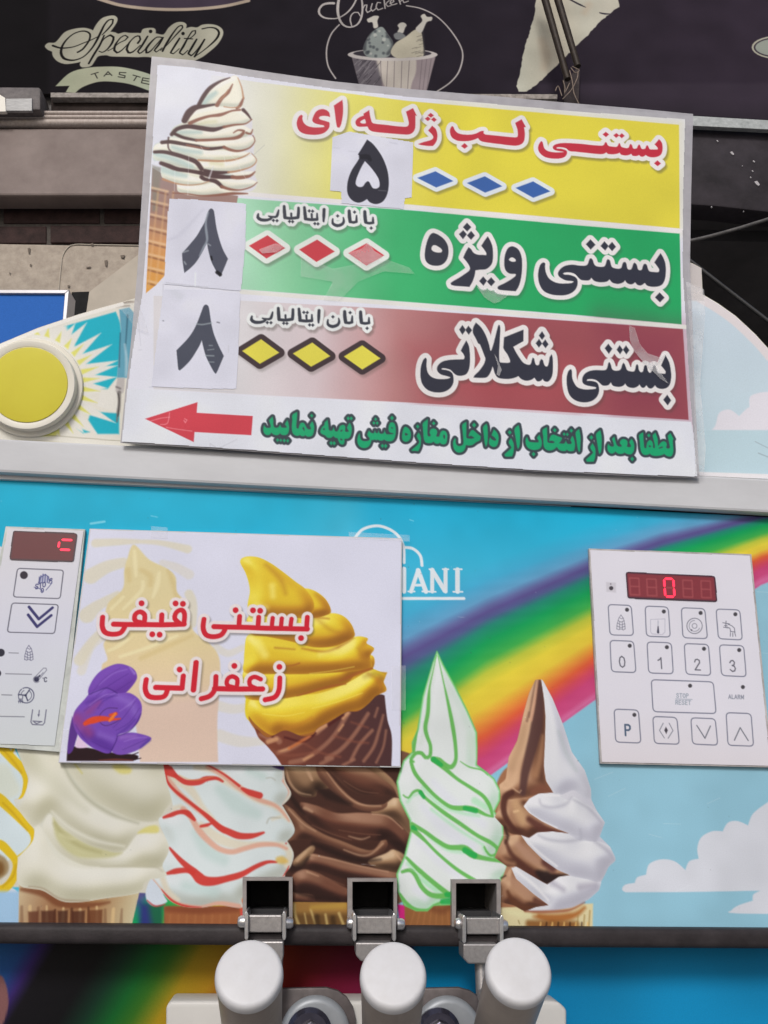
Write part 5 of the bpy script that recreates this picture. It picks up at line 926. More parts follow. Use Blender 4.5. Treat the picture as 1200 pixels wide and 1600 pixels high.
# ---- header board with the sun
HO = [(-88,588),(-40,556),(0,537),(60,512),(120,492),(160,480),(190,472),(300,440),(450,405),(640,385),(850,390),(1000,402),(1076,409),(1083,412),(1096,419),(1098,460),(1122,474),(1150,494),(1180,522),(1200,544),(1250,606),(1292,680),(1292,753),(1090,744),(640,721),(190,698),(-88,684)]
def art_head():
    c = Canvas(HEAD, 0.0, [(-95, 380), (1298, 380), (1298, 760), (-95, 760)], 0.0007, (210, 208, 200))
    c.grad((1150, 480), (1150, 740), [(0, (192, 208, 222)), (0.5, (186, 204, 216)), (1, (176, 200, 212))], [(1020,380),(1300,380),(1300,760),(1020,760)], 1.5)
    c.fill([poly("1118,664 1124,645 1140,640 1155,650! 1165,640 1171,636! 1172,620 1185,614 1200,612! 1230,590 1300,590! 1300,672! 1112,672!", ID)], (210, 209, 219), 2)
    c.fill([(1060,672),(1300,674),(1300,742),(1060,740)], (176, 200, 211), 3); c.strokes([("1185,708 1230,726", 1.5), ("1180,690 1200,700", 1)], ID, (120, 130, 140), 1.5, 0.6)
    c.stroke([(1060,740),(1300,748)], 8, (214, 212, 216), 1.5)
    # white border along the arch, pasted strip at the cut
    arch = catmull([(1098,460),(1122,474),(1150,494),(1180,522),(1200,544),(1250,606),(1292,680)], False, 4)
    c.stroke([(a - 3, b + 7) for a, b in arch], 15, (214, 208, 212), 2); c.stroke(arch, 3, (232, 230, 230), 1.2)
    c.fill([(1040,396),(1096,415),(1100,470),(1040,470)], (196, 190, 190), 3)
    # left half : teal sky with the sun's rays
    z = Zm(0, 480, 5)
    teal = poly("520,205 530,140 620,110 900,30! 935,130 945,260 930,400 910,560! 860,610! 800,610! 760,560 600,300", z)
    c.fill([poly("500,150! 905,35! 938,130 945,260 930,410 915,545! 840,640! 720,620 620,500 560,330", z)], (26, 166, 188), 2.5)
    c.fill([poly("720,790! 780,820! 930,830! 930,990! 760,990! 690,880!", z), poly("590,935! 700,975! 650,985!", z)], (30, 164, 186), 4)
    W = (212, 211, 206)
    def star(tips, rb, hw, col, soft):
        for tx, ty in tips:
            a = math.atan2(ty - 600, tx - 225); q = [(tx, ty)] + [(225 + rb * math.cos(a + d), 600 + rb * 0.92 * math.sin(a + d)) for d in (hw, -hw)]
            c.fill([[(k[0], k[1]) for k in z(q)]], col, soft)
    star([(500,150), (590,125), (680,118), (790,200), (875,290), (925,415), (920,455), (915,545), (840,632), (795,668), (760,735), (905,905), (760,990), (660,985), (560,990)], 400, 0.155, W, 2.5)
    c.fill([poly("240,200! 520,140! 560,260 640,420 700,560 690,700 620,820 520,960! 260,990! 300,600", z)], W, 8)
    c.fill([poly("915,560! 850,640 790,660 760,770! 900,820! 925,800!", z)], W, 3)
    Yl = (206, 205, 112)
    star([(290,185), (380,160), (480,190), (560,245), (655,288), (715,372), (772,465), (778,556), (782,656), (762,748), (708,838), (652,932), (572,985), (465,1005)], 425, 0.052, Yl, 2.5)
    c.fill([poly("262,985 290,965 360,950 420,930 440,1000 300,1005", z)], Yl, 4)
    c.strokes([("360,950 420,935 450,900", 3), ("262,985 290,965 340,960", 3), ("265,990 300,1003 420,1005 940,1045", 3)], z, (120, 112, 90), 1.5, 0.8)
    # torn joint by the sign
    zj = Zm(160, 440, 5.714)
    c.fill([poly("150,250! 240,230! 300,300! 270,860! 130,860! 165,420!", zj)], (92, 152, 176), 3)
    c.strokes([("225,300 215,460 205,600", [16, 12, 10]), ("160,460 150,760", [10, 12])], zj, (50, 92, 112), 3, 0.8); c.strokes([("200,560 215,700 210,840", [16, 26, 20])], zj, (160, 190, 204), 4, 0.8); c.strokes([("280,380 250,760", [10, 16])], zj, (60, 130, 145), 4, 0.7)
    c.fill([poly("135,860! 200,860! 185,990 120,980", zj)], (176, 172, 172), 3); c.strokes([("125,940 160,955", 16), ("150,990 150,1100 135,1200 130,1250", [34, 26, 30, 14])], zj, (110, 106, 106), 3, 0.85); c.strokes([("140,1000 150,1060 140,1200", [8, 6, 8])], zj, (40, 38, 38), 2, 0.8)
    c.strokes([("100,200 200,185 300,180", [20, 26, 10]), ("120,225 240,215", 14)], zj, (130, 118, 108), 3, 0.8)
    c.strokes([("-88,692 60,690 190,702 640,722", 5)], ID, (196, 192, 172), 2, 0.7)
    edge = catmull([(-88,588),(-40,556),(0,537),(60,512),(120,492),(160,480),(190,472)], False, 4)
    c.stroke([(a, b + 3) for a, b in edge], 7, (222, 220, 216), 2)
    c.mottle(0.025, 90, 31)
    return c
m_head = paint_mat('header_print', 0.36, 0.14, 0.04, 1000)
m_cream = mat('cream_plastic', (0.76, 0.73, 0.65), 0.42, 0, 0.35, 0.04, 20)
header = thing('header_board', 'arched header board with a yellow sun disc standing behind the price sign', 'header board', HEAD.at((600, 718)))
art_head().build('printed_face', m_head, header, 1.2, HO)
prism('board', HEAD, HO, -0.0012, -0.034, m_cream, header)
# raised sun disc
def r_of(px, off=0.0): return np.linalg.norm(HEAD.at((43 + px, 597.5), off) - HEAD.at((43, 597.5), off))
ctr = HEAD.at((49.5, 606.0)); RB = r_of(81); R2 = r_of(74, 0.009); R1 = r_of(63.0, 0.009)
lathe('sun_base', ctr, HEAD.n, [(0.0004, RB), (0.0018, RB), (0.0026, RB * 0.985), (0.0026, 0.001)], m_cream, header, 72)
lathe('sun_ring', ctr, HEAD.n, [(0.0027, R2 * 1.0), (0.0078, R2 * 1.0), (0.0092, R2 * 0.992), (0.0098, R2 * 0.98), (0.0098, R1 * 1.015), (0.0096, R1 * 1.004), (0.0094, R1), (0.0094, 0.001)], m_cream, header, 72)
m_sun = mat('sun_yellow', (0.68, 0.62, 0.05), 0.38, 0, 0.35, second=(0.63, 0.55, 0.045), scale=12)
tag(lathe('sun_disc', ctr, HEAD.n, [(0.0095, R1 * 0.988), (0.0102, R1 * 0.978), (0.0104, R1 * 0.9), (0.0107, R1 * 0.5), (0.0108, 0.0005)], m_sun, header, 72), 'glossy yellow sun disc in a cream ring')
# clear tape folded over the corner of the sign
sheet('clear_tape_glare', HEAD, [(180,474),(214,470),(224,492),(232,520),(214,515),(196,492)], 0.0178, m_tape_glare, header)
sheet('clear_tape_glare', SIGN, [(1072,440),(1100,452),(1102,490),(1094,600),(1103,700),(1100,740),(1086,740),(1084,600),(1076,500)], 0.0012, m_tape_glare2, header)
# ---- keypads
m_key = paint_mat('keypad_print', 0.36, 0.14, 0.03, 1200, 0.02, 14)
m_keyedge = mat('keypad_edge', (0.40, 0.38, 0.38), 0.5, 0, 0.3, 0.3, 90)
INK = (92, 96, 116); DOT = (64, 62, 72)
def rrect(c, z, q, r, wd, col):
    """rounded key outline from four corners"""
    out = []
    P = [np.array(p, float) for p in q]
    for i in range(4):
        a, b, d = P[i - 1], P[i], P[(i + 1) % 4]
        u = (a - b) / np.linalg.norm(a - b); v = (d - b) / np.linalg.norm(d - b)
        for t in np.linspace(0, 1, 5): out.append(tuple(b + u * r * (1 - t) ** 2 + v * r * t ** 2))
    out.append(out[0]); c.stroke([(a[0], a[1]) for a in z(out)], wd, col, 1.2)
def txt(c, z, s, x, y, h, wd, col, sl=(0.0, 0.0), gap=0.28):
    """plain sans letters as strokes; x,y = lower left in window units, h cap height; sl = baseline slope, lean"""
    G = {'0': [[(.25,1),(.08,.85),(.02,.5),(.08,.15),(.27,0),(.46,.15),(.52,.5),(.46,.85),(.27,1)]], '1': [[(.05,.75),(.22,.84),(.34,1),(.34,0)]], '2': [[(.04,.75),(.12,.95),(.3,1),(.47,.9),(.48,.68),(.3,.42),(.04,.02),(.52,.02)]], '3': [[(.04,.8),(.16,.98),(.34,1),(.46,.85),(.42,.62),(.24,.54),(.44,.47),(.52,.28),(.44,.06),(.24,0),(.04,.16)]],
         'P': [[(.06,0),(.06,1),(.38,1),(.52,.88),(.52,.64),(.38,.5),(.06,.5)]], 'S': [[(.52,.82),(.42,.98),(.16,.98),(.05,.78),(.14,.58),(.42,.46),(.54,.25),(.42,.03),(.14,.02),(.02,.2)]], 'T': [[(0,1),(.58,1)],[(.29,1),(.29,0)]], 'O': [[(.3,1),(.08,.85),(.02,.5),(.08,.15),(.3,0),(.52,.15),(.58,.5),(.52,.85),(.3,1)]],
         'R': [[(.06,0),(.06,1),(.4,1),(.52,.88),(.5,.62),(.38,.52),(.06,.52)],[(.34,.52),(.56,0)]], 'E': [[(.54,1),(.06,1),(.06,0),(.54,0)],[(.06,.52),(.48,.52)]], 'A': [[(0,0),(.3,1),(.6,0)],[(.12,.36),(.48,.36)]], 'L': [[(.06,1),(.06,0),(.5,0)]], 'M': [[(.06,0),(.06,1),(.36,.2),(.66,1),(.66,0)]], 'C': [[(.54,.8),(.42,.97),(.2,.98),(.06,.8),(.03,.5),(.07,.18),(.22,.02),(.42,.03),(.54,.2)]], 'I': [[(.1,0),(.1,1)]]}
    W = {'1': .45, 'M': .75, 'I': .2, 'L': .52}
    S = []
    for ch in s:
        for st in G.get(ch, []):
            S.append(([(a[0], a[1]) for a in z([(x + p[0] * h + p[1] * h * sl[1], y - p[1] * h + p[0] * h * sl[0]) for p in st])], wd))
        adv = (W.get(ch, .58) + gap) * h; x += adv; y += adv * sl[0]
    c.letter([], col, None, 0, None, S, 1.1)
KR = [(922,859),(1172,868),(1204,1197),(940,1191)]
KO = 0.0042
c = Canvas(PANEL, KO, [(916, 852), (1212, 852), (1212, 1204), (916, 1204)], 0.00042, (209, 208, 219))
c.grad((1000, 1100), (1000, 1195), [(0, (209, 208, 219)), (1, (205, 201, 208))])
z = Zm(900, 830, 4)
keys = [((200,458),(345,464),(360,652),(212,648)), ((432,468),(576,474),(590,662),(440,656)), ((658,478),(805,484),(822,672),(668,666)), ((875,486),(1024,492),(1040,680),(890,672)),
        ((212,682),(360,688),(375,884),(222,878)), ((444,692),(596,698),(608,892),(454,886)), ((676,702),(828,708),(843,902),(688,894)), ((896,710),(1048,716),(1064,910),(910,902)),
        ((470,928),(858,942),(876,1140),(482,1128)), ((238,1112),(390,1118),(406,1324),(248,1318)), ((480,1158),(630,1164),(646,1332),(490,1326)), ((718,1166),(870,1172),(886,1338),(728,1330)), ((938,1134),(1094,1140),(1110,1344),(950,1338))]
for q in keys: rrect(c, z, q, 26, 1.35, INK)
for x, y in [(319,491),(549,502),(779,511),(996,519),(336,716),(568,725),(800,735),(1020,743),(713,966),(365,1148),(1043,974)]: c.fill([circ((x, y), 12.5, z)], (70, 68, 74), 1.2)
for ch, x, y in [('0',272,850), ('1',512,858), ('2',742,868), ('3',962,876)]: txt(c, z, ch, x, y, 68, 1.7, (84, 84, 96), (0.03, -0.06))
txt(c, z, 'P', 306, 1276, 66, 2.6, (70, 88, 112), (0.03, -0.06)); txt(c, z, 'STOP', 628, 1039, 25, 0.9, (120, 134, 150), (0.03, 0), .22); txt(c, z, 'RESET', 622, 1082, 25, 0.9, (120, 134, 150), (0.03, 0), .22); c.strokes([("624,1048 726,1052", 4)], z, (140, 150, 165), 1.2); txt(c, z, 'ALARM', 954, 1046, 24, 1.0, (110, 116, 132), (0.03, 0), .24)
c.strokes([("545,1200 522,1245 552,1290", 6), ("582,1200 606,1246 576,1292", 6), ("755,1214 806,1294 840,1218", 7), ("990,1306 1026,1228 1076,1308", 7)], z, INK, 1.2) if False else None
for s_ in ([(545,1200),(522,1245),(552,1292)], [(582,1200),(606,1246),(576,1294)]): c.stroke([(a[0], a[1]) for a in z(s_)], 1.1, (110, 114, 126), 1.2)
for s_ in ([(755,1214),(806,1294),(840,1218)], [(990,1306),(1026,1228),(1076,1308)]): c.stroke([(a[0], a[1]) for a in z(s_)], 1.5, (92, 96, 108), 1.2)
c.fill([poly("562,1222! 574,1244! 564,1268! 552,1244!", z)], (70, 66, 74), 1.2)
def cone_icon(c, z, x, y, k, col, wd=1.0):
    for s_ in ([(0,-48),(-14,-28),(-18,-10),(-24,10),(-26,40)], [(0,-48),(16,-26),(20,-8),(24,12),(26,38)], [(-18,-14),(0,-4),(20,-12)], [(-22,2),(0,14),(24,6)], [(-26,20),(0,30),(26,22)], [(-26,38),(-14,44),(0,38),(14,46),(26,38)], [(-8,-30),(6,-24),(14,-30)], [(-8,-8),(-10,40)], [(8,-8),(10,40)]):
        c.stroke([(a[0], a[1]) for a in z([(x + p[0] * k, y + p[1] * k) for p in s_])], wd, col, 1.1, 0.85)
cone_icon(c, z, 281, 572, 1.0, (110, 112, 128))
for s_ in ([(466,552),(556,548),(556,630),(540,646),(476,642),(466,628),(466,552)],): c.stroke([(a[0], a[1]) for a in z(s_)], 0.9, (170, 170, 186), 1.2)
c.strokes([("513,560 513,600", 7)], z, (176, 178, 192), 1); c.strokes([("513,596 513,632", [6, 14])], z, (60, 60, 78), 1.2)
c.stroke(circ((741, 592), 48, z) + [circ((741, 592), 48, z)[0]], 1.1, (100, 102, 116)); c.stroke(circ((741, 592), 34, z)[2:-6], 1.0, (130, 132, 146)); c.stroke(circ((741, 592), 15, z) + [circ((741, 592), 15, z)[0]], 1.0, (120, 122, 136)); c.fill([circ((722, 618), 5, z)], (80, 80, 96))
for s_ in ([(918,572),(960,580)], [(938,562),(936,600)], [(922,600),(950,604)], [(948,580),(975,592),(990,606),(992,628)], [(948,602),(962,606),(966,624)], [(964,626),(994,630)], [(966,634),(964,656)], [(980,636),(980,658)], [(992,634),(998,656)], [(928,590),(946,592)]): c.stroke([(a[0], a[1]) for a in z(s_)], 1.1, (96, 98, 112), 1.1)
c.fill([poly("188,318! 250,322! 250,384! 190,378!", z)], (192, 190, 200), 3); c.fill([circ((220, 356), 13, z)], (70, 66, 74)); c.fill([circ((217, 330), 4, z)], (100, 98, 108))
kr = c.build('keypad', m_key, machine, 1.06, KR); tag(kr, 'white keypad with digits 0 to 3 and a red display')
prism('keypad_plate', PANEL, [(920,857),(1174,866),(1207,1199),(938,1193)], KO - 0.0006, 0.0004, m_keyedge, kr)
def display(name, quad, parent, off, digits, ghost, pitch=0.0004):
    xs = [p[0] for p in quad]; ys = [p[1] for p in quad]
    c = Canvas(PANEL, off, [(min(xs) - 1, min(ys) - 1), (max(xs) + 1, min(ys) - 1), (max(xs) + 1, max(ys) + 1), (min(xs) - 1, max(ys) + 1)], pitch, (120, 38, 46))
    P = [np.array(p, float) for p in quad]; out = []
    for i in range(4):
        a, b, d = P[i - 1], P[i], P[(i + 1) % 4]; u = (a - b) / np.linalg.norm(a - b); v = (d - b) / np.linalg.norm(d - b)
        for t in np.linspace(0, 1, 5): out.append(tuple(b + u * 5 * (1 - t) ** 2 + v * 5 * t ** 2))
    c.img[:] = np.array((118, 40, 48)) if ghost else np.array((84, 22, 34))
    for g in ghost: c.stroke(g, 2.6, (140, 62, 66), 1.4, 0.8)
    r = c.sdf([out]); x0, x1, y0, y1 = r[0]; c.put(r[0], np.clip((r[1] + 4.0) / 3.0, 0, 1), (54, 32, 46))
    d = c.build(name, m_disp, parent, 1.2, out)
    for k, pts in enumerate(digits):
        ribbon('lit_segment', PANEL, pts, 3.6, off + 0.0003, m_led, parent)
    return d
def ribbon(name, pl, pts, wd, off, m, parent):
    a = np.array(pts[0], float); b = np.array(pts[1], float); t = (b - a) / np.linalg.norm(b - a); nrm = np.array((-t[1], t[0])) * wd / 2
    q = [a - t * 0.2, a + t * wd * 0.5 + nrm, b - t * wd * 0.5 + nrm, b + t * 0.2, b - t * wd * 0.5 - nrm, a + t * wd * 0.5 - nrm]
    return sheet(name, pl, [tuple(p) for p in q], off, m, parent)
m_disp = paint_mat('display_window', 0.2, 0.5, 0.05, 900)
m_led = mat('lit_led', (0.6, 0.02, 0.05), 0.4, emit=(1.0, 0.03, 0.07, 1.5))
def seg8(x, y, w_, h, lean, sl=0.04):
    q = lambda a, b: (x + a * w_ + lean * (1 - b) * h, y + b * h + a * w_ * sl)
    return {'a': [q(0.05, 0), q(.95, 0)], 'b': [q(1, .03), q(1, .48)], 'c': [q(1, .52), q(1, .97)], 'd': [q(.05, 1), q(.95, 1)], 'e': [q(0, .52), q(0, .97)], 'f': [q(0, .03), q(0, .48)], 'g': [q(.08, .5), q(.92, .5)]}
gh = []
z = Zm(900, 830, 4)
for gx, gy in [(340,292),(447,298),(672,306),(786,310)]:
    s8 = seg8(900 + gx / 4, 830 + gy / 4, 14.5, 26, -0.05); gh += list(s8.values())
s0 = seg8(900 + 558 / 4, 830 + 296 / 4, 14.5, 28, -0.07)
gh.append(s0['g'])
display('display', [(977,893),(1118,899.5),(1121.5,941),(980,935)], kr, KO + 0.0006, [s0[k] for k in 'abcdef'], gh)
# left keypad
KL = [(12,824.5),(131,829),(86,1166),(-52,1160)]
c = Canvas(PANEL, KO, [(-60, 818), (138, 818), (138, 1172), (-60, 1172)], 0.00042, (205, 206, 214))
c.grad((60, 830), (60, 1160), [(0, (208, 207, 214)), (0.5, (200, 202, 216)), (1, (196, 202, 206))])
z = Zm(0, 800, 7.5)
rrect(c, z, [(205,660),(745,682),(705,1015),(155,995)], 36, 1.5, (76, 76, 92)); rrect(c, z, [(140,1066),(685,1086),(640,1425),(85,1408)], 36, 1.5, (76, 76, 92))
c.fill([circ((280, 740), 46, z)], (52, 46, 58))
ND = (70, 72, 122)
for s_ in ([(340,1112),(455,1255),(615,1122)], [(330,1205),(435,1345),(600,1212)]): c.stroke([(a[0], a[1]) for a in z(s_)], 4.4, (56, 54, 104), 1.3)
for x0 in range(4): c.stroke([(a[0], a[1]) for a in z([(465 + x0 * 30, 830 - x0 * 2), (480 + x0 * 26, 750 - (0, 18, 16, -6)[x0])])], 2.6, (110, 114, 156), 1.3)
for s_ in ([(450,830),(470,770),(530,732),(570,760),(575,800)], [(400,880),(470,900),(500,930)], [(610,830),(570,880),(540,915)], [(460,760),(455,850)], [(585,790),(612,815),(590,840)]): c.stroke([(a[0], a[1]) for a in z(s_)], 1.1, ND, 1.2)
txt(c, z, 'STO', 415, 905, 56, 1.5, (60, 62, 112), (-0.26, 0.0), .18); txt(c, z, 'P', 570, 835, 52, 1.5, (60, 62, 112), (-0.26, 0.3)); txt(c, z, 'O', 478, 944, 50, 1.4, (60, 62, 112), (0, 0.1))
z = Zm(0, 980, 7.5)
c.fill([circ((10, 298), 46, z), circ((-28, 540), 42, z), circ((-60, 790), 40, z), circ((-90, 1040), 40, z)], (44, 44, 58))
for s_ in ([(105,300),(215,304)], [(65,545),(370,553)], [(20,792),(138,796)], [(-40,1044),(285,1050)]): c.stroke([(a[0], a[1]) for a in z(s_)], 1.2, (110, 112, 124), 1.2)
cone_icon(c, z, 338, 304, 1.9, (88, 88, 116))
for s_ in ([(395,600),(510,480),(540,480),(545,505),(450,620)], [(480,560),(505,532)]): c.stroke([(a[0], a[1]) for a in z(s_)], 1.1, (110, 112, 130), 1.2)
c.fill([circ((428, 612), 30, z)], (48, 48, 74)); c.strokes([("430,605 465,570", 22)], z, (60, 60, 84), 1.2); c.stroke(circ((428, 612), 38, z)[3:-2], 0.9, (110, 112, 130)); txt(c, z, 'C', 518, 640, 52, 1.6, (84, 86, 104)); c.fill([circ((505, 597), 7, z)], (110, 112, 130))
ring = circ((308, 798), 90, z); c.stroke(ring[-9:] + ring[:12], 1.5, (74, 76, 104)); ring = circ((308, 798), 62, z); c.stroke(ring[-5:] + ring[:6], 1.1, (88, 90, 116)); c.stroke(ring[15:20], 1.1, (88, 90, 116)); c.stroke(circ((308,798),90,z)[14:19], 1.5, (74, 76, 104))
for s_ in ([(300,798),(345,735)], [(300,798),(325,862)], [(225,790),(298,798)]): c.stroke([(a[0], a[1]) for a in z(s_)], 1.8, (60, 62, 90), 1.2)
c.fill([circ((300, 798), 14, z)], (50, 52, 80))
for s_ in ([(215,790),(220,840),(262,842),(268,800)], [(226,850),(220,885)], [(242,852),(240,885)], [(260,852),(262,885)], [(215,868),(268,870)]): c.stroke([(a[0], a[1]) for a in z(s_)], 1.2, (84, 86, 110), 1.2)
for s_ in ([(382,968),(362,1110),(380,1140),(500,1146),(522,1120),(542,968)], [(385,1100),(490,1106)], [(400,1112),(430,1130),(480,1108)], [(460,975),(455,1030)]): c.stroke([(a[0], a[1]) for a in z(s_)], 1.4, (88, 88, 112), 1.2)
c.fill([poly("440,1022! 466,1024! 452,1052!", z)], (84, 84, 110))
kl = c.build('keypad', m_key, machine, 1.04, KL); tag(kl, 'white keypad with stop button, arrow button and small red display')
prism('keypad_plate', PANEL, [(9,822.5),(133,827),(97,1175),(-56,1163)], KO - 0.0006, 0.0004, mat('keypad_plate_side', (0.50, 0.53, 0.51), 0.5, 0, 0.3, 0.2, 60), kl)
z = Zm(0, 800, 7.5)
L = [[(a[0], a[1]) for a in z(s_)] for s_ in ([(720,325),(850,330)], [(695,345),(685,420)], [(700,440),(825,445)])]
display('display', [(20,828.5),(121.5,832.5),(115.5,878.5),(14,875)], kl, KO + 0.0006, L, [])
# ---- levers: socket, fork, pins, block, handle
m_grip = mat('handle_plastic', (0.36, 0.31, 0.275), 0.4, 0, 0.4, second=(0.22, 0.18, 0.158), scale=9, detail=8, bump=0.1, bscale=300)
m_cap = mat('handle_cap_white', (0.60, 0.60, 0.625), 0.42, 0, 0.3, second=(0.545, 0.54, 0.555), scale=70, detail=9, bump=0.05, bscale=120)
FX = [dict(l=(382,388), r=(441,447), y0=1424, y1=1469, cross=(388.5,1430,440.5,1457), blk=(394,1471,443,1499), pins=[(377,1440),(453,1442)], cap=(389,1519), cr=53.5, rear=(6, 96)),
      dict(l=(551,557), r=(613,619), y0=1427, y1=1471, cross=(557.5,1432,612.5,1459), blk=(556,1473,612,1499), pins=[(547,1442),(627,1444)], cap=(614.5,1521), cr=52.5, rear=(-4, 96)),
      dict(l=(722.5,728.5), r=(781,787), y0=1430, y1=1474, cross=(729,1434,780.5,1460), blk=(724,1475,778,1503), pins=[(716,1443),(788,1446)], cap=(811,1514), cr=52.0, rear=(-26, 92))]
for i, (ou, inn) in enumerate(SOCK):
    s = frame_prism('lever_socket', PANEL, ou, inn, 0.007, -0.0395, m_frame, machine)
    sheet('socket_back', PANEL, quad_in(ou, 1), -0.038, m_black, s)
    frame_prism('socket_lining', PANEL, quad_in(inn, 0.3), quad_in(inn, 1.3), 0.0035, -0.037, m_black, s)
    b = inn; prism('socket_step', PANEL, [(b[0][0] + 2, b[2][1] - 26), (b[1][0] - 2, b[2][1] - 26), (b[1][0] - 2, b[2][1] - 2), (b[0][0] + 2, b[2][1] - 2)], -0.012, -0.034, mat('socket_step_%d' % i, (0.05, 0.05, 0.055), 0.35, 0.3), s)
LV = ['dispensing lever at the red-striped cone', 'dispensing lever under the chocolate cone', 'dispensing lever right of the mint cone, handle leaning right']
for i, f in enumerate(FX):
    lv = prism('dispensing_lever', PANEL, [(f['cross'][0], f['cross'][1]), (f['cross'][2], f['cross'][1]), (f['cross'][2], f['cross'][3]), (f['cross'][0], f['cross'][3])], 0.024, 0.016, m_metal, machine, 0.0008)
    lv['label'] = LV[i]
    for a in ('l', 'r'):
        x0, x1 = f[a]; prism('fork_plate', PANEL, [(x0, f['y0'] + 5), (x0 + 1.5, f['y0'] + 1), ((x0 + x1) / 2, f['y0']), (x1 - 1.5, f['y0'] + 1), (x1, f['y0'] + 5), (x1, f['y1'] - 3), (x1 - 2, f['y1']), (x0 + 2, f['y1']), (x0, f['y1'] - 3)], 0.029, 0.0, m_bright, lv, 0.0007)
    x0, y0, x1, y1 = f['cross']; prism('fork_bridge', PANEL, [(x0, y1 + 2), (x1, y1 + 2), (x1, f['blk'][1] - 1), (x0, f['blk'][1] - 1)], 0.019, 0.012, m_dark, lv, 0.0006)
    x0, y0, x1, y1 = f['blk']; prism('lever_block', PANEL, [(x0, y0), (x1, y0), (x1, y1 - 4), (x1 - 5, y1 + (14 if i == 0 else 3)), (x0 + 8, y1 + 3), (x0, y1 - 6)], 0.030, 0.010, m_metal, lv, 0.0009)
    for p in f['pins']:
        o = PANEL.at(p, 0.014); sgn = -1 if p is f['pins'][0] else 1
        lathe('pin_head', o - np.array((sgn * 0.003, 0, 0)), (sgn, 0, 0), [(0, 0.0040), (0.0035, 0.0040), (0.0052, 0.0030), (0.0058, 0.0012)], m_bright, lv, 20)
    # handle: end cap faces the viewer, the grip runs back and down
    cx, cy = f['cap']; d0 = 0.565; C0 = CAM + ray((cx, cy)) * d0; R = f['cr'] / F * d0 * np.dot(ray((cx, cy)), M_CW @ np.array((0, 0, -1.0)))
    rx, ry = f['rear']; E0 = CAM + ray((cx + rx, cy + ry)) * (d0 + 0.082); ax = _n(E0 - C0); L_ = np.linalg.norm(E0 - C0)
    lathe('handle_cap', C0, ax, [(0.0003, 0.0005), (0.0, R * 0.84), (0.0002, R * 0.89), (0.0008, R * 0.935), (0.0020, R * 0.972), (0.0036, R * 0.993), (0.0052, R), (0.0072, R * 1.0)], m_cap, lv, 56)
    lathe('handle_grip', C0, ax, [(0.0074, R * 0.975), (0.03, R * 0.96), (L_ + 0.02, R * 0.93), (L_ + 0.026, R * 0.7)], m_grip, lv, 56)
    S0 = PANEL.at(((f['blk'][0] + f['blk'][2]) / 2 + (14 if i == 0 else 0), f['blk'][3] - 4), 0.018)
    tube('lever_rod', [S0, S0 + np.array((0, -0.004, -0.02)), S0 * 0.5 + (C0 + ax * L_) * 0.5 + np.array((0, 0.01, -0.012)), C0 + ax * (L_ + 0.02)], 0.0045, m_metal, lv)
# ---- dispensing head with its clamps
m_white = mat('white_plastic', (0.55, 0.54, 0.52), 0.45, 0, 0.35, 0.04, 30)
m_plate = mat('brown_clamp', (0.10, 0.085, 0.085), 0.45, 0.2, 0.4, 0.3, 80)
m_disc = mat('brushed_disc', (0.30, 0.32, 0.345), 0.45, 0.2, 0.4, 0.1, 40)
m_knob = mat('dark_chrome', (0.10, 0.095, 0.13), 0.22, 0.8, 0.5, 0.2, 60)
hd = prism('dispensing_head', PANEL, [(259,1600),(259,1573),(266,1564),(860,1564),(874,1566),(886,1578),(886,1800),(259,1800)], -0.001, -0.0295, m_white, machine, 0.004, True, 3)
for (a, b, r, dx, kx) in [((425,1545),(555,1545),0,492,483), ((640,1545),(775,1545),0,699,684)]:
    cx = dx; 
    pl_ = prism('clamp_plate', PANEL, [(a[0]-10,1760),(a[0]-10,1545),(cx+18,1543),(cx+36,1548),(cx+50,1558),(cx+60,1574),(cx+64,1592),(cx+65,1760)], 0.004, -0.0005, m_plate, machine, 0.0012, True)
    o = PANEL.at((cx, 1616), 0.0045); lathe('clamp_disc', o, PANEL.n, [(0, 0.0245), (0.003, 0.0245), (0.0055, 0.0225), (0.0062, 0.02), (0.0050, 0.011), (0.0050, 0.0005)], m_disc, pl_, 56)
    o = PANEL.at((kx, 1612), 0.0100); lathe('clamp_collar', o, PANEL.n, [(0, 0.0155), (0.004, 0.0158), (0.007, 0.013), (0.007, 0.0090), (0.004, 0.0085), (0.004, 0.0004)], m_knob, pl_, 40)
    o = PANEL.at((kx + 2, 1616), 0.0145); lathe('clamp_nut', o, PANEL.n, [(0, 0.0085), (0.006, 0.0085), (0.0075, 0.0072), (0.0078, 0.0004)], m_bright, pl_, 6)
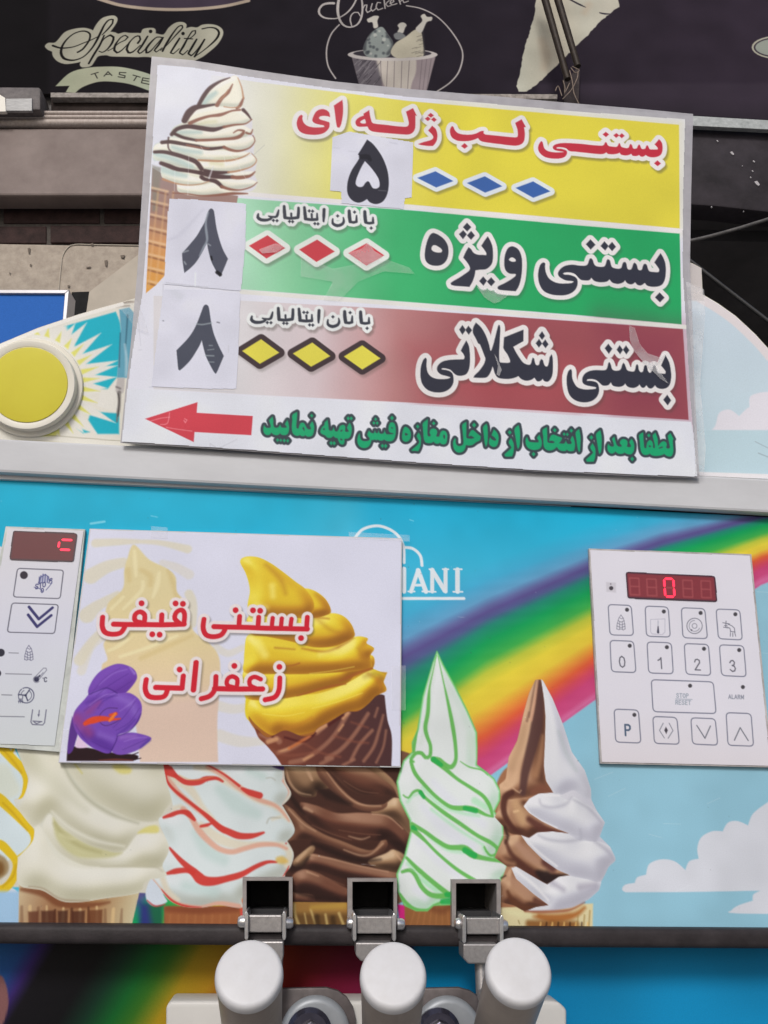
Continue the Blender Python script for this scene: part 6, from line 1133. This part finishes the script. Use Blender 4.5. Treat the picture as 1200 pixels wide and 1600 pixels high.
# ================================================================== SHOP FRONT behind the machine
def fprism(name, u0, u1, z0, z1, f, b, m, parent=None, bevel=0.0):
    """slab on the shop front in metres along it (u) and above ground (z)"""
    v = []
    for o in (f, b):
        for (u, z) in ((u0, z0), (u1, z0), (u1, z1), (u0, z1)):
            q = FAC.o + FAC.u * u + FAC.n * o; v.append((q[0], q[1], z))
    return mesh_obj(name, v, [[0, 1, 2, 3], [7, 6, 5, 4], [0, 4, 5, 1], [1, 5, 6, 2], [2, 6, 7, 3], [3, 7, 4, 0]], m, parent, False, bevel)
BO = 0.07
def art_banner():
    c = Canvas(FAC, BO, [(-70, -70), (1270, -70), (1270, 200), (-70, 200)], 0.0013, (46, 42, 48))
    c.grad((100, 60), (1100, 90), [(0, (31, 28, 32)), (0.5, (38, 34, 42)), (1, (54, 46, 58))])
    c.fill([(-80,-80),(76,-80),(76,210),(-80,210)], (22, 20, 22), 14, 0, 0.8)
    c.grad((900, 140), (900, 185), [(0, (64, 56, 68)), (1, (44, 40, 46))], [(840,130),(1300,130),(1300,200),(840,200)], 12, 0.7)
    CRM = (178, 176, 160); z = Zm(60, 0, 3.75)
    c.fill([poly("350,-60! 350,-5 480,35 640,55 800,62 960,55 1100,40 1220,10! 1220,-60!", z)], (70, 60, 74), 2)
    c.strokes([("350,-8 480,30 640,50 800,56 960,50 1100,34 1230,4", 24)], z, (182, 166, 150), 2)
    z1, z2 = Zm(70, 20, 7.5), Zm(200, 20, 7.5)
    hp = z1(parse("0,390 40,352 110,350 150,320 230,230 330,190 450,175 530,190 565,205! 600,140 660,70 730,40 810,32 850,60 845,110 800,180 770,220! 830,230 860,245 930,228 1000,235 1090,235")) + z2(parse("150,235 170,195 220,178 300,178 325,200 325,240! 400,255 430,240 480,170 560,115 640,108 685,135 682,180! 740,165 810,170 870,140 960,132 1050,150 1110,200 1110,270 1050,370 950,460 850,530 700,580 400,560 250,520 100,520")) + z1(parse("950,515 780,512 720,498 630,510 590,560 540,625 440,640 410,610 420,575! 350,590 240,600 150,570 95,510 85,455! 30,430"))
    c.fill([catmull(hp, True, 1.6)], CRM, 1.5)
    BL = (30, 28, 28)
    c.strokes([("95,385 170,410 250,412 350,395 450,355 540,320 640,270", [28, 22, 15, 13, 13, 13, 10]), ("385,462 440,430 490,370 525,310 530,250 490,220 430,215 340,245 260,310 205,390 190,470 220,530 290,555 370,550 460,510 540,430 600,340 650,240 700,140 750,85 800,80 795,120 740,190 670,260", [22, 22, 22, 22, 20, 16, 15, 18, 24, 30, 32, 26, 18, 15, 16, 20, 24, 28, 26, 20, 18, 20, 18, 10]),
               ("695,265 640,385 575,490 515,595", [18, 24, 26, 22]), ("640,400 690,310 770,262 805,285 790,350 730,430 670,464 635,450", [10, 12, 16, 26, 26, 20, 14, 12]), ("740,445 790,420 870,355 945,318 975,285 945,265 890,290 830,370 815,440 845,468 900,440 970,370", [10, 10, 12, 12, 16, 14, 16, 26, 28, 18, 12, 10]), ("1090,355 1120,312 1110,275 1060,280 990,350 960,430 980,466 1030,458 1120,380", [24, 20, 16, 14, 24, 28, 20, 12, 10])], z1, BL, 1.2)
    c.strokes([("230,275 160,390 115,455 135,476 190,440 250,360", [20, 26, 24, 16, 12, 10]), ("400,290 340,285 270,345 212,425 215,468 262,450 335,370 405,290", [16, 14, 22, 28, 20, 12, 12, 14]), ("412,290 360,375 310,440 330,460 400,410", [18, 26, 22, 12, 10]), ("380,440 450,385 560,262 640,175 635,150 590,162 520,250 440,380 405,450", [10, 12, 12, 18, 16, 16, 24, 28, 22]), ("605,298 540,400 500,470 530,480 600,420", [20, 26, 22, 12, 10]),
               ("680,320 740,290 790,240 790,208 755,215 710,280 650,390 605,470 640,492 700,440", [10, 12, 14, 16, 14, 24, 28, 22, 14, 10]), ("662,300 755,306", 15), ("805,310 740,420 708,480 740,502 800,445 890,325", [20, 28, 24, 14, 12, 12]), ("897,312 840,410 780,515", [20, 26, 22]), ("780,515 860,460 960,380 1040,300 1067,230 1030,185 960,172 870,188", [12, 12, 14, 22, 28, 24, 16, 18])], z2, BL, 1.2)
    c.fill([circ((265, 218), 21, z2), circ((645, 243), 20, z2)], BL)
    c.grad((90, 130), (230, 130), [(0, (170, 176, 152)), (0.4, (188, 190, 166)), (1, (170, 178, 158))], poly("100,505! 180,430 270,400 380,390 500,395 640,430 720,470! 720,560! 560,500 450,480 350,480 260,510 215,545! 160,540! 182,503!", z), 1.5)
    TL = [[(310,436),(350,424)], [(330,430),(345,458)], [(385,446),(408,420),(430,442)], [(394,437),(422,434)], [(512,426),(476,424),(474,436),(508,444),(505,456),(468,450)], [(555,440),(596,452)], [(577,446),(560,472)], [(648,462),(612,456),(604,485),(648,494)], [(610,470),(645,476)]]
    c.letter([], (40, 38, 38), None, 0, None, [([(a[0], a[1]) for a in z(s_)], 6 / 3.75) for s_ in TL], 1.3)
    c.stroke(circ((1216, 74), 40, ID, 17) + [circ((1216, 74), 40, ID, 17)[0]], 3, CRM, 1.5); c.fill([circ((1216, 74), 36, ID, 14)], (150, 156, 148), 2)
    # bucket of drumsticks in a ring
    WH = (186, 180, 178); z = Zm(480, 0, 4.2857)
    c.strokes([("215,165 160,230 130,330 140,440 190,525", 10), ("665,38 770,60 880,120 980,230 1040,350 1020,470 960,550 870,612", 10)], z, WH, 1.5)
    z3 = Zm(490, 0, 7.5)
    c.strokes([("235,38 180,38 110,55 65,110 70,165 120,205 200,218 290,210 390,150 460,70 505,-20 540,-120", [38, 34, 28, 26, 22, 18, 16, 18, 20, 20, 22, 22]), ("310,-100 298,-20 285,60 285,150 310,240 360,300 430,318 500,295 545,240 570,150 570,40 555,-60", [30, 32, 34, 32, 28, 26, 20, 22, 24, 24, 22, 18]), ("545,185 520,145 480,145 440,180 430,240 448,305", [14, 15, 16, 16, 18, 14]),
               ("578,100 600,60 625,58 615,120 632,146 675,118", 15), ("688,42 670,105 690,130 730,100", 15), ("785,32 750,28 732,85 755,116 810,96", 15), ("822,-40 838,98", 17), ("885,6 845,48 870,76 905,66", 14), ("895,42 940,18 930,-12 900,15 915,58 975,42", 15), ("998,-10 1018,48", 16), ("1012,22 1040,-6 1058,30 1110,12", 14)], z3, WH, 1.3)
    c.fill([poly("300,385! 860,378! 800,610! 360,610!", z)], (150, 138, 142), 2); bk = c.mask(poly("300,385! 860,378! 800,610! 360,610!", z))
    c.fill([poly("460,390! 730,385! 728,480 700,560 690,620! 540,620! 510,560 470,480", z)], (192, 184, 176), 4, clip=bk); c.fill([poly("300,390! 460,395! 500,540 490,620! 350,620!", z)], (92, 88, 96), 6, 0, 0.8, clip=bk)
    rr = random.Random(5)
    for i in range(46):
        x, y = rr.randint(300, 470), rr.randint(400, 590); c.strokes([("%d,%d %d,%d" % (x, y, x + 34, y - 40), 4)], z, (50, 46, 54) if i % 2 else (150, 146, 150), 1.4, 0.7, bk)
    for x, x2 in ((490, 500), (540, 530), (585, 580), (635, 628), (685, 672), (770, 750), (800, 775), (830, 800)): c.strokes([("%d,395 %d,600" % (x, x2), 4)], z, (110, 102, 106), 1.5, 0.8, bk)
    c.fill([circ((572, 366), 302, z, 42)], (196, 190, 188), 1.6); c.fill([circ((570, 358), 262, z, 28)], (60, 56, 64), 2)
    c.fill([poly("440,210 500,180 540,230 575,290 550,372 480,388 400,378 375,330 400,260", z)], (142, 150, 148), 2); lg = c.mask(poly("440,210 500,180 540,230 575,290 550,372 480,388 400,378 375,330 400,260", z))
    for i in range(26):
        x, y = rr.randint(380, 570), rr.randint(200, 380); c.fill([circ((x, y), rr.randint(5, 14), z)], (70, 74, 80) if i % 3 else (196, 198, 192), 2.5, 0, 0.7, clip=lg)
    c.strokes([("380,330 390,270 430,215", [30, 24, 14]), ("540,360 575,300 530,220", [24, 24, 12])], z, (60, 62, 68), 5, 0.7, lg)
    c.fill([poly("400,130 420,118 450,105 480,110 470,140 474,180 446,188 436,150 410,150", z)], (198, 194, 186), 2)
    c.fill([poly("605,170 625,152 650,152 666,168 655,188 640,222 605,216 615,190", z)], (196, 192, 184), 2); c.fill([poly("580,230 620,215 660,245 620,265 590,260", z)], (120, 122, 124), 3)
    c.fill([poly("720,200 760,205 778,290 780,372 680,385 600,388 560,352 590,290 660,245", z)], (190, 184, 166), 2); lg2 = c.mask(poly("720,200 760,205 778,290 780,372 680,385 600,388 560,352 590,290 660,245", z))
    for i in range(16):
        x, y = rr.randint(690, 780), rr.randint(230, 380); c.strokes([("%d,%d %d,%d" % (x, y, x + 30, y - 10), 4)], z, (110, 106, 100), 2, 0.7, lg2)
    c.strokes([("775,210 782,290 785,370", 10)], z, (60, 58, 62), 3, 0.8)
    c.fill([poly("726,192 770,140 760,108 785,93 802,112 836,114 832,138 800,150 765,218", z)], (200, 196, 188), 2)
    # torn pale shape
    z = Zm(780, 0, 6)
    jag = []
    base = [(345,-400),(345,-60),(335,100),(300,250),(255,390),(220,540),(190,700),(165,810),(185,862),(262,858),(400,750),(560,590),(800,360),(960,190),(1060,112),(1122,62),(1120,0),(1090,-400)]
    for i in range(len(base) - 1):
        a, b = base[i], base[i + 1]; n = max(2, int(math.hypot(b[0] - a[0], b[1] - a[1]) / 20))
        for k in range(n): t = k / n; jag.append((a[0] + (b[0] - a[0]) * t + rr.uniform(-6, 6), a[1] + (b[1] - a[1]) * t + rr.uniform(-4, 4)))
    pth = [(q[0], q[1]) for q in z(jag)]
    c.grad((810, 60), (960, 60), [(0, (196, 196, 182)), (0.4, (204, 196, 178)), (0.7, (196, 194, 180)), (1, (200, 196, 182))], pth, 1.4); pm = c.mask(pth)
    c.strokes([("400,380 440,520 420,640", [80, 110, 60]), ("800,120 840,40", [60, 60])], z, (194, 178, 158), 14, 0.6, pm)
    c.strokes([("640,-20 700,15 760,45 810,68", [20, 18, 20, 6]), ("945,120 990,130 1040,130", [14, 20, 10])], z, (56, 52, 62), 1.6)
    c.mottle(0.07, 50, 41)
    return c
banner = thing('shop_banner', 'dark cloth shop banner with script lettering and a bucket of chicken above the machine', 'banner', FAC.at((600, 150), BO))
BOUT = [(-66, -66), (1266, -66), (1266, 191), (1086, 181), (960, 168), (870, 158), (870, 147), (76, 146.5), (-66, 146)]
m_ban = paint_mat('banner_cloth', 0.8, 0.04, 0.10, 700, 0.12, 10, 0.06)
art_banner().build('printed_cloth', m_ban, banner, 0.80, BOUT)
m_slat = mat('grey_slat', (0.30, 0.27, 0.25), 0.7, 0, 0.2, 0.35, 70, 0.2, 200)
prism('bottom_slat', FAC, [(79, 144.5), (871, 147), (871, 154.5), (79, 152)], BO + 0.012, BO - 0.01, m_slat, banner, 0.001)
prism('cloth_backing', FAC, BOUT, BO - 0.002, BO - 0.01, m_dark, banner)
# walls
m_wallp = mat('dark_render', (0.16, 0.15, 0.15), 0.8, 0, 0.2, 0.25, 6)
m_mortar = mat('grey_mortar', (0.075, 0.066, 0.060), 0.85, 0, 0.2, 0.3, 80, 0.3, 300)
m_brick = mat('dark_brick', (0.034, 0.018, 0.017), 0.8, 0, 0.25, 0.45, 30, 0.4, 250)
m_conc = mat('beige_concrete', (0.46, 0.40, 0.335), 0.85, 0, 0.15, second=(0.33, 0.28, 0.235), scale=42, bump=0.5, bscale=180, detail=10)
m_conc2 = mat('smooth_render', (0.47, 0.42, 0.355), 0.8, 0, 0.2, 0.07, 16, 0.15, 220)
m_inside = mat('dark_interior', (0.085, 0.080, 0.082), 0.7, 0, 0.2, 0.25, 3)
def zf(p, off): return FAC.at(p, off)[2]
def uf(p, off): return FAC.uv(p, off)[0]
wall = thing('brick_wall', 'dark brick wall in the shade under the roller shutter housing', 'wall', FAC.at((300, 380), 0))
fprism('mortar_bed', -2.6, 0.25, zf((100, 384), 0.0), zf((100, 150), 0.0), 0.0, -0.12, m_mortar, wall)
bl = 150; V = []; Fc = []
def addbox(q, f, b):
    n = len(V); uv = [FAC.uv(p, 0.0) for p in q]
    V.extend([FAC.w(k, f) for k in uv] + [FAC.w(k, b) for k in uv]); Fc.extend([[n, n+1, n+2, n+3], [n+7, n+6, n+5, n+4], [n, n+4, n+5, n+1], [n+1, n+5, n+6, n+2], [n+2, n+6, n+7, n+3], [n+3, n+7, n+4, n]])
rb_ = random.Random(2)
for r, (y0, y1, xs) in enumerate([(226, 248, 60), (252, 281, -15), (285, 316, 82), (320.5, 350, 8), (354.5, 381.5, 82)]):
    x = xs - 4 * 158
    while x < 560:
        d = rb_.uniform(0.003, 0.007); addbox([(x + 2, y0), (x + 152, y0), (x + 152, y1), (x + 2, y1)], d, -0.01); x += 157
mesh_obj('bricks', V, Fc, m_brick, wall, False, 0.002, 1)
beam = thing('concrete_beam', 'weathered beige concrete beam under the dark brick wall', 'wall', FAC.at((150, 520), 0.03))
fprism('beam', -2.6, 0.25, 0.0, zf((100, 382.5), 0.03), 0.03, -0.10, m_conc, beam, 0.004)
prism('render_patch', FAC, [(139.5, 456), (216, 398), (330, 398), (330, 560), (131, 560), (134, 494)], 0.033, 0.0305, m_conc2, beam)
prism('slot_shade_patch', FAC, [(112, 456.5), (139, 455.5), (133, 496), (112, 504)], 0.0325, 0.0302, m_black, beam)  # flat black patch standing in for the shade of a recess
ch = []
for (x, y, w_, h_) in [(163, 407, 5, 9), (188, 399, 7, 4), (105, 446, 4, 3), (43, 388, 4, 8), (46, 413, 3, 2), (14, 426, 2, 2), (141, 380.5, 5, 3), (134, 417, 8, 1)]:
    ch.append([(x, y), (x + w_, y - 1), (x + w_ * 0.8, y + h_), (x + 1, y + h_ * 0.8)])
Vc, Fcc = [], []
for q in ch:
    n = len(Vc); Vc += [FAC.at(p, 0.0345) for p in q] + [FAC.at(p, 0.0320) for p in q]; Fcc += [[n, n+1, n+2, n+3], [n, n+4, n+5, n+1], [n+1, n+5, n+6, n+2], [n+2, n+6, n+7, n+3], [n+3, n+7, n+4, n]]
mesh_obj('chipped_spots', Vc, Fcc, mat('chip_shadow', (0.17, 0.14, 0.115), 0.9), beam)
tag(tube('wall_wire', [FAC.at(p, 0.0315) for p in catmull([(91, 470), (92, 452), (95, 420), (98, 400), (106, 387), (118, 382), (150, 382.5), (250, 384)], False, 5)], 0.0016, m_conc2), 'thin pale wire running down the beige concrete beam', 'wire')
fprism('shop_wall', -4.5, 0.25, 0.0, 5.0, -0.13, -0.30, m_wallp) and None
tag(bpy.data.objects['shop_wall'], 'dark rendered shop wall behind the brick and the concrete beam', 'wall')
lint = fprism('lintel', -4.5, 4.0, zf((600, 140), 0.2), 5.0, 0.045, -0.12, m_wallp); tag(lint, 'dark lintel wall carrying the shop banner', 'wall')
# roller shutter housing
sh_ = prism('recess_shade_board', FAC, [(80, 151), (700, 153), (700, 176), (80, 175)], 0.062, 0.046, mat('recess_shade_brown', (0.030, 0.022, 0.020), 0.8, 0, 0.1, 0.4, 20), banner)  # near-black board added; its colour stands in for shade under the slat
m_house = mat('dusty_steel', (0.235, 0.190, 0.176), 0.65, 0.1, 0.3, second=(0.165, 0.128, 0.118), scale=9, bump=0.15, bscale=300, detail=12)
m_rib = mat('ribbed_steel', (0.46, 0.40, 0.37), 0.55, 0.1, 0.4, second=(0.33, 0.27, 0.24), scale=60, detail=10, stretch=(3, 3, 0.6))
hs = thing('shutter_housing', 'dusty brown roller shutter housing with a ribbed roll on top left of the price sign', 'shutter housing', FAC.at((150, 300), 0.07))
prism('housing_box', FAC, [(-400, 201), (700, 200), (700, 305), (-400, 305)], 0.075, 0.012, m_house, hs, 0.006, False, 2)
for (y, r) in ((177.5, 0.0075), (184.0, 0.0075), (193.5, 0.013)):
    o = 0.082 - r; tube('roll_rib', [FAC.at((-400, y + 0.0), o), FAC.at((100, y), o), FAC.at((700, y), o)], r, m_rib, hs, 20)
prism('roll_core', FAC, [(-400, 176), (700, 176), (700, 204), (-400, 204)], 0.060, 0.014, m_rib, hs)
# grey floodlight on the left
fl = thing('floodlight', 'grey ribbed floodlight above the shutter housing at the left edge', 'floodlight', FAC.at((30, 170), 0.1))
prism('light_body', FAC, [(-90, 134.5), (61, 135.5), (63, 138), (63, 171), (-90, 171)], 0.110, 0.03, mat('floodlight_body', (0.13, 0.115, 0.115), 0.6, 0, 0.3, 0.3, 60), fl, 0.006, True)
prism('ribbed_glass', FAC, [(9, 154), (50, 153.5), (50, 173), (9, 173)], 0.114, 0.105, mat('ribbed_glass', (0.36, 0.36, 0.365), 0.35, 0, 0.5, second=(0.22, 0.22, 0.225), scale=160, detail=2, stretch=(0.3, 0.3, 3)), fl, 0.001)
prism('pale_reflector', FAC, [(-60, 120), (-20, 146), (0, 148), (8, 153), (9, 174), (-60, 174)], 0.117, 0.106, mat('pale_reflector', (0.80, 0.77, 0.70), 0.5), fl)
# blue sign
bs = thing('blue_sign', 'blue box sign in a white metal frame at the left edge', 'sign', FAC.at((30, 540), 0.42))
m_wf = mat('white_frame', (0.48, 0.47, 0.50), 0.35, 0.2, 0.5, 0.05, 30)
prism('sign_face', FAC, [(-300, 457), (101.5, 458), (90, 600), (-300, 600)], 0.438, 0.41, mat('blue_face', (0.030, 0.145, 0.52), 0.6, 0, 0.08, second=(0.022, 0.115, 0.43), scale=500, detail=3), bs)
prism('frame_top', FAC, [(-300, 452), (107.8, 452.8), (101, 458.2), (-300, 457.2)], 0.444, 0.40, m_wf, bs, 0.001)
prism('frame_side', FAC, [(107.8, 453), (94.6, 600), (89.5, 600), (101.3, 458.4)], 0.444, 0.40, m_wf, bs, 0.001)
prism('sign_side', FAC, [(107.8, 453), (95, 600), (60, 600), (60, 453)], 0.399, 0.385, m_dark, bs); prism('side_lip', FAC, [(108, 453.5), (95.2, 600), (60, 600), (60, 453.5)], 0.384, 0.378, m_wf, bs); prism('sign_back', FAC, [(108, 453.5), (95.2, 600), (60, 600), (60, 453.5)], 0.377, 0.352, m_dark, bs)
# right hand side : flashing, dark box, open dark shop
fs = prism('metal_flashing', FAC, [(900, 167), (1086, 181), (1300, 193.5), (1300, 207), (1086, 196.5), (900, 186)], 0.095, 0.08, mat('galvanised', (0.44, 0.46, 0.46), 0.5, 0.35, 0.5, second=(0.27, 0.29, 0.29), scale=75, detail=8), None, 0.001)
tag(fs, 'mottled galvanised strip under the banner right of the price sign', 'flashing')
dk = thing('dark_panel', 'dark stained fascia box with white paint chips right of the price sign', 'fascia box', FAC.at((1140, 310), 0.06))
prism('fascia', FAC, [(860, 190), (1300, 209), (1300, 336), (1200, 331), (1120, 322), (1060, 318), (860, 306)], 0.070, 0.0, mat('stained_fascia', (0.032, 0.027, 0.033), 0.7, 0, 0.2, 0.4, 9, 0.2, 120), dk, 0.008, True)
m_chip = mat('white_chip', (0.42, 0.40, 0.42), 0.7)
for (x, y, s) in [(1144, 239, 3.2), (1121, 220, 1.6), (1178, 252, 1.8), (1176, 267, 1.4), (1173, 277, 1.3), (1183, 286, 4.4), (1160, 331 - 72, 0.9), (1112, 329 - 6, 1.2), (1162, 330, 0.8)]:
    prism('paint_chip', FAC, [(x - s, y - s * 0.5), (x, y - s * 0.8), (x + s, y + s * 0.5), (x + s * 0.5, y + s), (x - s * 0.3, y + s * 0.4)], 0.0730, 0.0690, m_chip, dk)
rm = thing('shop_interior', 'black shop interior seen past the right edge of the price sign', 'interior', FAC.at((1150, 600), -1.6))
fprism('back_wall', 0.25, 4.0, 0.0, 4.0, -1.6, -1.7, m_inside, rm)
fprism('side_wall', 0.252, 0.33, 0.0, 4.0, -0.13, -1.59, m_inside, rm)
fprism('side_wall', 3.9, 4.0, 0.0, 4.0, -0.13, -1.59, m_inside, rm)
fprism('ceiling', 0.335, 3.89, zf((1150, 335), 0.0), zf((600, 140), 0.2) + 0.35, -0.125, -1.59, m_inside, rm)
fprism('front_beam', 0.253, 3.95, zf((1150, 318), 0.0), zf((600, 150), 0.0), -0.004, -0.124, m_inside, rm)
cb = tube('cable', [FAC.at(p, 0.24) for p in catmull([(1040, 384), (1080, 376), (1110, 369), (1150, 358), (1176, 350), (1210, 339), (1290, 310)], False, 6)], [0.0045] * len(catmull([(1040, 384), (1080, 376), (1110, 369), (1150, 358), (1176, 350), (1210, 339), (1290, 310)], False, 6)), mat('grey_cable', (0.10, 0.095, 0.095), 0.6, 0, 0.3, 0.3, 60))
tag(cb, 'grey cable sagging across the dark opening right of the price sign', 'cable')
pp = tube('awning_bar', [FAC.at((1040, 378), 0.12), FAC.at((1330, 602), 0.12)], 0.0055, mat('black_bar', (0.03, 0.03, 0.032), 0.4, 0, 0.5)); tag(pp, 'black bar slanting down across the dark opening behind the header', 'bar')
# hanging rods tied with wire
m_rod = mat('dark_rod', (0.030, 0.021, 0.015), 0.55, 0.1, 0.25, 0.4, 60)
ra = tube('hanging_rod', [FAC.at((838, -60), 0.19), FAC.at((851, -3), 0.19), FAC.at((887, 124), 0.19)], [0.0112, 0.0108, 0.0088], m_rod); tag(ra, 'longer left rod of the two dark rods hanging in front of the banner', 'rod', 'dark rods hanging before the banner')
rb2 = tube('hanging_rod', [FAC.at((853, -60), 0.20), FAC.at((871, -3), 0.20), FAC.at((903, 104), 0.20)], [0.0112, 0.0108, 0.0088], m_rod); tag(rb2, 'shorter right rod of the two dark rods hanging in front of the banner', 'rod', 'dark rods hanging before the banner')
m_tie = mat('rusty_tie', (0.22, 0.17, 0.14), 0.7, 0.2, 0.3, 0.3, 90)
wt = thing('wire_tie', 'twisted rusty wire tie at the lower ends of the hanging rods', 'wire', FAC.at((893, 140), 0.43))
for pts in ([(903, 112), (902, 122), (893, 140), (879, 155)], [(890, 110), (894, 126), (897, 146), (905, 163)], [(880, 126), (883, 138), (882, 146), (890, 130)], [(868, 142), (872, 134), (878, 150)], [(894, 104), (905, 110), (899, 114), (892, 106)]):
    tube('wire_strand', [FAC.at(p, 0.20) for p in catmull(pts, False, 3)], 0.0014, m_tie, wt, 8)
prism('rod_shoe', FAC, [(880, 122), (892, 118), (903, 104), (906, 108), (904, 162), (882, 160)], 0.095, 0.082, mat('dark_shoe', (0.045, 0.034, 0.035), 0.7, 0, 0.2, 0.4, 60), wt)
# ground
pv = mesh_obj('pavement', [(-120, -120, 0), (120, -120, 0), (120, 120, 0), (-120, 120, 0)], [[0, 1, 2, 3]], mat('paving', (0.26, 0.25, 0.24), 0.85, 0, 0.2, 0.2, 3, 0.2, 60)); pv['kind'] = 'structure'
